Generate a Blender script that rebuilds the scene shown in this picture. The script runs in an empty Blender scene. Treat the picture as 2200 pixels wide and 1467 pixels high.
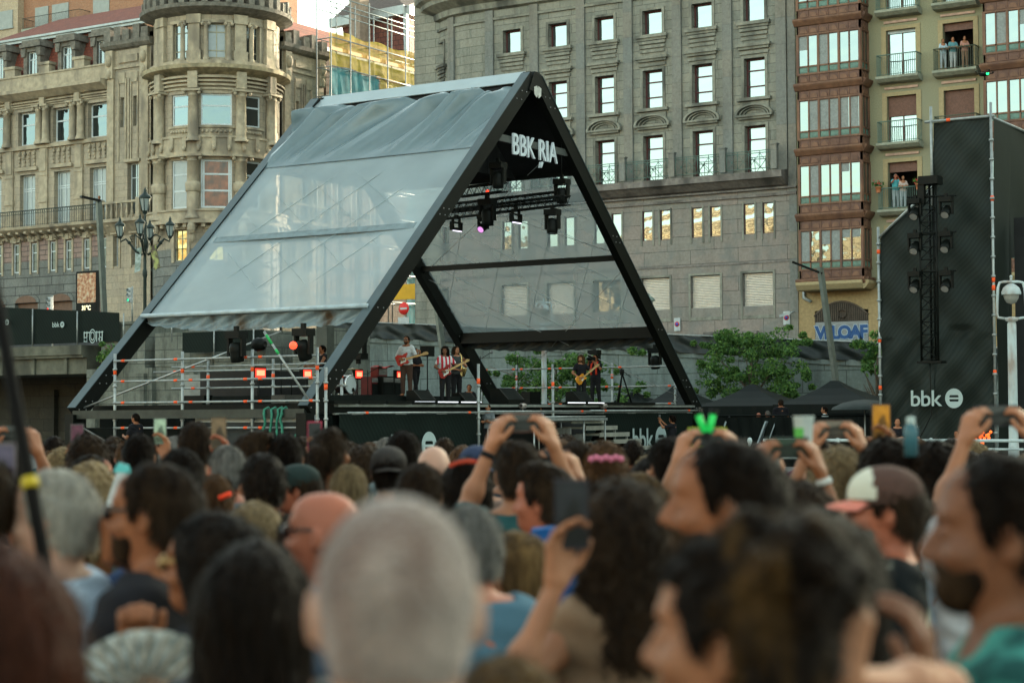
import bpy, math, random
import numpy as np
from mathutils import Vector, Matrix
R = math.radians
PI = math.pi
random.seed(7); np.random.seed(7)
sc = bpy.context.scene
COL = sc.collection

# ------------------------------------------------------------------ camera
FPX = 3902.0
CAMZ = 1.85
YAW, PITCH, ROLL = R(32.361), R(2.332), R(-.322)
_f = np.array([-math.sin(YAW)*math.cos(PITCH), math.cos(YAW)*math.cos(PITCH), math.sin(PITCH)])
_r0 = np.array([math.cos(YAW), math.sin(YAW), 0.]); _u0 = np.cross(_r0, _f)
_r = math.cos(ROLL)*_r0+math.sin(ROLL)*_u0; _u = -math.sin(ROLL)*_r0+math.cos(ROLL)*_u0
_C = np.array([0, 0, CAMZ])
cam_d = bpy.data.cameras.new('camera'); cam = bpy.data.objects.new('camera', cam_d); COL.objects.link(cam)
cam.matrix_world = Matrix(((_r[0], _u[0], -_f[0], 0), (_r[1], _u[1], -_f[1], 0), (_r[2], _u[2], -_f[2], CAMZ), (0, 0, 0, 1)))
cam_d.sensor_width = 36; cam_d.lens = 36*FPX/2200; cam_d.clip_start = .05; cam_d.clip_end = 2000
cam_d.dof.use_dof = True; cam_d.dof.focus_distance = 56; cam_d.dof.aperture_fstop = 2.9
cam_d.dof.aperture_blades = 9
sc.camera = cam
# ------------------------------------------------------------------ world, sun
SUN_EL, SUN_AZ = R(14), R(8)          # azimuth from +Y towards +X
w = bpy.data.worlds.new('World'); sc.world = w; w.use_nodes = True
nt = w.node_tree; bg = nt.nodes['Background']
sky = nt.nodes.new('ShaderNodeTexSky'); sky.sky_type = 'NISHITA'; sky.sun_disc = False
sky.sun_elevation = SUN_EL; sky.sun_rotation = SUN_AZ; sky.air_density = 1.0; sky.dust_density = 2.2; sky.ozone_density = 1.2
hs = nt.nodes.new('ShaderNodeHueSaturation'); hs.inputs['Saturation'].default_value = .55; nt.links.new(sky.outputs[0], hs.inputs['Color'])
tn = nt.nodes.new('ShaderNodeMix'); tn.data_type = 'RGBA'; tn.blend_type = 'MULTIPLY'; tn.inputs[0].default_value = 1; tn.inputs[7].default_value = (.98, 1.045, .86, 1); nt.links.new(hs.outputs[0], tn.inputs[6])
nt.links.new(tn.outputs[2], bg.inputs[0]); bg.inputs[1].default_value = .15
sd = bpy.data.lights.new('sun', 'SUN'); sd.energy = 3.0; sd.angle = R(.5); sd.color = (1, .82, .62)
so = bpy.data.objects.new('sun', sd); COL.objects.link(so)
_sd = Vector((math.sin(SUN_AZ)*math.cos(SUN_EL), math.cos(SUN_AZ)*math.cos(SUN_EL), math.sin(SUN_EL)))
so.rotation_euler = _sd.to_track_quat('Z', 'Y').to_euler(); so.location = (0, 0, 60)
sc.view_settings.view_transform = 'Standard'; sc.view_settings.look = 'None'
sc.view_settings.exposure = 2.6; sc.view_settings.gamma = 1
sc.render.film_transparent = False
sc.cycles.use_denoising = True
sc.cycles.max_bounces = 6; sc.cycles.transparent_max_bounces = 12; sc.cycles.diffuse_bounces = 3; sc.cycles.glossy_bounces = 3
sc.cycles.sample_clamp_indirect = 4; sc.cycles.caustics_reflective = False; sc.cycles.caustics_refractive = False

def ray(x, y): return _f+_r*(x-1100)/FPX-_u*(y-733.5)/FPX
def onT(x, y, t): d = ray(x, y); return _C+d*t/d[1]
def onS(x, y, s): d = ray(x, y); return _C+d*s/d[0]
def onZ(x, y, z): d = ray(x, y); return _C+d*(z-CAMZ)/d[2]
def at(x, y, dep): return _C+ray(x, y)*dep

# ------------------------------------------------------------------ materials
MATS = {}
def hexc(r, g, b):
    f = lambda v: ((v/255)/12.92 if v/255 <= .04045 else ((v/255+.055)/1.055)**2.4)
    return (f(r), f(g), f(b))
def mat(name, col, rough=.7, metal=0., var=.25, vscale=3., bump=0., bscale=30., emit=None, estr=0., alpha=1., spec=.22, stain=None, stscale=1., stretch=1., objcol=False, coat=0., sheen=0., transl=0.):
    if name in MATS: return MATS[name]
    m = bpy.data.materials.new(name); m.use_nodes = True; n = m.node_tree.nodes; l = m.node_tree.links
    p = n['Principled BSDF']; p.inputs['Roughness'].default_value = rough; p.inputs['Metallic'].default_value = metal
    p.inputs['Specular IOR Level'].default_value = spec
    if coat: p.inputs['Coat Weight'].default_value = coat
    if sheen: p.inputs['Sheen Weight'].default_value = sheen; p.inputs['Sheen Roughness'].default_value = .5
    tc = n.new('ShaderNodeTexCoord'); mp = n.new('ShaderNodeMapping'); l.new(tc.outputs['Object'], mp.inputs[0])
    mp.inputs['Scale'].default_value = (1, 1, stretch)
    nz = n.new('ShaderNodeTexNoise'); nz.inputs['Scale'].default_value = vscale; nz.inputs['Detail'].default_value = 6; nz.inputs['Roughness'].default_value = .6
    l.new(mp.outputs[0], nz.inputs[0])
    mr = n.new('ShaderNodeMapRange'); mr.inputs[1].default_value = .3; mr.inputs[2].default_value = .7; mr.inputs[3].default_value = 1-var; mr.inputs[4].default_value = 1+var
    l.new(nz.outputs[0], mr.inputs[0])
    mx = n.new('ShaderNodeMix'); mx.data_type = 'RGBA'; mx.blend_type = 'MULTIPLY'; mx.inputs[0].default_value = 1
    if objcol:
        oi = n.new('ShaderNodeObjectInfo'); l.new(oi.outputs['Color'], mx.inputs[6])
    else: mx.inputs[6].default_value = (*col, 1)
    cb = n.new('ShaderNodeCombineColor')
    for i in range(3): l.new(mr.outputs[0], cb.inputs[i])
    l.new(cb.outputs[0], mx.inputs[7]); out = mx.outputs[2]
    if stain is not None:
        n2 = n.new('ShaderNodeTexNoise'); n2.inputs['Scale'].default_value = stscale; n2.inputs['Detail'].default_value = 5
        m2 = n.new('ShaderNodeMapping'); m2.inputs['Scale'].default_value = (1, 1, .35); l.new(tc.outputs['Object'], m2.inputs[0]); l.new(m2.outputs[0], n2.inputs[0])
        r2 = n.new('ShaderNodeMapRange'); r2.inputs[1].default_value = .48; r2.inputs[2].default_value = .68; l.new(n2.outputs[0], r2.inputs[0])
        x2 = n.new('ShaderNodeMix'); x2.data_type = 'RGBA'; l.new(r2.outputs[0], x2.inputs[0]); l.new(out, x2.inputs[6]); x2.inputs[7].default_value = (*stain, 1); out = x2.outputs[2]
    l.new(out, p.inputs['Base Color'])
    if bump:
        nb = n.new('ShaderNodeTexNoise'); nb.inputs['Scale'].default_value = bscale; nb.inputs['Detail'].default_value = 4; l.new(mp.outputs[0], nb.inputs[0])
        b = n.new('ShaderNodeBump'); b.inputs['Strength'].default_value = bump; b.inputs['Distance'].default_value = .02; l.new(nb.outputs[0], b.inputs['Height']); l.new(b.outputs[0], p.inputs['Normal'])
    if emit is not None:
        p.inputs['Emission Color'].default_value = (*emit, 1); p.inputs['Emission Strength'].default_value = estr
    if alpha < 1: p.inputs['Alpha'].default_value = alpha
    if transl:
        tr = n.new('ShaderNodeBsdfTranslucent'); l.new(out, tr.inputs[0]); ms = n.new('ShaderNodeMixShader'); ms.inputs[0].default_value = transl
        l.new(p.outputs[0], ms.inputs[1]); l.new(tr.outputs[0], ms.inputs[2]); l.new(ms.outputs[0], n['Material Output'].inputs[0])
    MATS[name] = m; return m

def masonry(name, c1, c2, mortar, bw, bh, msize=.012, rough=.85, stain=(.03, .03, .025), stamt=.6, stscale=.35, bump=.5, offset=.5, blotch=None):
    """blocks laid out on the UV map, which holds metres along and up the wall"""
    m = bpy.data.materials.new(name); m.use_nodes = True; n = m.node_tree.nodes; l = m.node_tree.links
    p = n['Principled BSDF']; p.inputs['Roughness'].default_value = rough; p.inputs['Specular IOR Level'].default_value = .3
    uv = n.new('ShaderNodeUVMap'); tc = n.new('ShaderNodeTexCoord')
    br = n.new('ShaderNodeTexBrick'); l.new(uv.outputs[0], br.inputs[0]); br.offset = offset
    br.inputs['Color1'].default_value = (*c1, 1); br.inputs['Color2'].default_value = (*c2, 1); br.inputs['Mortar'].default_value = (*mortar, 1)
    br.inputs['Scale'].default_value = 1; br.inputs['Brick Width'].default_value = bw; br.inputs['Row Height'].default_value = bh; br.inputs['Mortar Size'].default_value = msize; br.inputs['Mortar Smooth'].default_value = .3
    nz = n.new('ShaderNodeTexNoise'); nz.inputs['Scale'].default_value = 6; nz.inputs['Detail'].default_value = 8; nz.inputs['Roughness'].default_value = .7; l.new(tc.outputs['Object'], nz.inputs[0])
    mr = n.new('ShaderNodeMapRange'); mr.inputs[1].default_value = .25; mr.inputs[2].default_value = .75; mr.inputs[3].default_value = .72; mr.inputs[4].default_value = 1.25; l.new(nz.outputs[0], mr.inputs[0])
    cb = n.new('ShaderNodeCombineColor')
    for i in range(3): l.new(mr.outputs[0], cb.inputs[i])
    mx = n.new('ShaderNodeMix'); mx.data_type = 'RGBA'; mx.blend_type = 'MULTIPLY'; mx.inputs[0].default_value = 1; l.new(br.outputs[0], mx.inputs[6]); l.new(cb.outputs[0], mx.inputs[7])
    out = mx.outputs[2]
    if blotch:
        nb = n.new('ShaderNodeTexNoise'); nb.inputs['Scale'].default_value = .9; nb.inputs['Detail'].default_value = 3; l.new(tc.outputs['Object'], nb.inputs[0])
        rb = n.new('ShaderNodeMapRange'); rb.inputs[1].default_value = .5; rb.inputs[2].default_value = .62; rb.inputs[4].default_value = .55; l.new(nb.outputs[0], rb.inputs[0])
        xb = n.new('ShaderNodeMix'); xb.data_type = 'RGBA'; l.new(rb.outputs[0], xb.inputs[0]); l.new(out, xb.inputs[6]); xb.inputs[7].default_value = (*blotch, 1); out = xb.outputs[2]
    m2 = n.new('ShaderNodeMapping'); m2.inputs['Scale'].default_value = (2.2, 2.2, .45); l.new(tc.outputs['Object'], m2.inputs[0])
    n2 = n.new('ShaderNodeTexNoise'); n2.inputs['Scale'].default_value = stscale*2; n2.inputs['Detail'].default_value = 7; n2.inputs['Roughness'].default_value = .65; l.new(m2.outputs[0], n2.inputs[0])
    r2 = n.new('ShaderNodeMapRange'); r2.inputs[1].default_value = .47; r2.inputs[2].default_value = .72; r2.inputs[4].default_value = stamt; l.new(n2.outputs[0], r2.inputs[0])
    x2 = n.new('ShaderNodeMix'); x2.data_type = 'RGBA'; l.new(r2.outputs[0], x2.inputs[0]); l.new(out, x2.inputs[6]); x2.inputs[7].default_value = (*stain, 1)
    l.new(x2.outputs[2], p.inputs['Base Color'])
    b = n.new('ShaderNodeBump'); b.inputs['Strength'].default_value = bump; b.inputs['Distance'].default_value = .03
    ad = n.new('ShaderNodeMath'); ad.operation = 'MULTIPLY_ADD'; l.new(br.outputs['Fac'], ad.inputs[0]); ad.inputs[1].default_value = -1; l.new(nz.outputs[0], ad.inputs[2]); l.new(ad.outputs[0], b.inputs['Height']); l.new(b.outputs[0], p.inputs['Normal'])
    MATS[name] = m; return m

def glassy(name, col, rough=.03, wobble=.0, metal=.85):
    m = bpy.data.materials.new(name); m.use_nodes = True; n = m.node_tree.nodes; l = m.node_tree.links
    p = n['Principled BSDF']; p.inputs['Base Color'].default_value = (*col, 1); p.inputs['Metallic'].default_value = metal; p.inputs['Roughness'].default_value = rough
    if wobble:
        tc = n.new('ShaderNodeTexCoord'); nz = n.new('ShaderNodeTexNoise'); nz.inputs['Scale'].default_value = 1.3; nz.inputs['Detail'].default_value = 1; l.new(tc.outputs['Object'], nz.inputs[0])
        b = n.new('ShaderNodeBump'); b.inputs['Strength'].default_value = wobble; b.inputs['Distance'].default_value = .05; l.new(nz.outputs[0], b.inputs['Height']); l.new(b.outputs[0], p.inputs['Normal'])
    MATS[name] = m; return m

# ------------------------------------------------------------------ mesh builder
class MB:
    def __init__(s): s.v = []; s.f = []; s.uv = []; s.mi = []; s.cur = 0; s.sm = []
    def face(s, pts, uv=None, smooth=False):
        i = len(s.v); s.v += [tuple(map(float, p)) for p in pts]; s.f.append(tuple(range(i, i+len(pts))))
        s.uv.append(uv or [(p[0]+p[1], p[2]) for p in pts]); s.mi.append(s.cur); s.sm.append(smooth)
    def mesh(s, vs, fs, smooth=False):
        i = len(s.v); s.v += [tuple(map(float, p)) for p in vs]
        for f in fs:
            s.f.append(tuple(i+k for k in f)); s.uv.append([(vs[k][0]+vs[k][1], vs[k][2]) for k in f]); s.mi.append(s.cur); s.sm.append(smooth)
    def box(s, x0, x1, y0, y1, z0, z1):
        v = [(x0, y0, z0), (x1, y0, z0), (x1, y1, z0), (x0, y1, z0), (x0, y0, z1), (x1, y0, z1), (x1, y1, z1), (x0, y1, z1)]
        s.mesh(v, [(0, 3, 2, 1), (4, 5, 6, 7), (0, 1, 5, 4), (1, 2, 6, 5), (2, 3, 7, 6), (3, 0, 4, 7)])
    def bar(s, p0, p1, w, h, up=(0, 0, 1)):
        p0 = np.array(p0, float); p1 = np.array(p1, float); d = p1-p0; L = np.linalg.norm(d); d = d/L
        a = np.cross(d, up)
        if np.linalg.norm(a) < 1e-4: a = np.cross(d, (1, 0, 0))
        a /= np.linalg.norm(a); b = np.cross(a, d)
        v = [p+a*w/2*i+b*h/2*j for p in (p0, p1) for i, j in ((-1, -1), (1, -1), (1, 1), (-1, 1))]
        s.mesh(v, [(0, 1, 2, 3), (7, 6, 5, 4), (0, 4, 5, 1), (1, 5, 6, 2), (2, 6, 7, 3), (3, 7, 4, 0)])
    def tube(s, pts, r, n=8, cap=True, smooth=True):
        pts = [np.array(p, float) for p in pts]; rs = r if hasattr(r, '__len__') else [r]*len(pts)
        rings = []; prev = None
        for i, p in enumerate(pts):
            d = pts[min(i+1, len(pts)-1)]-pts[max(i-1, 0)]; d = d/(np.linalg.norm(d)+1e-9)
            if prev is None:
                a = np.cross(d, (0, 0, 1));
                if np.linalg.norm(a) < .05: a = np.cross(d, (1, 0, 0))
            else: a = prev-d*np.dot(prev, d)
            a = a/(np.linalg.norm(a)+1e-9); prev = a; b = np.cross(d, a)
            rings.append([p+rs[i]*(a*math.cos(2*PI*k/n)+b*math.sin(2*PI*k/n)) for k in range(n)])
        v = [q for g in rings for q in g]; f = []
        for i in range(len(pts)-1):
            for k in range(n): f.append((i*n+k, i*n+(k+1) % n, (i+1)*n+(k+1) % n, (i+1)*n+k))
        if cap: f.append(tuple(range(n-1, -1, -1))); f.append(tuple((len(pts)-1)*n+k for k in range(n)))
        s.mesh(v, f, smooth)
    def lathe(s, prof, c=(0, 0, 0), n=16, smooth=True, a0=0, a1=2*PI, axis='z', cap=False):
        full = abs(a1-a0-2*PI) < 1e-6; m = n if full else n+1; v = []
        for r, z in prof:
            for k in range(m):
                a = a0+(a1-a0)*k/n; x, y = r*math.cos(a), r*math.sin(a)
                v.append((c[0]+x, c[1]+y, c[2]+z) if axis == 'z' else ((c[0]+x, c[1]-z, c[2]+y) if axis == 'y' else (c[0]+z, c[1]+x, c[2]+y)))
        f = []
        for i in range(len(prof)-1):
            for k in range(n): k2 = (k+1) % m; f.append((i*m+k, i*m+k2, (i+1)*m+k2, (i+1)*m+k))
        if cap: f.append(tuple(range(m-1, -1, -1))); f.append(tuple((len(prof)-1)*m+k for k in range(m)))
        s.mesh(v, f, smooth)
    def ball(s, c, r, n=10, sq=(1, 1, 1)):
        v = []; f = []; m = n*2
        for i in range(n+1):
            th = PI*i/n
            for k in range(m): ph = 2*PI*k/m; v.append((c[0]+r*sq[0]*math.sin(th)*math.cos(ph), c[1]+r*sq[1]*math.sin(th)*math.sin(ph), c[2]+r*sq[2]*math.cos(th)))
        for i in range(n):
            for k in range(m): f.append((i*m+k, (i+1)*m+k, (i+1)*m+(k+1) % m, i*m+(k+1) % m))
        s.mesh(v, f, True)
    def prism(s, poly, fn, d0, d1, smooth=False):
        """poly: 2-D outline; fn(a,b,d) -> point; extruded from d0 to d1"""
        n = len(poly); v = [fn(a, b, d0) for a, b in poly]+[fn(a, b, d1) for a, b in poly]
        s.mesh(v, [tuple(range(n)), tuple(range(2*n-1, n-1, -1))]+[(i, i+n, (i+1) % n+n, (i+1) % n) for i in range(n)], smooth)
    def data(s, name):
        me = bpy.data.meshes.new(name); me.from_pydata(s.v, [], s.f)
        u = me.uv_layers.new(name='UVMap'); k = 0; flat = []
        for q in s.uv:
            for a in q: flat += [a[0], a[1]]
        u.data.foreach_set('uv', flat)
        me.polygons.foreach_set('material_index', s.mi); me.polygons.foreach_set('use_smooth', s.sm); me.update()
        return me
    def build(s, name, m=None, parent=None, loc=None, rz=0):
        me = s.data(name)
        for x in (m if isinstance(m, (list, tuple)) else [m]):
            if x: me.materials.append(x)
        return put(name, me, parent, loc, rz)
def put(name, me, parent=None, loc=None, rz=0):
    o = bpy.data.objects.new(name, me); COL.objects.link(o)
    if parent is not None: o.parent = parent
    if loc is not None: o.location = loc
    if rz: o.rotation_euler = (0, 0, rz)
    return o
def tag(o, label=None, cat=None, group=None, kind=None):
    if label: o['label'] = label
    if cat: o['category'] = cat
    if group: o['group'] = group
    if kind: o['kind'] = kind
    return o
def empty(name, loc=(0, 0, 0), rz=0, parent=None):
    o = bpy.data.objects.new(name, None); COL.objects.link(o); o.location = loc; o.rotation_euler = (0, 0, rz); o.empty_display_size = .2
    if parent is not None: o.parent = parent
    return o
CH = {}
def copy_tree(o, loc=None, rz=None, parent=None):
    c = o.copy(); COL.objects.link(c)
    if parent is not None: c.parent = parent
    if loc is not None: c.location = loc
    if rz is not None: c.rotation_euler = (0, 0, rz)
    for ch in o.children: copy_tree(ch, parent=c)
    return c
def struct(o): return tag(o, kind='structure')
_tx = {}
def text(name, body, size, m, parent, mw, depth=.01, align='CENTER', bold=0, shear=0, sx=1.0, space=1.0):
    """flat raised lettering as a mesh; mw is a 4x4 placing x right, y up, z out"""
    cu = bpy.data.curves.new(name, 'FONT'); cu.body = body; cu.size = size; cu.extrude = depth; cu.align_x = align; cu.offset = bold; cu.shear = shear; cu.space_character = space
    cu.resolution_u = 3
    o = bpy.data.objects.new(name, cu); COL.objects.link(o)
    dg = bpy.context.evaluated_depsgraph_get(); me = bpy.data.meshes.new_from_object(o.evaluated_get(dg)); bpy.data.objects.remove(o)
    me.transform(Matrix.Diagonal((sx, 1, 1, 1))); me.transform(mw); me.materials.clear(); me.materials.append(m)
    return put(name, me, parent)
def frame_mat(p, ex, ez=(0, 0, 1)):
    """matrix with x along ex, y up ez, z outward"""
    x = Vector(ex).normalized(); y = Vector(ez).normalized(); z = x.cross(y).normalized(); y = z.cross(x)
    return Matrix(((x[0], y[0], z[0], p[0]), (x[1], y[1], z[1], p[1]), (x[2], y[2], z[2], p[2]), (0, 0, 0, 1)))

# ------------------------------------------------------------------ facade helper
class Fac:
    """a: metres along the wall (rightwards seen from outside), z: height, d: metres outwards"""
    def __init__(s, p0=None, p1=None, c=None, R_=None, th0=None, th1=None):
        if c is None:
            s.k = 0; s.p = np.array(p0, float); d = np.array(p1, float)-s.p; s.L = np.linalg.norm(d); s.e = d/s.L; s.n = np.array([s.e[1], -s.e[0]])
        else: s.k = 1; s.c = np.array(c, float); s.R = R_; s.t0 = th0; s.L = R_*(th1-th0)
    def P(s, a, z, d=0.):
        if s.k == 0: q = s.p+s.e*a+s.n*d
        else: th = s.t0+a/s.R; q = s.c+(s.R+d)*np.array([math.cos(th), math.sin(th)])
        return (q[0], q[1], z)
    def ang(s, a):
        return math.atan2(s.e[1], s.e[0]) if s.k == 0 else s.t0+a/s.R+PI/2
    def cuts(s, a0, a1):
        n = 1 if s.k == 0 else max(1, int(math.ceil((a1-a0)/(s.R*.12))))
        return [a0+(a1-a0)*i/n for i in range(n+1)]
    def box(s, m, a0, a1, z0, z1, d0, d1):
        c = s.cuts(a0, a1); P = s.P
        def q(pts, uv): m.face(pts, uv)
        for i in range(len(c)-1):
            b, e = c[i], c[i+1]
            q([P(b, z0, d1), P(e, z0, d1), P(e, z1, d1), P(b, z1, d1)], [(b, z0), (e, z0), (e, z1), (b, z1)])
            q([P(e, z0, d0), P(b, z0, d0), P(b, z1, d0), P(e, z1, d0)], [(e, z0), (b, z0), (b, z1), (e, z1)])
            q([P(b, z1, d1), P(e, z1, d1), P(e, z1, d0), P(b, z1, d0)], [(b, 0), (e, 0), (e, d1-d0), (b, d1-d0)])
            q([P(b, z0, d0), P(e, z0, d0), P(e, z0, d1), P(b, z0, d1)], [(b, 0), (e, 0), (e, d1-d0), (b, d1-d0)])
        for a, o in ((c[0], 1), (c[-1], -1)):
            pts = [P(a, z0, d0), P(a, z0, d1), P(a, z1, d1), P(a, z1, d0)]; uv = [(0, z0), (d1-d0, z0), (d1-d0, z1), (0, z1)]
            q(pts[::o], uv[::o])
    def prof(s, m, a0, a1, pts):
        """moulding: outline of (d, z) swept along the wall"""
        c = s.cuts(a0, a1); n = len(pts)
        for i in range(len(c)-1):
            for k in range(n):
                (d0, z0), (d1, z1) = pts[k], pts[(k+1) % n]
                m.face([s.P(c[i], z0, d0), s.P(c[i+1], z0, d0), s.P(c[i+1], z1, d1), s.P(c[i], z1, d1)], [(c[i], z0), (c[i+1], z0), (c[i+1], z1), (c[i], z1+.01)])
        for a in (c[0], c[-1]): m.face([s.P(a, z, d) for d, z in pts])
    def wall(s, m, a0, a1, z0, z1, holes, dep=.45, d=0.):
        """front skin with rectangular openings and their reveals"""
        holes = [(max(h[0], a0), min(h[1], a1), max(h[2], z0), min(h[3], z1)) for h in holes if h[3] > z0 and h[2] < z1 and h[1] > a0 and h[0] < a1]
        A = sorted({a0, a1, *[h[0] for h in holes], *[h[1] for h in holes]}); Z = sorted({z0, z1, *[h[2] for h in holes], *[h[3] for h in holes]})
        for i in range(len(A)-1):
            for j in range(len(Z)-1):
                am, zm = (A[i]+A[i+1])/2, (Z[j]+Z[j+1])/2
                if any(h[0] < am < h[1] and h[2] < zm < h[3] for h in holes): continue
                c = s.cuts(A[i], A[i+1])
                for k in range(len(c)-1):
                    b, e = c[k], c[k+1]
                    m.face([s.P(b, Z[j], d), s.P(e, Z[j], d), s.P(e, Z[j+1], d), s.P(b, Z[j+1], d)], [(b, Z[j]), (e, Z[j]), (e, Z[j+1]), (b, Z[j+1])])
        for h in holes:
            b, e, y0, y1 = h[:4]; c = s.cuts(b, e); D = d-dep
            for x, o in ((b, 1), (e, -1)):
                pts = [s.P(x, y0, d), s.P(x, y1, d), s.P(x, y1, D), s.P(x, y0, D)]
                m.face(pts[::o], [(x, y0), (x, y1), (x+dep, y1), (x+dep, y0)][::o])
            for y, o in ((y0, 1), (y1, -1)):
                for k in range(len(c)-1):
                    pts = [s.P(c[k], y, d), s.P(c[k], y, D), s.P(c[k+1], y, D), s.P(c[k+1], y, d)]; m.face(pts[::o])

WC = {}
def window(fac, a, z, w, h, parent, style, fm, pm, rec=.4, bars=(), vb=(), fw=.07, sill=None, sillmat=None, name='window', shutter=0, shm=None, curved=False):
    """frame mesh at the opening's bottom centre with pane / sill children; z = bottom of the opening"""
    key = (style, round(w, 2), round(h, 2), tuple(bars), tuple(vb), fm.name, pm.name, shutter)
    if key not in WC:
        m = MB(); x = w/2
        m.box(-x, -x+fw, -.04, .04, 0, h); m.box(x-fw, x, -.04, .04, 0, h); m.box(-x+fw, x-fw, -.04, .04, 0, fw); m.box(-x+fw, x-fw, -.04, .04, h-fw, h)
        for b in bars: m.box(-x+fw, x-fw, -.03, .03, b*h-fw*.45, b*h+fw*.45)
        for b in vb: m.box(b*w-x-fw*.4, b*w-x+fw*.4, -.032, .032, fw, h-fw)
        g = MB(); g.box(-x+fw*.5, x-fw*.5, .0, .012, fw*.5, h-fw*.5)
        sl = None
        if shutter:
            sl = MB(); zt = h-.02; n = int(shutter*h/.09)
            for i in range(n): sl.prism([(-.07, zt-i*.09), (-.12, zt-i*.09-.05), (-.12, zt-i*.09-.075), (-.05, zt-i*.09-.088)], lambda a, b, d: (d, a, b), -x+.02, x-.02)
            sm_ = sl.data('shutter'); sm_.materials.append(shm)
        fme = m.data(name); fme.materials.append(fm); gm = g.data('pane'); gm.materials.append(pm)
        WC[key] = (fme, gm, sm_ if shutter else None)
    fme, gm, sme = WC[key]
    o = put(name, fme, parent, fac.P(a, z, -rec), fac.ang(a)); put('pane', gm, o)
    if sme: put('shutter', sme, o)
    if sill:
        m = MB(); pw, ph, pd = sill; m.box(-pw/2, pw/2, -rec-pd, -rec+.06, -ph, 0.003); m.build('sill', sillmat, o)
    return o
# ================================================================== setting
def ramp(s): return 2.27-.0645*s
M_stoneA = masonry('ochre_stone', (.34, .285, .205), (.285, .245, .185), (.17, .145, .105), 1.1, .48, .012, stain=(.13, .11, .085), stamt=.5, stscale=.45)
M_trimA = mat('ochre_trim', (.33, .28, .20), .85, var=.25, vscale=2.5, bump=.6, bscale=9, stain=(.17, .145, .11), stscale=.9)
M_sootA = mat('sooty_stone', (.135, .125, .105), .9, var=.4, vscale=3, bump=.6, bscale=8)
M_grayblk = masonry('grey_rusticated_stone', (.16, .165, .15), (.125, .13, .12), (.04, .04, .037), 2.4, .62, .03, stamt=.5)
M_pink = masonry('pink_stone', (.26, .185, .155), (.22, .15, .13), (.07, .055, .05), 1.2, .35, .03, stamt=.45)
M_stoneC = masonry('grey_granite', (.225, .215, .175), (.175, .178, .15), (.07, .07, .058), 1.55, .52, .014, stamt=.5, stscale=.25)
M_stoneCp = masonry('granite_pilaster', (.15, .16, .15), (.19, .175, .145), (.06, .06, .05), 3.1, 1.45, .004, stamt=.35, stscale=.25, offset=0)
M_stoneCl = masonry('rosy_granite_blocks', (.225, .185, .16), (.195, .18, .155), (.045, .042, .038), 2.9, .78, .014, stamt=.25, blotch=(.14, .145, .135))
M_trimC = mat('granite_trim', (.20, .195, .16), .8, var=.25, vscale=4, bump=.3, bscale=20, stain=(.07, .07, .06), stscale=.8)
M_trimCp = mat('rosy_granite_trim', (.17, .15, .135), .8, var=.3, vscale=5, bump=.3, bscale=20, stain=(.06, .055, .05), stscale=.8)
M_winred = mat('oxblood_window_frame', (.075, .022, .022), .5, var=.1)
M_white = mat('white_painted_wood', (.46, .51, .52), .5, var=.1)
M_cream = mat('cream_painted_wood', (.30, .28, .20), .55, var=.15)
M_glass = glassy('sky_glass', (.25, .29, .285), .02, .18, .93)
M_glassB = glassy('bay_window_glass', (.19, .225, .22), .03, .3, .93)
M_glassA = glassy('cool_window_glass', (.135, .175, .185), .03, .3, .93)
M_glassd = glassy('dim_glass', (.20, .23, .23), .03, .12, .75)
M_glassk = glassy('dark_glass', (.06, .065, .06), .05, .08, .6)
M_blind = mat('pale_window_blind', (.17, .205, .21), .35, var=.12, spec=.7, coat=.6)
M_roof = masonry('red_roof_tiles', (.19, .055, .033), (.15, .043, .028), (.07, .024, .02), .35, .30, .02, stamt=.3)
M_zinc = mat('grey_zinc', (.30, .33, .33), .45, metal=.4, var=.2, vscale=2)
M_iron = mat('dark_ironwork', (.035, .045, .04), .5, metal=.3, var=.2)
M_iron2 = mat('green_grey_ironwork', (.10, .16, .135), .5, metal=.2, var=.2)
M_wood = mat('russet_bay_wood', (.155, .078, .047), .55, var=.28, vscale=5, stretch=.3, stain=(.10, .05, .035), stscale=1.2)
M_woodd = mat('dark_bay_wood', (.115, .06, .045), .6, var=.25, vscale=5)
M_stucco = mat('olive_beige_stucco', (.23, .215, .135), .9, var=.12, vscale=14, bump=.25, bscale=60, stain=(.20, .19, .13), stscale=.3)
M_stuccot = mat('ochre_window_surround', (.30, .235, .13), .85, var=.12, vscale=8)
M_slab = mat('pale_balcony_stone', (.27, .28, .22), .85, var=.2, vscale=5, stain=(.2, .2, .16), stscale=1.5)
M_shut = mat('grey_roller_shutter', (.60, .57, .51), .35, metal=.5, var=.12, vscale=4)
M_shutb = mat('brown_roller_blind', (.14, .07, .05), .6, var=.2, vscale=8)
M_tile = mat('brown_roof_slate', (.09, .07, .06), .8, var=.3, vscale=4)

# ground
m = MB(); m.box(-400, 300, -250, 400, -1.0, 0)
struct(m.build('ground', mat('plaza_paving', (.13, .125, .115), .85, var=.2, vscale=1.5, bump=.3, bscale=12)))
m = MB()
m.mesh([(-160, 76.3, ramp(-160)-.25), (40, 76.3, ramp(40)-.25), (40, 91, ramp(40)-.25), (-160, 91, ramp(-160)-.25), (-160, 76.3, -.5), (40, 76.3, -.5), (40, 91, -.5), (-160, 91, -.5)], [(0, 1, 2, 3), (7, 6, 5, 4), (4, 5, 1, 0), (6, 7, 3, 2), (5, 6, 2, 1), (7, 4, 0, 3)])
m.mesh([(-79, 91, 7.1), (-65, 91, 6.2), (-65, 150, 6.4), (-79, 150, 7.2)], [(0, 1, 2, 3)])
struct(m.build('road', mat('street_asphalt', (.055, .055, .055), .85, var=.2, vscale=3, bump=.3)))

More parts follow.
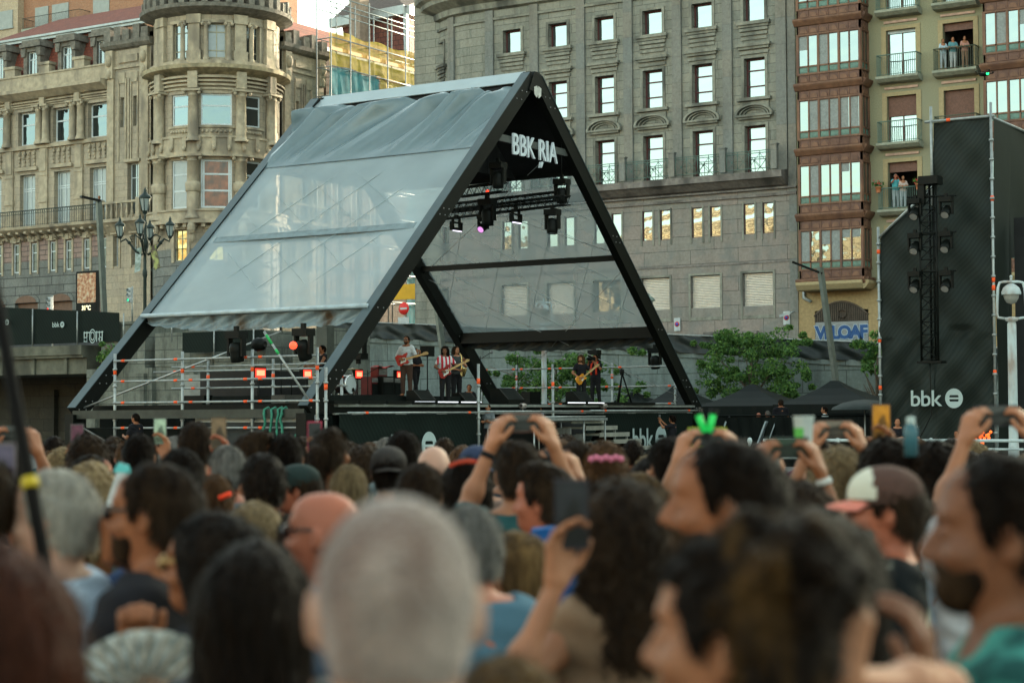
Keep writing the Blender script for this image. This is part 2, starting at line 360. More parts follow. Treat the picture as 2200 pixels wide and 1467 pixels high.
def twotone0(name, c1, c2, scale):
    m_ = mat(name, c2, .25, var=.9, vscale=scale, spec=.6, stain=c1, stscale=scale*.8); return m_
# ---------------------------------------------------------------- ornate ochre building
A = empty('ornate_building', (-90, 90, 0))
tag(A, 'ornate ochre stone corner building with round tower, columns and red mansard roof', 'building')
def part(name, mb, m_, P_):
    o = mb.build(name, m_, None); o.parent = P_; o.matrix_parent_inverse = Matrix.Translation(-Vector(P_.location)); return o
def part_z(name, mb, m_, P_, cuts):
    """one mesh per height band"""
    g = {}
    for f, u, s_ in zip(mb.f, mb.uv, mb.sm): z = sum(mb.v[k][2] for k in f)/len(f); g.setdefault(sum(z > c for c in cuts), []).append((f, u, s_))
    for b in g.values():
        q = MB()
        for f, u, s_ in b: q.face([mb.v[k] for k in f], u, s_)
        part(name, q, m_, P_)
def wpar(o, P_): o.parent = P_; o.matrix_parent_inverse = Matrix.Translation(-Vector(P_.location)); return o
def win(fac, a, z, w_, h, P_, *args, **kw): return wpar(window(fac, a, z, w_, h, None, *args, **kw), P_)
FA = Fac(p0=(-106, 90), p1=(-89.7, 90)); LA = 16.3
sA = lambda s: s+106
upc = [-101.1, -97.65, -94.2, -90.75]
lowc = [-100.5, -98.7, -96.9, -95.05, -93.5, -91.75, -90.1]
H = []
for s in upc: a = sA(s); H += [(a-.98, a+.98, 21.2, 23.6), (a-.78, a+.78, 15.32, 19.1)]
for s in lowc: a = sA(s); H.append((a-.3, a+.3, 12.15, 14.2))
m = MB(); FA.wall(m, 0, LA, 14.6, 25.1, H, .5); part('wall', m, M_stoneA, A)
m = MB(); FA.wall(m, 0, LA, 12.9, 14.6, [h for h in H if h[3] < 14.5 and h[3] > 12.9], .5); part('wall', m, M_pink, A)
m = MB(); hh = [(sA(s)-1.15, sA(s)+1.15, 7, 10.0) for s in (-97.7, -94.3, -101)]
FA.wall(m, 0, LA, 4, 12.9, [(h[0], h[1], 12.15, 12.9) for h in H if h[3] < 14.5]+hh, .5)
m.face([(-106, 90.5, 4), (-89.7, 90.5, 4), (-89.7, 90.5, 12), (-106, 90.5, 12)])
part('wall', m, M_grayblk, A)
m = MB()                                   # arch heads, door infill
for s in (-97.7, -94.3, -101):
    a = sA(s); m.cur = 0
    m.prism([(a-1.35, 10.0)]+[(a+1.35*math.cos(PI*k/10), 10.0+.75*math.sin(PI*k/10)) for k in range(10, -1, -1)], lambda x, y, d: FA.P(x, y, d), -.02, .06)
    m.cur = 1; m.prism([(a-1.05, 10.01)]+[(a+1.05*math.cos(PI*k/10), 10.01+.5*math.sin(PI*k/10)) for k in range(10, -1, -1)], lambda x, y, d: FA.P(x, y, d), .05, .075)
    FA.box(m, a-1.14, a+1.14, 7, 9.98, -.35, -.3)
part('arched_doorway', m, [M_grayblk, mat('brown_door_panel', (.13, .075, .05), .6, var=.2)], A)
m = MB()                                   # string courses, cornice, parapet
FA.prof(m, -.1, LA, [(0, 24.35), (.25, 24.4), (.75, 24.75), (.85, 24.8), (.85, 25.05), (0, 25.15)])
for i, z in enumerate((23.85, 24.0, 24.17)): FA.box(m, 0, LA, z, z+.08, 0, .10+.05*i)
FA.box(m, 0, LA, 25.12, 26.1, -.5, .05); FA.box(m, 0, LA, 26.1, 26.22, -.55, .12)
FA.box(m, 0, LA, 20.85, 21.1, 0, .22); FA.box(m, 0, LA, 14.5, 14.66, 0, .18)
for s in (-102.9, -99.4, -95.95, -92.5): FA.box(m, sA(s)-.5, sA(s)+.5, 26.2, 26.75, -.5, .1); FA.box(m, sA(s)-.6, sA(s)+.6, 26.75, 26.95, -.55, .18)
part('cornice', m, M_trimA, A)
def column(fac, a, z0, z1, r=.27, d=.28, coll=False):
    m = MB(); c = fac.P(a, 0, d); h = z1-z0
    m.lathe([(r*1.35, z0), (r*1.35, z0+.12), (r*1.15, z0+.2), (r*1.05, z0+.3), (r, z0+.4), (r*.98, z0+h*.5), (r*.9, z1-.45), (r*1.05, z1-.42), (r*1.05, z1-.36), (r*.95, z1-.33), (r*1.1, z1-.2), (r*1.35, z1-.12)], c, 14)
    if coll: m.lathe([(r*1.0, z0+h*.42), (r*1.18, z0+h*.43), (r*1.18, z0+h*.47), (r*1.25, z0+h*.52), (r*1.18, z0+h*.57), (r*1.0, z0+h*.58)], c, 14)
    fac.box(m, a-r*1.5, a+r*1.5, z1-.14, z1, -.02, d+r*1.4)
    for q in (-1, 1):                       # volutes
        p = fac.P(a+q*r*1.25, z1-.25, d+r*.9); m.ball(p, .13, 5, (1, 1, 1.1))
    return m
for s in (-102.7, -99.5, -98.98+2.75, -95.55, -92.9, -92.15): part('column', column(FA, sA(s), 21.1, 23.85), M_trimA, A)
def garland(m, fac, a, z, sc_=1.):
    """carved drops under a sill"""
    fac.box(m, a-.06*sc_, a+.06*sc_, z-1.2*sc_, z, 0, .07)
    for k in range(4):
        p = fac.P(a+random.uniform(-.05, .05), z-.25*sc_-k*.27*sc_, .08); m.ball(p, .10*sc_*(1.25-.2*k), 4, (1, 1, 1.3))
m = MB()
for s in upc:
    for q in (-.75, -.25, .25, .75): garland(m, FA, sA(s)+q, 20.8)
    FA.box(m, sA(s)-1.1, sA(s)+1.1, 19.35, 19.5, 0, .22); FA.box(m, sA(s)-1.0, sA(s)+1.0, 19.5, 19.62, 0, .12)
for s in (-102.85, -99.4, -95.95, -92.5):
    FA.box(m, sA(s)-.38, sA(s)+.38, 15.3, 20.85, 0, .13); FA.box(m, sA(s)-.45, sA(s)+.45, 17.0, 17.35, 0, .2); FA.box(m, sA(s)-.42, sA(s)+.42, 18.9, 19.1, 0, .18)
    FA.box(m, sA(s)-.3, sA(s)+.3, 19.2, 20.8, .13, .2); FA.box(m, sA(s)-.25, sA(s)+.25, 23.6, 24.4, .1, .35)
for s in lowc: a = sA(s); FA.box(m, a-.45, a-.3, 12.0, 14.3, 0, .07); FA.box(m, a+.3, a+.45, 12.0, 14.3, 0, .07); FA.box(m, a-.5, a+.5, 14.3, 14.5, 0, .2); FA.box(m, a-.18, a+.18, 14.25, 14.62, 0, .26)
part('carved_relief', m, M_trimA, A)
for s in upc: win(FA, sA(s), 21.2, 1.96, 2.4, A, 'u', M_white, M_glassA, bars=(.62,), vb=(), fw=.12)
for i, s in enumerate(upc): win(FA, sA(s), 15.32, 1.56, 3.78, A, 'd', M_white, M_blind, bars=(.70, .74), vb=(.15, .5, .85), fw=.08)
for i, s in enumerate(lowc): win(FA, sA(s), 12.15, .6, 2.05, A, 'l', M_white, M_glassk, bars=(.66,), fw=.085, rec=.10)
# balcony with iron railing
m = MB(); FA.prof(m, sA(-101.5), sA(-88.3)+.0, [(0, 14.7), (.6, 14.85), (1.0, 15.1), (1.05, 15.28), (0, 15.3)])
for k in range(16): a = sA(-101)+k*.8; FA.prof(m, a-.12, a+.12, [(0, 14.3), (.3, 14.42), (.45, 14.65), (.85, 14.8), (.85, 14.95), (0, 14.95)])
part('balcony_slab', m, M_trimA, A)
def railing(fac, a0, a1, z0, z1, d, P_, m_, pitch=.16, cross=False, posts=(), ends=True, r=.012, top=.03, scroll=False):
    m = MB()
    c = fac.cuts(a0, a1)
    for z, rr in ((z1, top), (z0+.06, .018))+(((z1-.25, .014),) if scroll else ()):
        m.tube([fac.P(a, z, d) for a in c], rr, 5)
    n = max(1, int((a1-a0)/pitch))
    for i in range(n+1): a = a0+(a1-a0)*i/n; m.tube([fac.P(a, z0, d), fac.P(a, z1, d)], r, 4, False)
    if scroll:
        for i in range(n): a = a0+(a1-a0)*(i+.5)/n; m.tube([fac.P(a+pitch*.45*math.cos(t), z1-.13+.1*math.sin(t), d) for t in np.linspace(0, 2*PI, 9)], .012, 3, False)
    if ends:
        for a in (a0, a1):
            for z, rr in ((z1, top), (z0+.06, .018)): m.tube([fac.P(a, z, d), fac.P(a, z, .02)], rr, 5)
            k = int(d/pitch)
            for i in range(1, k+1): m.tube([fac.P(a, z0, d*i/(k+1)), fac.P(a, z1, d*i/(k+1))], r, 4, False)
    return part('railing', m, m_, P_)
railing(FA, sA(-101.3), sA(-88.5), 15.3, 16.4, .95, A, M_iron, .22, r=.018, top=.035, scroll=True)
# mansard and dormers
m = MB()
m.mesh([(-106, 90.55, 25.6), (-89.6, 90.55, 25.6), (-89.6, 91.7, 29.0), (-106, 91.7, 29.0)], [(0, 1, 2, 3)])
m.mesh([(-106, 91.6, 29.2), (-86, 91.6, 29.2), (-88, 99, 32.6), (-104, 99, 32.6)], [(0, 1, 2, 3)])
m.mesh([(-106, 91.6, 29.2), (-104, 99, 32.6), (-106, 106, 29.2)], [(0, 1, 2)])
m.mesh([(-79.9, 98, 28.0), (-79.9, 120, 28.0), (-82.3, 120, 30.1), (-82.3, 98, 30.1)], [(0, 1, 2, 3)]); m.mesh([(-82.3, 98, 30.1), (-82.3, 120, 30.1), (-85.5, 120, 28), (-85.5, 98, 28)], [(0, 1, 2, 3)])
m.uv = [[(p[0], p[2]*1.3) for p in [m.v[i] for i in f]] for f in m.f]
part('roof', m, M_roof, A)
m = MB(); m.box(-106, -86.4, 91.2, 91.65, 28.95, 29.25); m.box(-106, -86.4, 91.05, 91.3, 29.15, 29.3); m.box(-80.1, -79.5, 99.5, 122, 27.75, 28.05); part('gutter', m, M_zinc, A)
for s in upc:
    m = MB(); m.box(s-.85, s-.5, 90.35, 92, 26.1, 28.25); m.box(s+.5, s+.85, 90.35, 92, 26.1, 28.25); m.box(s-.5, s+.5, 90.35, 92, 27.95, 28.25)
    m.box(s-1.05, s+1.05, 90.1, 92.2, 28.25, 28.5); m.box(s-.9, s+.9, 90.2, 92.2, 28.5, 28.75); m.prism([(-.95, 27.6), (-.6, 27.6), (-.5, 28.2), (-1.0, 28.2)], lambda a, b, d: (s+a, d, b), 90.2, 90.7); m.prism([(.95, 27.6), (.6, 27.6), (.5, 28.2), (1.0, 28.2)], lambda a, b, d: (s+a, d, b), 90.2, 90.7)
    part('dormer', m, M_sootA, A)
    win(FA, sA(s), 26.1, 1.0, 1.85, A, 'dor', M_white, M_glassd, bars=(.7,), vb=(.5,), rec=.6, fw=.07)
# narrow piers either side of the tower
def pier(F, P_, dark):
    L = F.L; cx = L/2
    m = MB(); hs = [(cx-.78, cx-.42, 21.6, 23.65), (cx+.42, cx+.78, 21.6, 23.65), (cx-.1, cx+.95, 15.6, 19.1), (cx-1.35, cx-.85, 12.15, 14.2), (cx+.35, cx+.85, 12.15, 14.2)]
    F.wall(m, 0, L, 4, 27.2, hs, .4, .22); part('wall', m, M_stoneA, P_)
    m = MB()
    for a in (.15, L-.75):
        F.box(m, a, a+.6, 14.7, 25.0, .22, .36); F.box(m, a-.03, a+.63, 25.0, 26.9, .22, .5); m.ball(F.P(a+.3, 26.2, .5), .28, 5, (1, 1, 1.6)); m.ball(F.P(a+.3, 25.3, .45), .2, 5, (1, 1, 1.8))
    for a in (cx-.95, cx-.28, cx+.0, cx+.22, cx+.83): F.box(m, a, a+.1, 19.3, 24.9, .22, .3)
    for a in (cx-.6, cx+.6): garland(m, F, a, 21.4, .9); F.box(m, a-.3, a+.3, 24.6, 25.3, .22, .3)
    F.box(m, cx-1.3, cx+1.3, 25.6, 25.75, .22, .34); F.box(m, cx-.9, cx+.9, 26.0, 26.5, .22, .33)
    F.box(m, cx-.3, cx+1.15, 19.15, 19.35, .22, .4)
    for a in (cx-1.35, cx+.35): F.box(m, a-.15, a, 12.0, 14.3, .22, .3); F.box(m, a+.5, a+.65, 12.0, 14.3, .22, .3); F.box(m, a-.15, a+.65, 14.3, 14.5, .22, .42)
    part('carved_relief', m, M_trimA, P_)
    m = MB(); F.prof(m, -.25, L+.25, [(.2, 26.9), (.45, 27.0), (.65, 27.2), (.7, 27.45), (.2, 27.5)])
    for i, a in enumerate(np.linspace(0, L-.62, 5)): F.box(m, a, a+.62, 27.45, 28.2+.3*(i % 2), -.3, .55-.1*(i % 2))
    F.box(m, 0, L, 27.45, 27.9, -.3, .35); part('parapet', m, M_sootA, P_)
    for q in (-.6, .6): win(F, cx+q, 21.6, .36, 2.05, P_, 'slit', M_white, M_glassk, bars=(.6,), rec=.15, fw=.06)
    win(F, cx+.42, 15.6, 1.05, 3.5, P_, 'pd', M_white, M_glassd, bars=(.72,), vb=(.5,), rec=.2)
    for q in (-1.1, .6): win(F, cx+q, 12.15, .5, 2.05, P_, 'pl', M_white, M_glassk, bars=(.66,), rec=.12, fw=.06)
    m = MB(); F.box(m, .1, L-.2, 15.05, 15.28, .22, 1.1); F.box(m, .1, L-.2, 16.3, 16.45, .85, 1.1)
    for a in np.linspace(.3, L-.5, 8): m.lathe([(.06, 15.28), (.11, 15.5), (.1, 15.7), (.05, 15.95), (.09, 16.3)], F.P(a, 0, .97), 8)
    for a in (.1, L-.5): F.box(m, a, a+.32, 15.28, 16.6, .8, 1.15)
    F.prof(m, .2, L-.3, [(.2, 14.2), (.5, 14.5), (1.0, 15.05), (.2, 15.05)])
    part('balustrade', m, M_trimA, P_)
pier(Fac(p0=(-89.7, 90), p1=(-85.6, 90)), A, 0)
pier(Fac(p0=(-79.6, 96), p1=(-79.6, 100.6)), A, 1)
# round tower
RT = 4.24; FT = Fac(c=(-82.6, 93), R_=RT, th0=R(-135), th1=R(45)); aT = lambda deg: RT*R(deg+135)
wt = [(-81.6, 1.55), (-48.6, 2.05), (-16, 1.55)]
H = []
for d_, w_ in wt: a = aT(d_); H += [(a-w_/2, a+w_/2, 21.0, 23.1), (a-w_/2, a+w_/2, 15.55, 18.75), (a-.62, a+.62, 25.45, 27.75)]
for d_ in (-81.6, -48.6, -16): H.append((aT(d_)-.5, aT(d_)+.5, 12.1, 14.15))
m = MB(); FT.wall(m, 0, FT.L, 12.9, 28.6, [h for h in H if h[3] > 14.5]+[(h[0], h[1], 12.9, h[3]) for h in H if h[3] < 14.5], .4); part('wall', m, M_stoneA, A)
m = MB(); FT.wall(m, 0, FT.L, 4, 12.9, [(h[0], h[1], 12.1, 12.9) for h in H if h[3] < 14.5], .4); part('wall', m, M_grayblk, A)
m = MB()
FT.prof(m, -.2, FT.L+.2, [(0, 24.35), (.3, 24.5), (.75, 24.7), (.8, 24.95), (0, 25.0)]); part('cornice', m, mat('yellow_weathered_stone', (.31, .26, .165), .8, var=.3, vscale=4, stain=(.10, .09, .06), stscale=1), A)
m = MB()
for i in range(4): FT.box(m, .3, FT.L-.3, 23.35+.25*i, 23.47+.25*i, 0, .12+.08*i)
FT.box(m, .2, FT.L-.2, 25.0, 25.25, 0, .35); FT.box(m, .2, FT.L-.2, 14.5, 14.75, 0, .75); FT.box(m, .2, FT.L-.2, 14.75, 15.3, 0, .55); FT.box(m, .2, FT.L-.2, 15.3, 15.42, 0, .65)
FT.box(m, .2, FT.L-.2, 19.0, 20.2, 0, .28); FT.box(m, .2, FT.L-.2, 20.15, 20.3, 0, .36); FT.box(m, .2, FT.L-.2, 18.92, 19.02, 0, .36)
for d_, w_ in wt:
    a = aT(d_); FT.box(m, a-w_/2-.12, a+w_/2+.12, 20.82, 20.98, -.1, .2); FT.box(m, a-w_/2, a+w_/2, 20.35, 20.8, 0, .12)
    for k in range(7): m.ball(FT.P(a-w_/2+.15+(w_-.3)*k/6, 20.58, .14), .12, 4)
    FT.box(m, a-.75, a-.62, 25.3, 27.9, 0, .1); FT.box(m, a+.62, a+.75, 25.3, 27.9, 0, .1); FT.box(m, a-.8, a+.8, 27.75, 27.95, 0, .16)
    FT.box(m, a-.7, a-.5, 12.0, 14.3, 0, .1); FT.box(m, a+.5, a+.7, 12.0, 14.3, 0, .1); FT.box(m, a-.7, a+.7, 14.15, 14.4, 0, .25)
for k in range(22): FT.box(m, .5+k*.56, .72+k*.56, 14.25, 14.5, 0, .6)
for k in range(14):
    a = .6+k*.92; FT.box(m, a, a+.25, 19.5, 20.2, .28, .42); m.ball(FT.P(a+.12, 19.45, .4), .13, 4, (1, 1, 1.6))
part('carved_relief', m, M_trimA, A)
for d_ in (-104.6, -68, -28, 4):
    part('column', column(FT, aT(d_), 19.9, 23.3, .36, .3), M_trimA, A)
    part('column', column(FT, aT(d_), 14.8, 19.0, .42, .3, True), M_trimA, A)
    m = MB(); a = aT(d_); FT.box(m, a-.38, a+.38, 25.2, 28.2, 0, .25); FT.box(m, a-.46, a+.46, 25.2, 25.9, 0, .33); FT.box(m, a-.46, a+.46, 27.7, 28.3, 0, .35)
    m.ball(FT.P(a, 14.2, .6), .3, 5, (1, 1, 1.5)); m.ball(FT.P(a, 13.6, .45), .2, 5, (1, 1, 2)); FT.box(m, a-.3, a+.3, 23.4, 24.5, .1, .5)
    part_z('pilaster', m, M_trimA, A, (20,))
    if d_ in (-68, -28):
        for q in (-1, 1): part('column', column(FT, aT(d_)+q*.78, 25.25, 27.9, .16, .16), M_trimA, A)
m = MB(); FT.prof(m, -.2, FT.L+.2, [(0, 28.3), (.4, 28.45), (.9, 28.7), (.95, 28.95), (0, 29.0)])
for k in range(20): a = .2+k*.67; FT.box(m, a, a+.34, 29.0, 29.6+.25*(k % 2), -.1, .8)
part('cornice', m, M_sootA, A)
m = MB(); m.lathe([(4.3, 28.6), (4.1, 31), (3.3, 32.6), (1.6, 34), (.3, 35)], (-82.6, 93, 0), 24); part('tower_roof', m, M_tile, A)
for i, (d_, w_) in enumerate(wt):
    a = aT(d_); g = (M_glassA, M_glassA, M_glassk)[i]
    win(FT, a, 21.0, w_, 2.1, A, 'tw%d' % i, M_white, g, bars=(.62,), rec=.22, fw=.12)
    win(FT, a, 15.55, w_, 3.2, A, 'tx%d' % i, M_white, (M_blind, twotone0('painted_copper_reflection', (.030, .022, .014), (.16, .045, .015), 1.6), M_glassk)[i], bars=(.36, .70), rec=.22, fw=.13, vb=((), (.1, .9), ())[i])  # middle pane has its copper reflection painted into the colour
    win(FT, a, 25.45, 1.24, 2.3, A, 'ty', M_cream, (M_glassd, M_blind, M_glassk)[i], bars=(.22, .75), vb=(.5,), rec=.25, fw=.08)
    win(FT, a, 12.1, 1.0, 2.05, A, 'tz', M_cream, glassy('amber_glass', (.45, .36, .16), .1, .6, .7), bars=(.72,), vb=(.5,), rec=.2)  # panes tinted amber
# sign over the bar door
p = onT(346, 612, 89.6)
m = MB(); q = onT(330, 640, 89.75); m.box(q[0]-.1, q[0]+5.4, 89.75, 90.2, p[2]-.55, p[2]+1.0)
m.prism([(q[0]+2.6+2.9*math.cos(PI*k/12), p[2]+.99+.5*math.sin(PI*k/12)) for k in range(13)], lambda a, b, d: (a, d, b), 89.78, 90.2)
sg = part('shop_fascia', m, mat('dark_green_fascia', (.05, .065, .055), .6, var=.2), A)
M_lett = mat('pale_lettering', (.62, .60, .52), .6, var=.05)
t_ = text('lettering', 'BAR', .72, M_lett, None, frame_mat((p[0], 89.735, p[2]), (1, 0, 0)), .02, 'LEFT', .004, sx=1.1, space=1.25); wpar(t_, sg)
m = MB(); m.box(-106, -82.5, 91.8, 118, 0, 28.2); m.box(-79.65, -80.6, 100.7, 122, 0, 27.8); part('core', m, M_stoneA, A)
# man leaning on the iron balcony, lamps etc. come later

# ---------------------------------------------------------------- brick flats behind
B = tag(empty('brick_apartment_block', (-115, 112, 0)), 'orange brick apartment block with balconies rising behind the ornate building', 'building')
M_brick = masonry('orange_brick', (.36, .17, .09), (.30, .13, .07), (.25, .2, .15), .26, .08, .01, stamt=.1)
M_brickc = masonry('cream_brick', (.45, .36, .24), (.40, .31, .2), (.3, .25, .2), .26, .08, .01, stamt=.1)
m = MB(); m.box(-140, -104, 112, 128, 0, 46); part('wall', m, M_brick, B)
m = MB(); x0, x1 = onT(0, 40, 111.5)[0]-6, onT(42, 40, 111.5)[0]; m.box(x0, x1, 111.3, 112, 0, 46); part('wall', m, M_brickc, B)
FB = Fac(p0=(-140, 112), p1=(-104, 112))
for k in range(3):
    z = 37.6-3*k
    xa, xb = onT(72, 25, 112)[0], onT(195, 25, 112)[0]
    m = MB(); m.box(xa, xb, 110.6, 112, z-2.0, z-1.7); part('balcony_slab', m, M_slab, B)
    railing(FB, xa+140.05, xb+139.95, z-1.7, z-.75, 1.3, B, M_iron, .15)
    m = MB(); m.box(xa+.3, xa+1.9, 111.9, 112.05, z-1.7, z+.4); m.box(xa+2.4, xa+4.4, 111.9, 112.05, z-1.7, z+.4); part('window', m, mat('pale_roller_blind', (.27, .29, .27), .6, var=.1), B)
    for px in (25, 218): c = onT(px, 40, 112)[0]; m = MB(); m.box(c-.95, c+.95, 111.22 if px < 50 else 111.93, 111.5 if px < 50 else 112.05, z-1.1, z+.4); m.box(c-1.05, c+1.05, 111.15 if px < 50 else 111.85, 112, z-1.25, z-1.1); part('window', m, MATS['pale_roller_blind'], B)

# ---------------------------------------------------------------- house under scaffolding
SB = tag(empty('scaffolded_house', (-79.6, 110, 0)), 'house wrapped in scaffolding down the side street, brown mansard above', 'building')
m = MB(); m.box(-92, -79.7, 122.1, 138, 0, 29.5); m.box(-79.62, -79.4, 100.9, 122, 4, 27.2); part('wall', m, masonry('brown_stone', (.15, .12, .09), (.12, .09, .07), (.05, .04, .035), 1.2, .4, .02), SB)
q0, q1 = onT(735, 130, 121), onT(950, 150, 121)
def U(x, y, t=121): return tuple(onT(x, y, t))
m = MB(); m.mesh([U(735, 60, 119), U(870, 30, 119), U(873, 190, 118.5), U(760, 190, 118.5), U(952, 60, 130), U(960, 190, 130)], [(3, 2, 1, 0), (2, 5, 4, 1)]); part('mansard', m, masonry('red_brown_slates', (.17, .06, .042), (.13, .045, .035), (.05, .025, .02), .5, .42, .03, stamt=.3), SB)
m = MB(); m.bar(U(712, 52, 118.6), U(872, 22, 118.6), .7, .75); m.bar(U(872, 22, 118.6), U(955, 52, 130), .7, .75); m.bar(U(872, 30, 118.5), U(876, 185, 118.5), .35, .3); part('eave', m, M_zinc, SB)
m = MB(); m.mesh([U(712, 42, 118.4), U(872, 14, 118.4), U(958, 48, 130), U(925, -10, 127), U(830, -25, 124), U(770, -10, 124)], [(0, 1, 4, 5), (1, 2, 3, 4)]); part('roof', m, M_tile, SB)
m = MB(); c = onT(768, 60, 117); m.box(c[0]-.55, c[0]+.55, 116.6, 117.8, c[2]-4, c[2]+4.5); m.box(c[0]-.7, c[0]+.7, 116.4, 118, c[2]+3.5, c[2]+3.8); c = onT(907, 10, 125); m.box(c[0]-.4, c[0]+.4, 124.6, 125.4, c[2]-1.5, c[2]+4); part('chimney', m, mat('chimney_render', (.22, .17, .13), .85), SB)
M_steel = mat('galvanised_tube', (.25, .27, .26), .42, metal=.5, var=.25, vscale=6)
SF = tag(empty('facade_scaffolding', (-78.5, 106, 0)), 'tall galvanised scaffolding with yellow and teal netting in the side street', 'scaffolding')
m = MB()
ts = np.linspace(98.6, 114, 8); zt = 31.3
for s in (-78.4, -77.15):
    for i, t in enumerate(ts): m.tube([(s, t, 6), (s, t, zt-.3*(i % 2)-.02*(t-98))], .05, 5)
    for z in [8+2*k for k in range(11)]+[30.1, 30.9]: m.tube([(s, ts[0], z+.05), (s, ts[-1], z+.05)], .045, 5)
for z in [8+2*k for k in range(11)]:
    for t in ts: m.tube([(-78.4, t, z), (-77.15, t, z)], .04, 4)
part('tube_frame', m, M_steel, SF)
def net(name, col, zz, t0, t1, s=-77.3, amp=.035, al=.75):
    m = MB(); nx, nz = 60, 14; v = []; f = []
    for i in range(nx+1):
        for j in range(nz+1):
            t = t0+(t1-t0)*i/nx; z = zz[0]+(zz[1]-zz[0])*j/nz
            v.append((s+amp*math.sin(t*2.1+z*.8)+.5*amp*math.sin(t*7+z*2.3), t, z+.1*math.sin(t*1.7)*(j in (0, nz))))
    for i in range(nx):
        for j in range(nz): k = i*(nz+1)+j; f.append((k, k+nz+1, k+nz+2, k+1))
    m.mesh(v, f, True); return part(name, m, mat(name+'_net', col, .8, alpha=al, var=.2, vscale=1.5, transl=.35), SF)
net('yellow_netting', (.34, .27, .025), (26.15, 28.55), 98.6, 113.6, al=.62)
net('yellow_netting', (.34, .27, .025), (24.0, 26.3), 104.4, 107.6, s=-77.25, al=.62)
net('teal_netting', (.015, .20, .25), (19, 26.1), 98.6, 104.3, al=.72)
net('teal_netting', (.015, .20, .25), (8, 26.1), 107.6, 113.9, al=.72)
m = MB(); m.box(-77.3, -77.22, 98.7, 113.5, 27.2, 27.45); m.box(-77.3, -77.22, 104, 108, 26.0, 26.15); part('orange_toe_board', m, mat('orange_plank', (.4, .2, .02), .6), SF)
m = MB(); p, q = onT(845, 612, 95), onT(935, 640, 95); m.box(p[0], q[0], 95, 95.3, q[2], p[2]); part('yellow_hoarding', m, mat('yellow_board', (.5, .28, .015), .5, var=.08), SF)

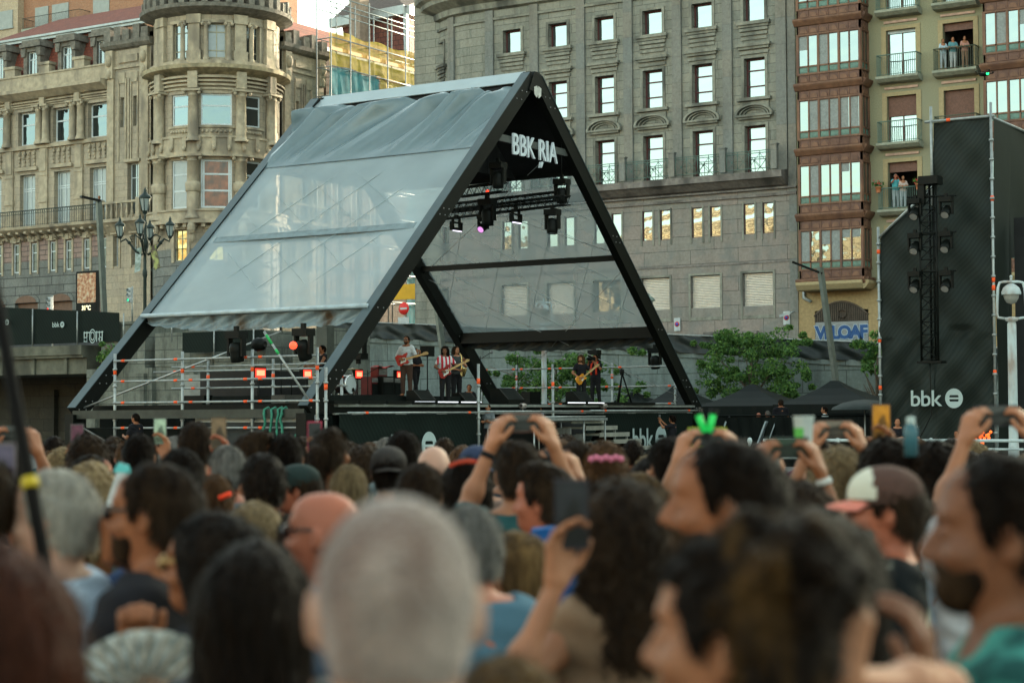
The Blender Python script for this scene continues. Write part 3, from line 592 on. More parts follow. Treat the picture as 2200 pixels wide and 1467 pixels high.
# ---------------------------------------------------------------- grey granite building
C = tag(empty('granite_building', (-50, 90, 0)), 'large grey granite building with rounded corner, pilasters and long balcony', 'building')
FC = Fac(p0=(-59.8, 90), p1=(-38.9, 90)); sC = lambda s: s+59.8
FR = Fac(c=(-59.8, 95), R_=5.0, th0=PI, th1=1.5*PI); LR = FR.L
cols = [-41.3, -44.45, -47.55, -50.65, -53.75, -56.9]
rcols = [LR-.05, LR-3.15, LR-6.2]
def holesC(a, x):
    h = [(a-.62, a+.62, 23.22, 24.6), (a-.62, a+.62, 19.05, 21.2), (a-.62, a+.62, 14.96, 17.5)]
    h += [(a-.74, a-.1, 11.6, 13.25), (a+.38, a+1.02, 11.6, 13.25), (a-.85, a+.95, 7.7, 9.5)]
    return h
for F, aa in ((FC, [sC(s) for s in cols]), (FR, rcols[1:])):
    Hs = [h for a in aa for h in holesC(a, 0)]
    m = MB(); F.wall(m, 0, F.L, 14.3, 28, [h for h in Hs if h[2] > 14], .45); part('wall', m, M_stoneC, C)
    m = MB(); F.wall(m, 0, F.L, 3.5, 14.3, [h for h in Hs if h[2] < 14], .5); part('wall', m, M_stoneCl, C)
    m = MB(); F.prof(m, -.3 if F is FR else 0, F.L+(.3 if F is FC else 0), [(0, 25.9), (.25, 26.0), (.3, 26.35), (.95, 26.7), (1.0, 26.95), (1.25, 27.1), (1.3, 27.4), (0, 27.5)])
    F.box(m, 0, F.L, 25.3, 25.45, 0, .12); F.box(m, 0, F.L, 27.5, 27.75, -.2, 1.0); F.box(m, 0, F.L, 28.55, 28.75, .5, .95)
    for k in range(int(F.L/.34)): m.lathe([(.1, 27.75), (.13, 27.95), (.06, 28.2), (.1, 28.55)], F.P(.17+k*.34, 0, .72), 6)
    for k in range(int(F.L/3.1)+1): a = min(F.L-.5, k*3.1); F.box(m, a, a+.5, 27.75, 28.6, .45, .98)
    part('cornice', m, M_trimC, C)
    m = MB(); F.box(m, 0, F.L, 13.6, 13.75, 0, .12); F.box(m, 0, F.L, 10.0, 10.1, 0, .04); F.box(m, 0, F.L, 13.95, 14.05, 0, .2)
    F.prof(m, 0 if F is FR else 0, F.L-(.5 if F is FC else 0), [(0, 14.05), (.3, 14.15), (.75, 14.45), (.9, 14.5), (.95, 14.85), (0, 14.95)]); part('balcony_slab', m, M_trimCp, C)
    pa = [x+1.56 for x in aa]+([aa[-1]-1.56] if F is FC else [])
    for a in pa:
        if a < F.L-1.3 or (F is FR and a < F.L-.2): m = MB(); F.box(m, a-.28, min(a+.28, F.L-.02), 14.96, 25.9, 0, .14); part('pilaster', m, M_stoneCp, C)
    if F is FC:
        m = MB(); F.box(m, F.L-1.1, F.L-.5, 14.96, 25.9, 0, .141); part('pilaster', m, M_stoneCp, C)
        m = MB(); F.box(m, F.L-.45, F.L, 3.5, 25.9, -.0, .06); part('corner_strip', m, M_stoneCp, C)
    for a in aa:
        m = MB()
        for z0, z1 in ((23.22, 24.6), (19.05, 21.2), (14.96, 17.5)):
            F.box(m, a-.78, a-.62, z0, z1+.14, 0, .07); F.box(m, a+.62, a+.78, z0, z1+.14, 0, .07); F.box(m, a-.62, a+.62, z1, z1+.14, 0, .07)
        F.box(m, a-.98, a+.98, 23.02, 23.2, 0, .26); F.box(m, a-.9, a+.9, 22.88, 23.02, 0, .16)
        for k in range(3): F.box(m, a-.84+.04*k, a+.84-.04*k, 22.68-.24*k, 22.84-.24*k, 0, .14-.03*k)
        F.box(m, a-1.0, a+1.0, 21.82, 21.98, 0, .28); F.box(m, a-.9, a+.9, 21.68, 21.82, 0, .18); F.box(m, a-.85, a+.85, 21.42, 21.6, 0, .1)
        F.box(m, a-1.0, a+1.0, 18.86, 19.03, 0, .26); F.box(m, a-.85, a+.85, 18.5, 18.8, 0, .12); F.box(m, a-.85, a-.7, 18.4, 18.5, 0, .14); F.box(m, a+.7, a+.85, 18.4, 18.5, 0, .14)
        F.box(m, a-.95, a+.95, 17.86, 17.98, 0, .2); F.box(m, a-1.1, a+1.1, 17.98, 18.08, 0, .3)
        for r0, r1, dd in ((.98, 1.12, .3), (.8, .88, .2), (.6, .68, .12)):
            n = 14; o = [(a+r1*math.cos(PI*k/n), 18.08+r1*.52*math.sin(PI*k/n)) for k in range(n+1)]; i_ = [(a+r0*math.cos(PI*k/n), 18.08+r0*.52*math.sin(PI*k/n)) for k in range(n, -1, -1)]
            for k in range(n): m.prism([o[k], o[k+1], i_[n-k-1], i_[n-k]], lambda x, y, d: F.P(x, y, d), 0, dd)
        for x0, x1 in ((-.84, -.74), (-.1, -.0), (.28, .38), (1.02, 1.12)): F.box(m, a+x0, a+x1, 11.3, 13.35, 0, .05)
        F.box(m, a-.97, a-.85, 7.0, 9.62, 0, .05); F.box(m, a+.95, a+1.07, 7.0, 9.62, 0, .05); F.box(m, a-.85, a+.95, 9.5, 9.62, 0, .05); F.box(m, a-.85, a+.95, 7.02, 7.2, 0, .03)
        part_z('window_surround', m, M_trimC, C, (10.5, 14.2, 18.45, 22.05))
    for i, a in enumerate(aa):
        win(F, a, 23.22, 1.24, 1.38, C, 'c1', M_winred, M_glass, rec=.36, fw=.09)
        win(F, a, 19.05, 1.24, 2.15, C, 'c2', M_winred, M_glass, bars=(.3, .7), rec=.36, fw=.09)
        win(F, a, 14.96, 1.24, 2.54, C, 'c3', M_winred, M_glass, bars=(.72,), rec=.36, fw=.09)
        for q in (-.42, .7): win(F, a+q, 11.6, .64, 1.65, C, 'c4', M_winred, M_glass, rec=.09, fw=.03)
        if F is FC and i not in (3,): win(F, a+.05, 7.7, 1.8, 1.8, C, 'c5', M_trimC, M_glassk, rec=.3, shutter=1.0, shm=M_shut)
        else: win(F, a+.05, 7.7, 1.8, 1.8, C, 'c6', M_trimC, M_glassd, rec=.3, vb=(.5,), bars=(.8,))
# long balcony: stone posts and crossed iron panels
ps = [sC(s)+1.56 for s in cols[1:]]+[sC(cols[0])+1.45, sC(cols[-1])-1.56]
ps = sorted(ps)
for a in ps: m = MB(); FC.box(m, a-.17, a+.17, 14.95, 16.25, .62, .9); FC.box(m, a-.21, a+.21, 16.25, 16.32, .58, .94); part('balcony_post', m, M_stoneCp, C)
for a0, a1 in zip(ps[:-1], ps[1:]):
    m = MB()
    b, e = a0+.2, a1-.2; d = .76
    for z in (15.05, 16.0, 15.88): m.tube([FC.P(b, z, d), FC.P(e, z, d)], .022, 4)
    for k in range(5): a = b+(e-b)*k/4; m.tube([FC.P(a, 15.05, d), FC.P(a, 16.0, d)], .02, 4)
    for k in (0, 1, 2, 3):
        x0, x1 = b+(e-b)*k/4, b+(e-b)*(k+1)/4
        m.tube([FC.P(x0, 15.07, d), FC.P(x1, 15.86, d)], .014, 4); m.tube([FC.P(x1, 15.07, d), FC.P(x0, 15.86, d)], .014, 4)
    for k in (1, 3):
        m.ball(FC.P(b+(e-b)*(k-.5)/4, 15.46, d), .06, 4)
    part('balcony_railing', m, M_iron2, C)
# ground-floor door surround, camera
p = onT(1570, 700, 89.9)
m = MB(); a = sC(p[0]); FC.box(m, a-1.6, a+1.6, 6.2, 6.35, 0, .25); FC.box(m, a-1.45, a+1.45, 6.0, 6.2, 0, .15); FC.box(m, a-1.3, a-1.0, 3.5, 6.0, 0, .12); FC.box(m, a+1.0, a+1.3, 3.5, 6.0, 0, .12); part('door_surround', m, M_trimCp, C)
m = MB(); FC.box(m, a-1.0, a+1.0, 3.5, 6.0, .004, .03)
for k in range(12): FC.box(m, a-.95+k*.16, a-.91+k*.16, 3.5, 5.9, .03, .06)
part('door', m, mat('dark_bronze_door', (.04, .033, .028), .5, metal=.4), C)
m = MB(); m.box(-64.7, -39, 91, 106, 0, 30); part('core', m, M_stoneC, C)
m = MB(); FS = Fac(p0=(-64.8, 118), p1=(-64.8, 95)); FS.wall(m, 0, 23, 3.5, 28, [], .3); part('wall', m, M_stoneC, C)

# ---------------------------------------------------------------- stucco building with timber bays
D = tag(empty('stucco_apartment_building', (-20, 90, 0)), 'olive stucco apartment building with russet timber bay windows and small balconies', 'building')
X1 = -15
FD = Fac(p0=(-38.9, 90), p1=(X1, 90)); sD = lambda s: s+38.9
H = []
for k in range(6):
    dz = 3.42*(k-3)+.0
    for cx in (-33.0, -29.95): H.append((sD(cx)-.8, sD(cx)+.8, 22.75+dz-3.42+0, 25.1+dz-3.42+.12))
H = [(a0, a1, z0+.02, z1) for a0, a1, z0, z1 in H if z0 > 8.5]
m = MB(); FD.wall(m, 0, FD.L, 8.4, 32, H, .35); part('wall', m, M_stucco, D)
arc = (-37.98, -34.98)
m = MB(); FD.wall(m, 0, FD.L, 2.5, 8.4, [(sD(arc[0]), sD(arc[1]), 2.6, 7.3), (sD(-33.6), sD(-31), 2.6, 7.3)], .35); part('wall', m, mat('ochre_ground_floor', (.28, .20, .10), .85, var=.18, vscale=6, bump=.2), D)
# arched top over the shop shutter
cx, n = (arc[0]+arc[1])/2, 12
m = MB()
for k in range(n):
    x0, x1 = arc[0]+3*k/n, arc[0]+3*(k+1)/n; f_ = lambda x: 7.0+.72*(1-((x-cx)/1.5)**2)
    m.mesh([(x0, 90.003, 7.3) if False else (x0, 89.995, 6.7), (x1, 89.995, 6.7), (x1, 89.995, f_(x1)), (x0, 89.995, f_(x0))], [(0, 1, 2, 3)])
part('fanlight', m, mat('dark_fanlight', (.05, .04, .03), .5), D)
m = MB()
for k in range(26): x = arc[0]+.06+k*.115; m.box(x-.02, x+.02, 89.93, 89.98, 6.72, 7.0+.70*(1-((x-cx)/1.5)**2))
m.tube([(arc[0]+3*k/n, 89.96, 7.02+.72*(1-((arc[0]+3*k/n-cx)/1.5)**2)) for k in range(n+1)], .06, 5)
m.lathe([(0, 0), (.22, 0), (.26, .05), (.22, .08)], (cx+.1, 89.93, 7.1), 14, axis='y'); part('fanlight_grille', m, mat('brown_grille', (.08, .06, .045), .6), D)
m = MB()
for k in range(32): m.box(arc[0]+.02, arc[1]-.02, 89.985+.03*(k % 2), 90.1, 3.9+.0875*k, 3.9+.0875*(k+1)-.004)
sh = part('roller_shutter', m, mat('pale_blue_grey_shutter', (.17, .19, .20), .4, metal=.3, var=.1), D)
M_gb = mat('graffiti_blue', (.015, .06, .17), .5, var=.1); M_gw = mat('graffiti_pale', (.26, .32, .36), .5, var=.1)
for mm, off, bo in ((M_gw, 89.976, .085), (M_gb, 89.966, .045), ):
    t_ = text('graffiti', 'VELOAF', .92, mm, None, frame_mat((cx, off, 5.82), (1, 0, 0)), .004, 'CENTER', bo, sx=.98, space=.86); wpar(t_, sh)
m = MB(); m.tube([onT(1727, 615, 89.9), onT(1727, 640, 89.9), onT(1742, 648, 89.9)], .09, 8); part('drain_pipe', m, M_zinc, D)
# timber bays
FBY = Fac(p0=(-38.35, 88.9), p1=(-34.78, 88.9)); 
def bay(s0, s1, P_):
    F = Fac(p0=(s0, 88.9), p1=(s1, 88.9)); W_ = s1-s0; SD = Fac(p0=(s1, 88.9), p1=(s1, 90.0)); SL = Fac(p0=(s0, 90), p1=(s0, 88.9))
    zf = 12.25
    for k in range(-1, 5):
        z = zf+3.45*k               # top cornice of the storey below / bottom of this one
        m = MB()
        for G, L in ((F, W_), (SD, 1.1), (SL, 1.1)):
            e = .12 if G is F else 0
            G.prof(m, -e, L+e, [(0, z-.28), (.08, z-.25), (.22, z-.05), (.25, z+.02), (.25, z+.10), (.12, z+.14), (0, z+.14)])
        part('bay_cornice', m, M_wood, P_)
        m = MB(); m2 = MB()
        for G, L, n in ((F, W_, 6), (SD, 1.1, 2), (SL, 1.1, 2)):
            G.box(m2, 0, L, z+.14, z+.62, -.1, 0); G.box(m2, 0, L, z+2.62, z+3.2, -.1, 0)
            for i in range(n):
                a0 = .12+(L-.24)*i/n; a1 = .12+(L-.24)*(i+1)/n; c = (a0+a1)/2; h = (a1-a0)/2-.05
                for zb, sg_ in ((z+.18, 1), (z+2.78, 1)):
                    m.prism([(c-h, zb), (c+h, zb)]+[(c+h*math.cos(t)*.9, zb+.05+.2*math.sin(t)) for t in np.linspace(0, PI, 7)], lambda x, y, d, G=G: G.P(x, y, d), 0, .035)
                G.box(m, a0-.015, a0+.015, z+.14, z+.6, 0, .03); G.box(m, a0-.015, a0+.015, z+2.7, z+3.15, 0, .03)
            G.box(m, 0, L, z+.56, z+.66, 0, .05); G.box(m, 0, L, z+2.66, z+2.74, 0, .05)
            for i in range(0, n+1, 2): a = .06+(L-.12)*i/n; G.box(m, a-.06, a+.06, z+.66, z+2.66, -.06, .04)
            for i in range(1, n, 2): a = .06+(L-.12)*i/n; G.box(m, a-.035, a+.035, z+.66, z+2.66, -.05, .02)
            G.box(m, .05, L-.05, z+.98, z+1.06, -.05, .02)
        part_z('bay_panel', m2, M_woodd, P_, (z+1.6,)); part('bay_frame', m, M_wood, P_)
        m = MB(); F.box(m, .08, W_-.08, z+1.06, z+2.66, -.05, -.03); SD.box(m, .08, 1.05, z+1.06, z+2.66, -.05, -.03); part('pane', m, M_glassB, P_)
        m = MB(); F.box(m, .08, W_-.08, z+.67, z+.98, -.045, -.03); SD.box(m, .08, 1.05, z+.67, z+.98, -.045, -.03); 
        for i in range(6): a = .1+(W_-.2)*i/6; F.box(m, a+.08, a+(W_-.2)/6-.03, z+.72, z+.93, -.03, -.005)
        part('bay_grille', m, mat('green_bay_glass', (.08, .15, .12), .25, var=.3, vscale=6), P_)
        m = MB()
        for i in range(6):
            if random.random() < .4: a = .12+(W_-.24)*i/6; F.box(m, a, a+(W_-.24)/6-.05, z+random.choice((1.06, 1.06, 1.9, 2.2)), z+2.66, -.029, -.026)
        m.box(s0+.02, s1-.02, 89.5, 89.52, z+.6, z+2.7); part('curtain', m, mat('pale_curtain', (.15, .165, .155), .6, var=.3, vscale=9, spec=.8), P_)
    m = MB(); z = zf-3.45
    for G, L in ((F, W_), (SD, 1.1)): G.prof(m, -.1, L, [(0, z-.5), (.1, z-.45), (.3, z-.2), (.3, z-.05), (0, z)])
    m.box(s0, s1, 88.9, 90, z-.5, z); part('bay_base', m, M_stuccot, P_)
bay(-38.35, -34.78, D)
bay(-28.3, -24.7, D)
for k in range(6):
    z = 19.28+3.46*(k-4)
    for j, cx in enumerate((-33.0, -29.95)):
        if z < 8: continue
        m = MB(); FD.prof(m, sD(cx)-1.15, sD(cx)+1.15, [(0, z-.32), (.5, z-.28), (.75, z-.12), (.78, z+.0), (0, z+.02)]); part('balcony_slab', m, M_slab, D)
        railing(FD, sD(cx)-1.08, sD(cx)+1.08, z+.02, z+1.1, .68, D, M_iron2 if not (j == 1) else mat('olive_ironwork', (.07, .085, .06), .6), .11)
        m = MB(); a = sD(cx); FD.box(m, a-1.05, a-.8, z, z+2.7, 0, .05); FD.box(m, a+.8, a+1.05, z, z+2.7, 0, .05); FD.box(m, a-.8, a+.8, z+2.5, z+2.7, 0, .05); part('window_surround', m, M_stuccot, D)
        m = MB(); FD.box(m, a-.9, a+.9, z+2.86, z+2.98, 0, .08); part('rose_string', m, mat('rose_band', (.42, .27, .21), .8), D)
        op = (k == 4 and j == 1) or (k == 2 and j == 0)
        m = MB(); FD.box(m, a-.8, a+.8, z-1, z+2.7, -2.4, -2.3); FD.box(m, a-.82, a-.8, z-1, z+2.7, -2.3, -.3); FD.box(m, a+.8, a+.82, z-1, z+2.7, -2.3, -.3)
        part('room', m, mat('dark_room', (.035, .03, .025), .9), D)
        shn = {(4, 0): .08, (3, 0): .42, (2, 0): .2, (4, 1): .16, (3, 1): .97, (2, 1): .97, (5, 0): .3}.get((k, j), .3)
        if not op: win(FD, a, z, 1.6, 2.5, D, 'fd', M_woodd, M_glass, rec=.28, vb=(.5,), fw=.07)
        m = MB(); hh_ = shn*2.5
        for q in range(int(hh_/.055)): zz = z+2.5-.055*q; FD.box(m, a-.78, a+.78, zz-.05, zz, -.22-.01*(q % 2), -.18)
        if hh_ > .06: part('roller_blind', m, M_shutb if shn > .1 else M_zinc, D)
m = MB(); m.box(-38.8, 60, 92.5, 106, 0, 31); part('core', m, M_stucco, D)  # runs on out of view to block the sun
DN = tag(empty('unseen_street_block', (20, 91, 0)), 'plain beige terrace continuing the street, unseen, added to block the sun', 'building')
m = MB(); FN = Fac(p0=(X1, 90.2), p1=(60, 90.2)); Hn = [(x-.7, x+.7, z, z+2) for x in np.arange(3, 73, 3.2) for z in (6, 9.5, 13, 16.5, 20, 23.5)]; FN.wall(m, 0, FN.L, 0, 31, Hn, .3); m.box(X1, 60, 90.6, 91, 0, 31); part('wall', m, M_stucco, DN)  # out of view, added to keep direct sun off the crowd
# sunlit houses over the river, behind the camera: the windows mirror them
M_far = masonry('golden_render', (.55, .40, .24), (.5, .37, .22), (.2, .14, .08), 3.2, 3.1, .5, stamt=.3)
for i, (x0, x1, h) in enumerate(((-190, -160, 28), (-158, -140, 22), (-138, -112, 29), (-110, -92, 24), (-90, -60, 28), (-57, -30, 23), (-28, 5, 28))):
    b = tag(empty('riverside_house', ((x0+x1)/2, -70, 0)), ['tall cream house far along the opposite bank, end of the row', 'low cream house between two tall ones on the opposite bank', 'tallest golden house of the opposite bank', 'short golden house right of the tallest one opposite', 'wide golden house with hipped roof opposite the granite building', 'low wide house opposite with sunlit front', 'house nearest the bridge on the opposite bank'][i], 'building', 'sunlit houses on the opposite bank')
    m = MB(); m.box(x0, x1, -86, -70, 0, h); part('wall', m, M_far, b)
    m = MB(); c = (x0+x1)/2; m.mesh([(x0-.5, -69.5, h), (x1+.5, -69.5, h), (x1+.5, -86.5, h), (x0-.5, -86.5, h), (x0+5, -78, h+5), (x1-5, -78, h+5)], [(0, 1, 5, 4), (1, 2, 5), (2, 3, 4, 5), (3, 0, 4)]); part('roof', m, M_far, b)
# ================================================================== river wall, bridge, pier
M_black = mat('black_metal', (.004, .005, .004), .5, metal=.0, spec=.1, var=.3, vscale=4)
M_blackc = mat('black_fabric', (.005, .007, .006), .8, spec=.08, var=.4, vscale=2, bump=.3, bscale=6)
M_conc = masonry('river_wall_blocks', (.15, .175, .16), (.125, .15, .135), (.05, .06, .05), 2.1, .95, .02, stain=(.045, .05, .045), stamt=.75, stscale=.3)
def wave(fn, nx, nz):
    """sheet from fn(u, v)"""
    v = [fn(i/nx, j/nz) for i in range(nx+1) for j in range(nz+1)]; f = []
    for i in range(nx):
        for j in range(nz): k = i*(nz+1)+j; f.append((k, k+nz+1, k+nz+2, k+1))
    return v, f
m = MB(); F = Fac(p0=(-60, 76), p1=(-6, 76))
c = np.linspace(0, 54, 28)
for a, b in zip(c[:-1], c[1:]):
    za, zb = ramp(a-60), ramp(b-60)
    m.face([F.P(a, -.2), F.P(b, -.2), F.P(b, zb), F.P(a, za)], [(a, 0), (b, 0), (b, zb), (a, za)])
    m.face([F.P(a, za), F.P(b, zb), F.P(b, zb, -.5), F.P(a, za, -.5)])
    m.face([F.P(a, za-.25, .08), F.P(b, zb-.25, .08), F.P(b, zb, .08), F.P(a, za, .08)], [(a, 9), (b, 9), (b, 9.3), (a, 9.3)]); m.face([F.P(a, za, .08), F.P(b, zb, .08), F.P(b, zb+.001, 0), F.P(a, za+.001, 0)])
tag(m.build('river_wall', M_conc), 'long pale concrete block wall holding up the street behind the stage', 'wall')
m = MB()
m.mesh(*wave(lambda u, v: (-60+54*u, 75.85-.10*math.sin(u*260+v*5)-.06*math.sin(u*97+v*9), ramp(-60+54*u)+(-.03+.82*v)+.03*math.sin(u*120)*(v == 1)), 400, 6), True)
nf = m.build('windbreak_netting', mat('black_netting', (.008, .012, .010), .6, var=.5, vscale=1.2, spec=.4)); tag(nf, 'rumpled black windbreak cloth fixed along the top of the river wall', 'netting')
m = MB(); m.tube([(-60, 75.8, ramp(-60)+.8), (-6, 75.8, ramp(-6)+.8)], .03, 5); m.build('top_rail', M_steel, nf)

M_stain = masonry('stained_concrete', (.14, .15, .125), (.11, .12, .10), (.05, .055, .045), 1.6, .62, .02, stain=(.035, .038, .03), stamt=.85, stscale=.45)
p0, p1 = onT(186, 800, 62)[0], onT(296, 700, 62)[0]
m = MB(); F = Fac(p0=(p0, 62), p1=(-48.7, 62)); L = F.L
F.box(m, 0, p1-p0+.9, -.2, 4.15, -3, 0); F.box(m, .9, p1-p0+.4, 4.15, 6.2, -3, -.05); F.box(m, .8, p1-p0+.5, 6.2, 6.34, -3, .02)
F.box(m, p1-p0+.9, L, -.2, 4.2, -3, -.25); F.box(m, p1-p0+.9, p1-p0+4.4, 4.2, 5.75, -3, -.2); F.box(m, L-2.2, L, 4.2, 5.7, -3, -.3); F.box(m, L-4.2, L-3.7, 4.2, 5.7, -3, -.25)
F.box(m, p1-p0+4.4, L-4.2, 4.2, 4.6, -3, -.3)
for k in range(4): F.box(m, .3+k*3.1, .8+k*3.1, -.2, 3.9, 0, .22)
tag(m.build('bridge_pier', M_stain), 'stained concrete bridge pier behind the left end of the stage', 'pier')
m = MB(); F = Fac(p0=(-92, 62), p1=(p0, 62)); L = F.L
F.box(m, 0, L, 4.85, 5.3, -14, .35); F.box(m, 0, L, 4.72, 4.85, -14, .25); F.box(m, 0, L, 3.95, 4.72, -14, 0)
for k in range(14): F.box(m, L-1.4-k*2.2, L-1.2-k*2.2, 3.95, 4.72, 0, .12)
tag(m.build('bridge_deck', mat('weathered_bridge_concrete', (.10, .10, .075), .9, var=.3, vscale=2, bump=.4, stain=(.05, .05, .04), stscale=.8)), 'weathered concrete bridge deck with ribbed edge beam at the far left', 'bridge')
m = MB(); F = Fac(p0=(-92, 66.5), p1=(p0+.2, 66.5)); F.box(m, 0, F.L, -.2, 4.7, -1, 0)
for k in range(5): F.box(m, F.L-1.6-k*3.1, F.L-.6-k*3.1, -.2, 3.3, 0, .3)
tag(m.build('abutment_wall', masonry('opening_dark_blocks', (.035, .034, .024), (.028, .027, .02), (.015, .014, .011), 1.3, .6, .02, stain=(.02, .02, .016), stamt=.7)), 'block wall under the bridge deck, coloured as dark as the opening', 'wall')  # darkness of the opening under the deck is put into the block colour

def banner_mat(name, c1, c2, freq, ang=.6, rough=.7, al=1.):
    m_ = bpy.data.materials.new(name); m_.use_nodes = True; n = m_.node_tree.nodes; l = m_.node_tree.links; p = n['Principled BSDF']; p.inputs['Roughness'].default_value = rough; p.inputs['Specular IOR Level'].default_value = .1
    uv = n.new('ShaderNodeUVMap'); mp = n.new('ShaderNodeMapping'); mp.inputs['Rotation'].default_value = (0, 0, ang); l.new(uv.outputs[0], mp.inputs[0])
    wv = n.new('ShaderNodeTexWave'); wv.inputs['Scale'].default_value = freq; wv.inputs['Distortion'].default_value = 0; l.new(mp.outputs[0], wv.inputs[0])
    cr = n.new('ShaderNodeMix'); cr.data_type = 'RGBA'; l.new(wv.outputs['Fac'], cr.inputs[0]); cr.inputs[6].default_value = (*c1, 1); cr.inputs[7].default_value = (*c2, 1)
    tc = n.new('ShaderNodeTexCoord'); nz = n.new('ShaderNodeTexNoise'); nz.inputs['Scale'].default_value = 1.2; l.new(tc.outputs['Object'], nz.inputs[0])
    mx = n.new('ShaderNodeMix'); mx.data_type = 'RGBA'; mx.blend_type = 'MULTIPLY'; mx.inputs[0].default_value = .5; l.new(cr.outputs[2], mx.inputs[6]); l.new(nz.outputs[0], mx.inputs[7])
    l.new(mx.outputs[2], p.inputs['Base Color'])
    if al < 1: p.inputs['Alpha'].default_value = al
    return m_
M_ban = banner_mat('dark_striped_banner', (.003, .008, .006), (.008, .015, .012), 2.2, 2.5)
M_logo = mat('pale_print', (.30, .37, .36), .7, var=.05)
def bbk(P_, mw, size, mm=None, dark=None, name='logo'):
    """lowercase bbk and an oval with two slots"""
    mm = mm or M_logo; e = []
    e.append(text(name, 'bbk', size*1.30, mm, P_, mw @ Matrix.Translation((0, 0, 0)), .003, 'LEFT', size*.012, sx=1.02, space=.93))
    m = MB(); cx, cy, rx, ry = size*2.62, size*.42, size*.52, size*.56; n = 28
    out = [(cx+rx*math.cos(2*PI*k/n), cy+ry*math.sin(2*PI*k/n)) for k in range(n)]
    hx, hy = rx*.52, ry*.33
    def fx(a, b, d): return tuple(mw @ Vector((a, b, d)))
    # ring of quads between the oval and a rectangle, with a bar across the rectangle
    inn = []
    for k in range(n):
        c, s_ = math.cos(2*PI*k/n), math.sin(2*PI*k/n); q = 1/max(abs(c)/hx, abs(s_)/hy, 1e-6); inn.append((cx+q*c, cy+q*s_))
    for k in range(n): m.prism([out[k], out[(k+1) % n], inn[(k+1) % n], inn[k]], fx, -.003, .003)
    m.prism([(cx-hx, cy-hy*.28), (cx+hx, cy-hy*.28), (cx+hx, cy+hy*.28), (cx-hx, cy+hy*.28)], fx, -.003, .004)
    m.build(name, mm, P_)
# fence banner on the bridge
m = MB(); F = Fac(p0=(-92, 61.9), p1=(-60.95, 61.9)); zt = lambda s: 6.80-.069*(s+61.58)
v, f = wave(lambda u, vv: (-92+31.05*u, 61.9+.03*math.sin(u*90+vv*3), 5.42+(zt(-92+31.05*u)-5.42)*vv), 120, 4); m.mesh(v, f, True)
fb = m.build('fence_banner', M_ban); tag(fb, 'dark striped fence banner with small white logos along the bridge', 'banner')
for k in range(10): m = MB(); s = onT(70, 700, 61.8)[0]+3.02*(k-6)+.0; m.tube([(s, 61.8, 5.3), (s, 61.8, zt(s)-.02)], .035, 6); m.build('fence_post', M_steel, fb)
for px, py in ((112, 703), (-6, 698), (-120, 695)): p = onT(px, py, 61.8); bbk(fb, frame_mat((p[0], 61.8, p[2]), (1, 0, 0)), .26)
p = onT(180, 735, 61.8); mw = frame_mat((p[0], 61.8, p[2]), (1, 0, 0))
m = MB()
def fx(a, b, d): return tuple(mw @ Vector((a, b, d)))
for q in (0, .18, .82, 1.0, 1.18): m.prism([(q, 0), (q+.05, 0), (q+.05, .5), (q, .5)], fx, -.003, .004)
for q in (0, .72): m.prism([(q, .42), (q+.55, .42), (q+.55, .47), (q, .47)], fx, -.004, .005)
for rr in (.27, .17):
    n = 20
    for k in range(n):
        a, b = 2*PI*k/n, 2*PI*(k+1)/n; m.prism([(.57+rr*.8*math.cos(a), .27+rr*1.25*math.sin(a)), (.57+rr*.8*math.cos(b), .27+rr*1.25*math.sin(b)), (.57+(rr-.04)*.8*math.cos(b), .27+(rr-.04)*1.25*math.sin(b)), (.57+(rr-.04)*.8*math.cos(a), .27+(rr-.04)*1.25*math.sin(a))], fx, -.003, .004)
for q in (.12, 1.08):
    for k in range(12):
        a, b = 2*PI*k/12, 2*PI*(k+1)/12; m.prism([(q+.12*math.cos(a), .12+.12*math.sin(a)), (q+.12*math.cos(b), .12+.12*math.sin(b)), (q+.08*math.cos(b), .12+.08*math.sin(b)), (q+.08*math.cos(a), .12+.08*math.sin(a))], fx, -.003, .004)
m.build('emblem', M_logo, fb)
# second banner over the pier
m = MB(); p, q = onT(392, 717, 61.6), onT(568, 755, 61.6); v, f = wave(lambda u, vv: (p[0]+(q[0]-p[0])*u, 61.6, q[2]+(p[2]-q[2])*vv+.05), 10, 3); m.mesh(v, f)
fb2 = m.build('fence_banner', M_ban); tag(fb2, 'short dark fence banner above the pier, seen under the canopy', 'banner')
m = MB()
for px in (460, 545): s = onT(px, 720, 61.5)[0]; m.tube([(s, 61.5, q[2]-.2), (s, 61.5, p[2]+.15)], .035, 6)
m.build('fence_post', M_steel, fb2)

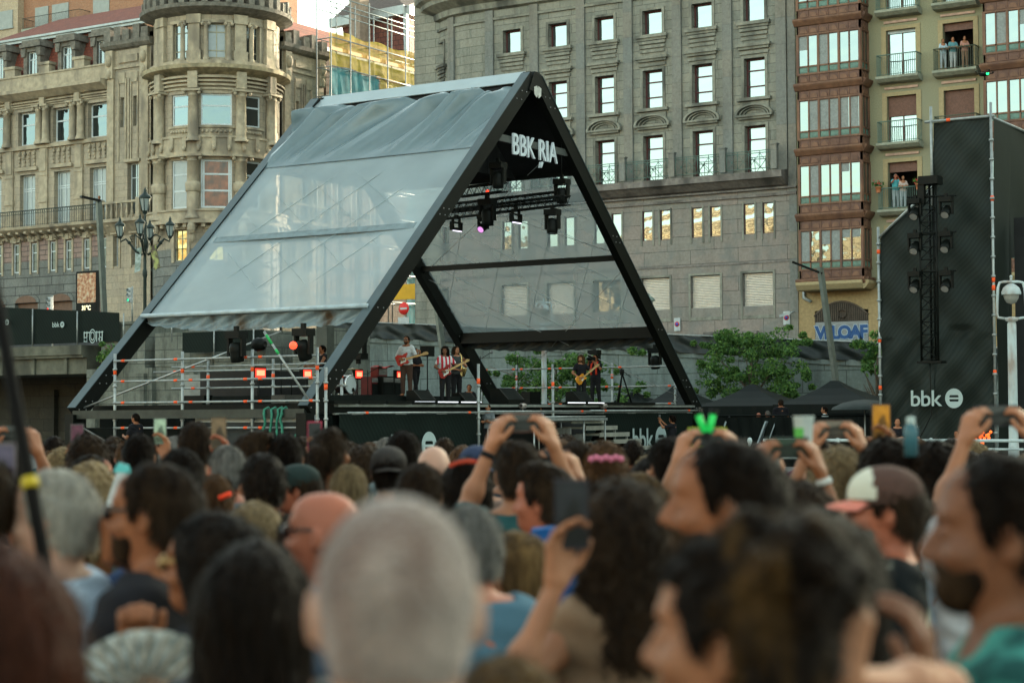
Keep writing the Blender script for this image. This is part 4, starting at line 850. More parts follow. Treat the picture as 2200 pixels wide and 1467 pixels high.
# ================================================================== A-frame stage
S0, T0, W, LD, H, ZB, ZE, ZM = -31.57, 39.24, 23.84, 8.89, 13.2, 1.97, 4.92, 7.50
TM = T0+W/2; S1 = S0-LD
def leg(side, z):   # t coordinate of the sloping leg centreline at height z
    k = (H-z)/(H-ZB)*W/2; return TM-k if side < 0 else TM+k
ST = tag(empty('stage_canopy', (S0, TM, 0)), 'giant black A-frame stage canopy skinned in grey mesh, with a BBK RIA sign', 'stage canopy')
M_frame = mat('black_coated_steel', (.0035, .0045, .0035), .5, metal=.0, var=.25, vscale=1.5, spec=.12)
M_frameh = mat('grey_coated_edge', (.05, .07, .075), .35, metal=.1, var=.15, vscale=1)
def spart(name, mb, m_): return part(name, mb, m_, ST)
DL = .62
for s in (S0, S1):
    for side in (-1, 1):
        m = MB(); zt = H-.1
        p0, p1 = (s, leg(side, ZB), ZB), (s, leg(side, H), H)
        d = np.array(p1)-np.array(p0); d /= np.linalg.norm(d)
        m.bar(p0, np.array(p1)-d*.25, .30, .52, up=(1, 0, 0)) if False else m.bar(p0, np.array(p1)-d*.22, .50, .30, up=(1, 0, 0))
        spart('leg', m, M_frame)
        m = MB(); nrm = np.array([0, -d[2], d[1]])*(1 if side < 0 else -1)
        if nrm[2] < 0: nrm = -nrm
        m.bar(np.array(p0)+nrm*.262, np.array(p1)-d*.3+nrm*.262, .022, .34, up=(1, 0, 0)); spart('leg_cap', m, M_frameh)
        m = MB(); m.box(s-.17, s+.17, leg(side, ZB)-.26, leg(side, ZB)+.26, 0, ZB-.02); m.box(s-.3, s+.3, leg(side, ZB)-.35, leg(side, ZB)+.35, 0, .03); spart('post', m, M_frame)
        m = MB()
        for zz in (2.1, 2.35, 2.9, 3.15, 5.0, 8.0, 8.2, 12.2, 12.5):
            for e in (-.14, .14): m.ball((s+.155, leg(side, zz)+e, zz), .022, 4)
        spart('bolts', m, mat('bright_steel', (.25, .25, .25), .3, metal=.8))
m = MB(); m.mesh([(S0+.2, TM-.5, H-.62), (S0+.2, TM+.5, H-.62), (S0+.2, TM+.16, H+.05), (S0+.2, TM-.16, H+.05), (S0-.2, TM-.5, H-.62), (S0-.2, TM+.5, H-.62), (S0-.2, TM+.16, H+.05), (S0-.2, TM-.16, H+.05)], [(0, 1, 2, 3), (7, 6, 5, 4), (3, 2, 6, 7), (0, 3, 7, 4), (1, 5, 6, 2), (0, 4, 5, 1)]); spart('apex_gusset', m, M_frame)
m = MB(); m.mesh([(S1+.2, TM-.5, H-.62), (S1+.2, TM+.5, H-.62), (S1+.2, TM+.16, H+.05), (S1+.2, TM-.16, H+.05), (S1-.2, TM-.5, H-.62), (S1-.2, TM+.5, H-.62), (S1-.2, TM+.16, H+.05), (S1-.2, TM-.16, H+.05)], [(0, 1, 2, 3), (7, 6, 5, 4), (3, 2, 6, 7), (0, 3, 7, 4), (1, 5, 6, 2), (0, 4, 5, 1)]); spart('apex_gusset', m, M_frame)
m = MB()
for q in (-.13, .13): m.lathe([(0, 0), (.12, 0), (.12, .03), (0, .04)], (0, 0, 0), 8); 
m = MB(); m.prism([(-.22, .14), (-.05, .2), (0, .1), (.05, .2), (.22, .14), (.2, -.12), (.06, -.2), (0, -.08), (-.06, -.2), (-.2, -.12)], lambda a, b, d: (S0+.21+d, TM+a, H-.62+b), 0, .02); spart('apex_badge', m, mat('bone_badge', (.42, .42, .38), .6))
# ridge beam with pale flashing, eave beams, purlins
m = MB(); m.box(S1, S0, TM-.15, TM+.15, H-.35, H-.05); spart('ridge_beam', m, M_frame)
m = MB(); dn = np.array([0, -W/2, -(H-ZB)]); dn /= np.linalg.norm(dn)
a = np.array([0, TM, H+.12]); b = a+dn*.78
m.mesh([(S1+.05, a[1], a[2]), (S0-.25, a[1], a[2]), (S0-.25, b[1]-.06, b[2]+.06), (S1+.05, b[1]-.06, b[2]+.06), (S1+.05, a[1], a[2]-.03), (S0-.25, a[1], a[2]-.03), (S0-.25, b[1]-.04, b[2]+.04), (S1+.05, b[1]-.04, b[2]+.04)], [(0, 1, 2, 3), (7, 6, 5, 4), (3, 2, 6, 7), (0, 4, 5, 1), (1, 5, 6, 2), (0, 3, 7, 4)])
spart('ridge_flashing', m, mat('pale_flashing', (.26, .31, .32), .45, metal=.2, var=.08, vscale=1))
def beam(side, z, w=.2, h=.26, off=0.):
    m = MB(); t = leg(side, z); m.bar((S1+.1, t, z+off), (S0-.1, t, z+off), w, h); spart('purlin', m, M_frame)
beam(1, ZE, .3, .42); beam(1, ZM, .16, .2); beam(-1, ZE, .25, .3); beam(-1, ZM, .12, .14); beam(1, 10.25, .14, .16); beam(-1, 10.2, .14, .16)
m = MB(); m.box(S1, S0, T0-.12, T0+.12, ZB-.15, ZB+.10); spart('base_beam', m, mat('grey_base_beam', (.035, .04, .034), .5, metal=.3))
m = MB(); m.box(S1, S0, T0+W-.12, T0+W+.12, ZB-.15, ZB+.10); spart('base_beam', m, MATS['grey_base_beam'])
def skin_sheet(name, side, z0, z1, m_, nx=90, nz=60, wr=0., off=.20, sag=0.):
    m = MB()
    nn = np.array([0, side*(H-ZB), W/2]); nn /= np.linalg.norm(nn)
    def fn(u, v):
        z = z0+(z1-z0)*v; s = S1+.12+(S0-S1-.24)*u; t = leg(side, z); w_ = 0.
        if wr:
            e = math.sin(PI*min(1, u*1.02))
            x = u*5.2+1.3*(1-v)+.3*math.sin(u*7)
            w_ = wr*(.5+.5*math.sin(x*6.28+.6*math.sin(x*2.1))+.20*math.sin(x*17+2*v+2*math.sin(x*3))*(.3+v)+.05*math.sin(x*37+v*3)*(1-v))*(.12+.88*v**1.3)*(1-.75*max(0, v-.8)/.2)*min(1, v*6)*min(1, (1-u)*9+.15)
        if sag: w_ -= sag*math.sin(PI*u)*math.sin(PI*v)
        p = np.array([s, t, z])+nn*(off+w_)
        if wr and v == 1: p[2] += .05*math.sin(u*40)
        return tuple(p)
    v, f = wave(fn, nx, nz); m.mesh(v, f, True); m.uv = [[(m.v[i][0], m.v[i][2]*1.4) for i in q] for q in m.f]
    return spart(name, m, m_)
def scrim(name, col, al, rough=.5, sh=.0):
    m_ = bpy.data.materials.new(name); m_.use_nodes = True; n = m_.node_tree.nodes; l = m_.node_tree.links; p = n['Principled BSDF']
    p.inputs['Roughness'].default_value = rough; p.inputs['Base Color'].default_value = (*col, 1); p.inputs['Specular IOR Level'].default_value = .8
    if sh: p.inputs['Sheen Weight'].default_value = sh; p.inputs['Sheen Roughness'].default_value = .6
    tr = n.new('ShaderNodeBsdfTransparent'); tl = n.new('ShaderNodeBsdfTranslucent'); tl.inputs[0].default_value = (*col, 1)
    ms = n.new('ShaderNodeMixShader'); ms.inputs[0].default_value = .4; l.new(p.outputs[0], ms.inputs[1]); l.new(tl.outputs[0], ms.inputs[2])
    tc = n.new('ShaderNodeTexCoord'); nz = n.new('ShaderNodeTexNoise'); nz.inputs['Scale'].default_value = .5; nz.inputs['Detail'].default_value = 3; l.new(tc.outputs['Object'], nz.inputs[0])
    mr = n.new('ShaderNodeMapRange'); mr.inputs[1].default_value = .3; mr.inputs[2].default_value = .7; mr.inputs[3].default_value = al-.07; mr.inputs[4].default_value = al+.07; l.new(nz.outputs[0], mr.inputs[0])
    m2 = n.new('ShaderNodeMixShader'); l.new(mr.outputs[0], m2.inputs[0]); l.new(tr.outputs[0], m2.inputs[1]); l.new(ms.outputs[0], m2.inputs[2]); l.new(m2.outputs[0], n['Material Output'].inputs[0]); return m_
M_scL = scrim('sky_bright_mesh', (.42, .53, .56), .66, .38, .3); M_scR = scrim('hazed_mesh', (.28, .35, .36), .5)  # same mesh: sky brightness put into the left colour, haze into the right
M_can = mat('slate_canopy_fabric', (.085, .125, .135), .25, var=.10, vscale=1.5, bump=.2, bscale=120, spec=.7)
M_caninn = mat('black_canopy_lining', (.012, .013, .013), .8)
skin_sheet('mesh_band', -1, 7.42, 7.62, mat('mesh_overlap_band', (.13, .17, .18), .6), 20, 2, off=.19)
skin_sheet('mesh_skin', -1, ZE-.1, 10.6, M_scL, 60, 40, sag=.10)
skin_sheet('mesh_skin', 1, ZE-.1, 10.3, M_scR, 60, 40, sag=.06)
skin_sheet('canopy_fabric', -1, 10.2, 12.42, M_can, 260, 70, wr=.62, off=.22)
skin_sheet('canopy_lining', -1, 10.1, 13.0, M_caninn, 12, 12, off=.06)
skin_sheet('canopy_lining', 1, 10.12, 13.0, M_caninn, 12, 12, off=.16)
skin_sheet('canopy_fabric', 1, 10.15, 13.0, M_can, 12, 12, off=.22)
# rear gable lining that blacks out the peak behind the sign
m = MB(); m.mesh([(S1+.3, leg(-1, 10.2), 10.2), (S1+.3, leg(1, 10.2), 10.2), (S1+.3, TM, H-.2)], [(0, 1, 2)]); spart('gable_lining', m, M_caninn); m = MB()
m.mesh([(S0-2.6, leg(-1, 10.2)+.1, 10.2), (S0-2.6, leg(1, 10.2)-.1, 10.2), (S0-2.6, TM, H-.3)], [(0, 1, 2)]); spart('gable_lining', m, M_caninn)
# eave valances: gathered hem hanging below the mesh
def valance(side, zlo, m_, seed):
    m = MB()
    def fn(u, v):
        s = S1+.1+(S0-S1-.2)*u; t = leg(side, ZE)+side*.30; dz = (zlo+.28*math.sin(PI*u)**.5)
        if side < 0: dz = zlo*(.30+.70*min(1, u*3.2)**.5)*(1-.25*max(0, u-.85)/.15)
        return (s+.03*math.sin(u*50), t+.10*math.sin(v*3)+.03*math.sin(u*70+v*9), ZE+.10-dz*v+.02*math.sin(u*90+v*20)*v)
    v, f = wave(fn, 160, 14); m.mesh(v, f, True); spart('valance', m, m_)
valance(-1, .52, mat('slate_hem', (.13, .17, .18), .35, var=.15, vscale=5, bump=.3, bscale=9, stain=(.05, .035, .02), stscale=1.6), 1)
valance(1, .40, mat('black_hem', (.012, .015, .013), .5, var=.4, vscale=4), 2)
m = MB(); m.tube([(S1, leg(-1, ZE)-.33, ZE+.12), (S0, leg(-1, ZE)-.33, ZE+.12)], .07, 8); spart('hem_tube', m, mat('pale_hem', (.30, .36, .38), .4))
# seams and bracing wires
m = MB()
for side, zt in ((-1, 10.1), (1, 10.05)):
    for i in range(-5, 10):
      for dd_ in (1.05, -.55):
        a, b = i/4.5, i/4.5+dd_
        pts = []
        for k in range(9):
            q = k/8; u = a+(b-a)*q
            if 0 <= u <= 1: z = ZE+(zt-ZE)*(1-q); pts.append((S1+LD*u, leg(side, z)+side*.20, z+.02))
        if len(pts) > 1: m.tube(pts, .010, 3, False)
spart('seams', m, mat('pale_seam', (.26, .32, .33), .5))
m = MB()
def wire(a, b, r=.014): m = MB(); m.tube([a, b], r, 4); spart('bracing_wire', m, mat('grey_wire', (.3, .31, .3), .4, metal=.5))
for side in (1,):
    wire((S1, leg(1, 7.2), 7.2), (S0, leg(1, 2.3), 2.3)); wire((S0, leg(1, 7.2), 7.2), (S1, leg(1, 2.3), 2.3)); wire((S1, leg(1, 11), 11), (S0, leg(1, 7.6), 7.6)); wire((S1, leg(1, 7.3), 7.3), (S0-1, leg(1, 10.8), 10.8))
for a, b in (((S1, leg(-1, 2.1), 2.1), (S0-3.2, leg(-1, 4.4)+.2, 4.4)), ((S1+.2, leg(-1, ZB), 1.6), (S1+3.5, T0, .2))): wire(a, b, .03)
# sign
m = MB(); zs = 10.84; m.box(S0-.05, S0+.05, leg(-1, zs)+.3, leg(1, zs)-.3, zs-.13, zs+.1); spart('sign_bar', m, mat('sign_bar_grey', (.05, .055, .05), .6))
M_sign = mat('white_sign_letters', (.36, .42, .43), .5, emit=(.8, .9, .95), estr=.02)
mw = frame_mat((S0+.09, TM, 10.36), (0, 1, 0))
t_ = text('sign_lettering', 'BBK RIA', 1.0, M_sign, None, mw, .03, 'CENTER', .004, sx=.80); wpar(t_, ST)
m = MB(); m.prism([(.02, 0), (.12, 0), (.02, -.2), (-.05, -.2)], lambda a, b, d: tuple(mw @ Vector((a+.34, b-.06, d))), -.05, .06); spart('sign_lettering', m, M_sign)

# ---------------------------------------------------------------- deck and stage front
DZ = 2.22
DK = tag(empty('stage_deck', (S0, TM, 0)), 'black raised stage deck with dark logo banners on its front', 'stage')
def dpart(name, mb, m_): return part(name, mb, m_, DK)
m = MB(); m.box(S1-.2, S0+.25, T0+.9, T0+W-.9, DZ-.28, DZ-.02); m.box(S1-.2, S0+.2, T0+.9, T0+W-.9, DZ-.02, DZ); dpart('deck', m, M_black)
m = MB(); m.box(S1, S0+.1, T0+1.0, T0+W-1, .02, DZ-.3); m.box(S1, S0-.3, T0+.2, T0+1.0, .02, 1.55); dpart('understage', m, M_blackc)
m = MB(); m.box(S0+.25, S0+.4, T0+.9, T0+W-.9, DZ-.1, DZ-.02); m.box(S0+.2, S0+.3, T0+.9, T0+W-.9, DZ-.32, DZ-.27); dpart('deck_edge', m, mat('grey_edge_trim', (.20, .21, .19), .5, metal=.3))
def ban(t0, t1, z0, z1, s=S0+.32):
    m = MB(); v, f = wave(lambda u, v_: (s+.03*math.sin(u*22+v_*2), t0+(t1-t0)*u, z0+(z1-z0)*v_), 50, 8); m.mesh(v, f, True); return dpart('front_banner', m, M_ban)
b1 = ban(T0+1.0, 47.6, .15, 1.92); b2 = ban(54.0, T0+W-.9, .15, 1.92)
m_ = frame_mat((S0+.38, 42.6, .65), (0, 1, 0)); bbk(None, m_, .75, name='logo_tmp'); 
m_ = frame_mat((S0+.38, 57.2, .60), (0, 1, 0)); bbk(None, m_, .85, name='logo_tmp')
for o in [o for o in COL.objects if o.name.startswith('logo_tmp')]: o.name = 'logo'; o.parent = b1 if o.data.vertices[0].co.y < 50 else b2
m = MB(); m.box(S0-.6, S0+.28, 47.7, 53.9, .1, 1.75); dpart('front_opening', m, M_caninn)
m = MB(); m.box(S0+.28, S0+2.2, 47.7, 52.2, 1.68, 1.76); m.box(S0+.3, S0+2.1, 47.8, 50.9, .02, .05)
for t in (47.75, 50.8, 52.2):
    for s in (S0+.4, S0+2.1): m.tube([(s, t, 0), (s, t, 1.72)], .03, 6)
m.tube([(S0+2.1, 47.75, 1.8), (S0+2.1, 52.2, 1.8)], .03, 6); dpart('thrust', m, M_steel)
# monitors' LED strips along the edge (lit)
M_led = mat('white_led_strip', (.8, .8, .85), .4, emit=(.85, .9, 1), estr=.30)
M_batten = M_black
def ontl(px): return onS(px, 868, S0+.3)[1]
for k, (a, b, lit) in enumerate([(705, 760, 0), (762, 820, 0), (822, 876, 0), (878, 926, 1), (928, 976, 2), (978, 1026, 3), (1208, 1250, 3), (1252, 1290, 2), (1292, 1330, 0), (1332, 1400, 0)]):
    t0, t1 = ontl(a), ontl(b)
    lb = tag(empty('light_batten', (S0+.36, (t0+t1)/2, DZ)), 'black light batten on the stage edge, %s' % [['unlit, beside the front left leg', 'unlit, second right of the front left leg', 'unlit, below the amplifiers', '', '', '', '', '', 'unlit, just right of the cameraman', 'unlit, ending below the tripod'][k], 'faintly lit, left of the bright pair', 'brightly lit beside the striped shirt guitarist' if a < 1100 else 'lit, at the feet of the cameraman', 'brightest white, just left of the scaffold pole' if a < 1100 else 'brightest white, in front of the guitarist in black'][lit], 'stage light', 'light battens along the stage edge')
    m = MB(); m.box(-.08, .12, t0-(t0+t1)/2+.04, t1-(t0+t1)/2-.04, -.02, .07); m.build('housing', M_black, lb)
    if lit:
        m = MB(); m.box(.121, .128, t0-(t0+t1)/2+.06, t1-(t0+t1)/2-.06, .035 if lit > 1 else .055, .062); m.build('led_strip', M_led, lb)
# stairs
stp = tag(empty('stage_steps', (S0+1.6, 56, 0)), 'grey aluminium steps leading down from the stage front', 'stairs')
def fp(name, mb, m_, P_): return part(name, mb, m_, P_)
n = 7
for k in range(n):
    a = onS(1228+30*k, 899+14.5*k, S0+1.9); b = onS(1298+26*k, 899+14.5*k, S0+1.9)
    z = a[2]; m = MB(); m.box(S0+1.0, S0+1.9, a[1], b[1]+.05, z-.12, z-.05); m.box(S0+1.88, S0+1.92, a[1], b[1]+.05, z-.16, z-.02); fp('tread', m, mat('aluminium_tread', (.38, .38, .33), .4, metal=.5, var=.2), stp)
    m = MB(); m.box(S0+1.1, S0+1.16, b[1]-.02, b[1]+.04, z-.5, z-.05); m.box(S0+1.8, S0+1.86, b[1]-.02, b[1]+.04, z-.5, z-.05); m.box(S0+1.1, S0+1.86, a[1], a[1]+.05, z-.5, z-.3); fp('riser_frame', m, M_steel, stp)
m = MB(); v, f = wave(lambda u, v_: (S0+1.2+.5*u+.1*math.sin(v_*9), 53.0+3.2*u*(1-v_*.3), .1+1.5*v_*(1-u*.8)+.08*math.sin(u*15+v_*4)), 24, 12); m.mesh(v, f, True); fp('skirt', m, M_blackc, stp)

# ---------------------------------------------------------------- scaffold rails
M_or = mat('orange_clamp_paint', (.75, .09, .02), .5, var=.1)
def scaf(name, label, posts, rails, group='scaffold rails around the stage', diag=()):
    """posts: (s,t,z0,z1); rails: (p,q)"""
    E = tag(empty(name, (posts[0][0], posts[0][1], 0)), label, 'scaffold rail', group)
    for s, t, z0, z1 in posts: m = MB(); m.tube([(s, t, z0), (s, t, z1)], .045, 7); [m.tube([(s, t, z0+.5*k+.25), (s, t, z0+.5*k+.31)], .07, 7) for k in range(int((z1-z0)/.5))]; fp('post', m, M_steel, E)
    for p, q in rails: m = MB(); m.tube([p, q], .034, 6); fp('rail', m, M_steel, E)
    for p, q in diag: m = MB(); m.tube([p, q], .022, 5); fp('brace', m, M_steel, E)
    m = MB()
    for p, q in rails:
        for u in (.12, .9):
            if random.random() < .85: a = np.array(p)+(np.array(q)-np.array(p))*u; b = a+(np.array(q)-np.array(p))/np.linalg.norm(np.array(q)-np.array(p))*.13; m.tube([a, b], .042, 6)
    for s, t, z0, z1 in posts: m.tube([(s, t, z1-.62), (s, t, z1-.45)], .052, 6)
    fp('clamps', m, M_or, E)
xs = [-38.83, -36.15, -33.52, -31.2]
for k in range(3):
    a, b = xs[k], xs[k+1]
    scaf('scaffold_rail', ['scaffold rail bay at the far left of the stage, beside the sloping leg', 'scaffold rail bay in front of the open black truck bed', 'scaffold rail bay beside the drummer, crossed by a pale diagonal tube'][k],
         [(a, T0, 0, 3.75)]+([(b, T0, 0, 3.75)] if k == 2 else []), [((a, T0-.05, z), (b, T0-.05, z)) for z in (3.53, 2.92, 2.29, 1.55)])
scaf('scaffold_rail', 'scaffold rail set further in, behind the left side rails', [(-38.0, 42.4, 0, 3.6), (-35.4, 42.4, 0, 3.6), (-32.8, 42.4, 0, 3.6)], [((-39.5, 42.4, z), (-32.6, 42.4, z)) for z in (3.42, 2.75)]+[((-39.5, 41.6, 3.25), (-32.6, 41.6, 3.25))])
zz = (3.72, 2.96, 2.28)
rx = [-41.1, -39.39, -37.68, -34.95, -32.17]
for k in range(4):
    a, b = rx[k], rx[k+1]
    scaf('scaffold_rail', ['scaffold rail bay behind the long-haired saxophonist, before the green tree', 'scaffold rail bay left of the white lamp post', 'scaffold rail bay behind the guitarist in black', 'scaffold rail bay beside the tripod, ending by the right leg'][k],
         [(a, 62.5, .1, 3.9)]+([(b, 62.5, .1, 3.9)] if k == 3 else []), [((a, 62.45, z), (b, 62.45, z)) for z in zz])
scaf('scaffold_rail', 'tall orange-banded scaffold pole at the stage front beside the lit battens', [(S0+.6, onS(1028, 868, S0+.6)[1], 0, 3.45)], [((S0+.6, 46.9, 1.98), (S0+.6, 53.9, 1.98))])
scaf('scaffold_rail', 'scaffold pole standing at the stage front left of the front legs', [(S0+.6, onS(700, 868, S0+.6)[1], 0, 3.2)], [((S0+.6, 40.3, 1.95), (S0+.6, 47.0, 1.95))])
scaf('scaffold_rail', 'scaffold pole rising through the steps in front of the monitor wedge', [(S0+.5, onS(1188, 868, S0+.5)[1], 0, 3.4)], [((S0+.5, 54.0, 2.0), (S0+.5, 62.2, 2.0))])
m = MB(); a, b = onS(567, 712, S0-1.2), onS(665, 862, S0+.1); m.tube([a, b], .035, 6); br = m.build('diagonal_tube', M_steel); tag(br, 'pale diagonal tube running down to the foot of the front left leg', 'scaffold tube')
m = MB(); 
for q0, q1 in ((.05, .18), (.26, .33)): m.tube([a+(b-a)*q0, a+(b-a)*q1], .04, 6)
m.build('green_stripe', mat('green_tape', (.02, .32, .08), .5), br)
# green ropes over the base beam
for k, px in enumerate((568, 583, 597, 606, 640)):
    p = onS(px, 880, S0+.0) if False else onT(px, 878, T0-.16); m = MB(); pts = [(p[0], T0+.16, ZB-.1), (p[0], T0, ZB+.14), (p[0], T0-.17, ZB+.08)]; L_ = (1.6, 1.9, 2.0, 1.5, 1.1)[k]; y0 = ZB-.05 if k < 4 else ZB-.6
    if k == 4: pts = []
    for j in range(26): pts.append((p[0]+.04*math.sin(j*.6+k), T0-.18-.02*math.sin(j), y0-L_*j/25))
    m.tube(pts, [.035+.012*(j % 2) for j in range(len(pts))], 5); tag(m.build('rope', mat('sea_green_rope', (.03, .15, .10), .8, var=.3, vscale=30)), 'green rope hanging over the base beam, %s' % ['leftmost of the bundle', 'second from the left', 'third and longest', 'short one in the middle', 'loose end furthest right'][k], 'rope', 'green mooring ropes over the beam')
# ================================================================== trees
M_leaf = [mat('leaf_green_%d' % i, c, .6, var=.3, vscale=9, transl=.35) for i, c in enumerate([(.065, .14, .035), (.09, .18, .04), (.03, .08, .02), (.14, .24, .05)])]
M_bark = mat('bark', (.09, .07, .05), .9, var=.4, vscale=8, bump=.6)
def tree(name, label, base, h, rx, ry, crown_z, n, seed, lobes, leaf=.13, par=None):
    rg = np.random.RandomState(seed); T_ = tag(empty(name, base), label, 'tree', 'trees in front of the river wall')
    m = MB(); m.tube([(0, 0, 0), (.06, 0, h*.3), (-.05, .05, h*.6), (0, 0, h*.85)], [.16, .12, .08, .03], 8)
    for k in range(9):
        a = rg.uniform(0, 2*PI); z0 = h*rg.uniform(.2, .6); r_ = rg.uniform(.5, .95)
        m.tube([(0, 0, z0), (rx*.45*r_*math.cos(a), ry*.45*r_*math.sin(a), z0+h*.15), (rx*r_*math.cos(a), ry*r_*math.sin(a), min(h*.95, z0+h*.28))], [.06, .04, .012], 5)
    m.build('trunk', M_bark, T_)
    cl = []
    for k in range(lobes):
        a = rg.uniform(0, 2*PI); q = rg.uniform(.1, 1)**.6*rg.uniform(.85, 1.18); z = crown_z[0]+(crown_z[1]-crown_z[0])*rg.uniform(0, 1)
        e = 1-.55*abs((z-crown_z[0])/(crown_z[1]-crown_z[0])-.4)
        cl.append((rx*q*e*math.cos(a), ry*q*e*math.sin(a), z, rg.uniform(.18, .5)))
    for k in range(lobes//3):
        a = rg.uniform(0, 2*PI); e = rg.uniform(1., 1.3); z = crown_z[0]+(crown_z[1]-crown_z[0])*rg.uniform(.1, 1.12); cl.append((rx*e*.9*math.cos(a), ry*e*math.sin(a), z, rg.uniform(.12, .26)))
    C_ = np.array([cl[i] for i in rg.randint(0, len(cl), n)])
    d = rg.normal(size=(n, 3)); d /= np.linalg.norm(d, axis=1)[:, None]; rr = C_[:, 3]*rg.uniform(.35, 1.05, n)**.6
    P_ = C_[:, :3]+d*rr[:, None]*np.array([1, 1, .75])
    a = rg.normal(size=(n, 3)); a /= np.linalg.norm(a, axis=1)[:, None]; b = np.cross(a, rg.normal(size=(n, 3))); b /= np.linalg.norm(b, axis=1)[:, None]
    s = leaf*rg.uniform(.6, 1.3, n)[:, None]
    V = np.stack([P_-a*s, P_-b*s*.45, P_+a*s, P_+b*s*.45], 1).reshape(-1, 3)
    me = bpy.data.meshes.new('crown'); me.from_pydata(V.tolist(), [], [(4*i, 4*i+1, 4*i+2, 4*i+3) for i in range(n)])
    for x in M_leaf: me.materials.append(x)
    me.polygons.foreach_set('material_index', rg.choice(4, n, p=[.35, .3, .2, .15]).tolist()); me.update(); put('crown', me, T_); return T_
tc_ = onT(1195, 800, 70)
tree('leafy_tree', 'wide leafy green tree right behind the stage, around the white lamp post', (tc_[0], 70, 0), 4.9, 3.9, 1.6, (1.6, 4.5), 20000, 3, 110, leaf=.085)
tr_ = onT(1615, 760, 73)
tree('leafy_tree', 'rounded green tree rising above the black marquees', (tr_[0], 73, 0), 6.2, 2.6, 1.5, (2.6, 5.4), 13500, 5, 85, leaf=.085)
tree('sapling', 'small green tree half hidden by the speaker tower scrim', (onT(1885, 735, 74)[0], 74, 0), 5.2, .9, .7, (3.6, 5.0), 900, 8, 12)
tree('street_shrub', 'wild shrub growing over the edge of the bridge pier', (onT(232, 745, 61.5)[0], 61.7, 3.9), 1.6, .5, .35, (.1, 1.3), 700, 9, 10, leaf=.1)
# ---------------------------------------------------------------- marquees
M_tent = mat('black_marquee_fabric', (.0035, .006, .005), .6, var=.2, vscale=1, spec=.12)
def marquee(px0, px1, peak, yp, ye, t, lab):
    a, b = onT(px0, ye, t), onT(px1, ye, t); w_ = b[0]-a[0]; d_ = 3.2; zt = onT(peak, yp, t+d_/2)[2]; ze = (a[2]+b[2])/2
    E = tag(empty('marquee', ((a[0]+b[0])/2, t+d_/2, 0)), lab, 'marquee', 'black marquees backstage')
    x = w_/2; y = d_/2; cx = E.location.x
    m = MB(); n = 8; pk = (onT(peak, yp, t+y)[0]-cx)*.5
    v = []; f = []
    prof = [(1, 0), (.75, .16), (.5, .38), (.25, .68), (.06, 1)]
    ring = [(-x, -y), (0, -y), (x, -y), (x, 0), (x, y), (0, y), (-x, y), (-x, 0)]
    for q, hh in prof:
        for rx_, ry_ in ring: v.append((rx_*q+pk*(1-q), ry_*q, ze+(zt-ze)*hh))
    for i in range(len(prof)-1):
        for k in range(8): f.append((i*8+k, i*8+(k+1) % 8, (i+1)*8+(k+1) % 8, (i+1)*8+k))
    f.append(tuple(range(32, 40))); m.mesh(v, f); m.build('canopy', M_tent, E)
    m = MB(); v, f = wave(lambda u, w2: (-x+2*x*u, -y+.02*math.sin(u*40), ze-.35*w2), 20, 2); m.mesh(v, f); v, f = wave(lambda u, w2: (x, -y+2*y*u, ze-.35*w2), 10, 2); m.mesh(v, f); m.build('valance', M_tent, E)
    m = MB(); v, f = wave(lambda u, w2: (-x+2*x*u+.01, y+.03*math.sin(u*30), ze-w2*ze), 20, 2); m.mesh(v, f); m.build('back_wall', M_tent, E)
    for i, j in ((-1, -1), (1, -1), (1, 1), (-1, 1)): m = MB(); m.tube([(i*(x-.05), j*(y-.05), 0), (i*(x-.05), j*(y-.05), ze)], .03, 6); m.build('pole', M_steel, E)
marquee(1278, 1400, 1345, 842, 873, 69, 'low black marquee left of the others, seen behind the tripod')
marquee(1365, 1500, 1440, 826, 872, 66, 'black marquee behind the right leg of the canopy')
marquee(1490, 1700, 1600, 826, 872, 64.5, 'broad black marquee below the round green tree')
marquee(1660, 1895, 1775, 818, 868, 63.5, 'rightmost and tallest black marquee, at the foot of the slanted lamp post')
pb = onT(1858, 880, 57); E = tag(empty('parasol', (pb[0], 57, 0)), 'small dark rounded parasol beside the speaker tower', 'parasol')
zz_ = pb[2]
m = MB(); m.lathe([(1.1, 0), (1.05, .08), (.7, .24), (.3, .32), (.02, .34)], (0, 0, zz_), 16); m.build('canopy', mat('dark_green_cloth', (.012, .018, .016), .6), E); m = MB(); m.tube([(0, 0, 0), (0, 0, zz_+.32)], .025, 6); m.build('pole', M_steel, E)
# low black crowd barrier and stone in front of the marquees
F = Fac(p0=(onT(1530, 930, 60)[0], 60), p1=(onT(1885, 930, 58)[0], 58.5)); m = MB(); v, f = wave(lambda u, w2: F.P(F.L*u, .0+w2*1.75, .06*math.sin(u*90+w2*4)), 90, 6); m.mesh(v, f, True); m.tube([F.P(0, 1.8), F.P(F.L, 1.8)], .03, 5)
tag(m.build('screened_barrier', M_blackc), 'black cloth-covered barrier in front of the marquees', 'barrier')
for k, (px, tt) in enumerate(((1540, 60), (1625, 59.4))):
    a, b = onT(px, 965, tt), onT(px+22, 905, tt); m = MB(); m.bar(a, b, .18, .06); m.bar(a+np.array([.35, 0, 0]), b+np.array([.35, 0, 0]), .03, .03); tag(m.build('ramp_rail', mat('blue_grey_rail', (.25, .3, .32), .5)), ['slanted grey ramp rail beside the right leg', 'slanted grey ramp rail further right'][k], 'rail', 'slanted ramp rails')

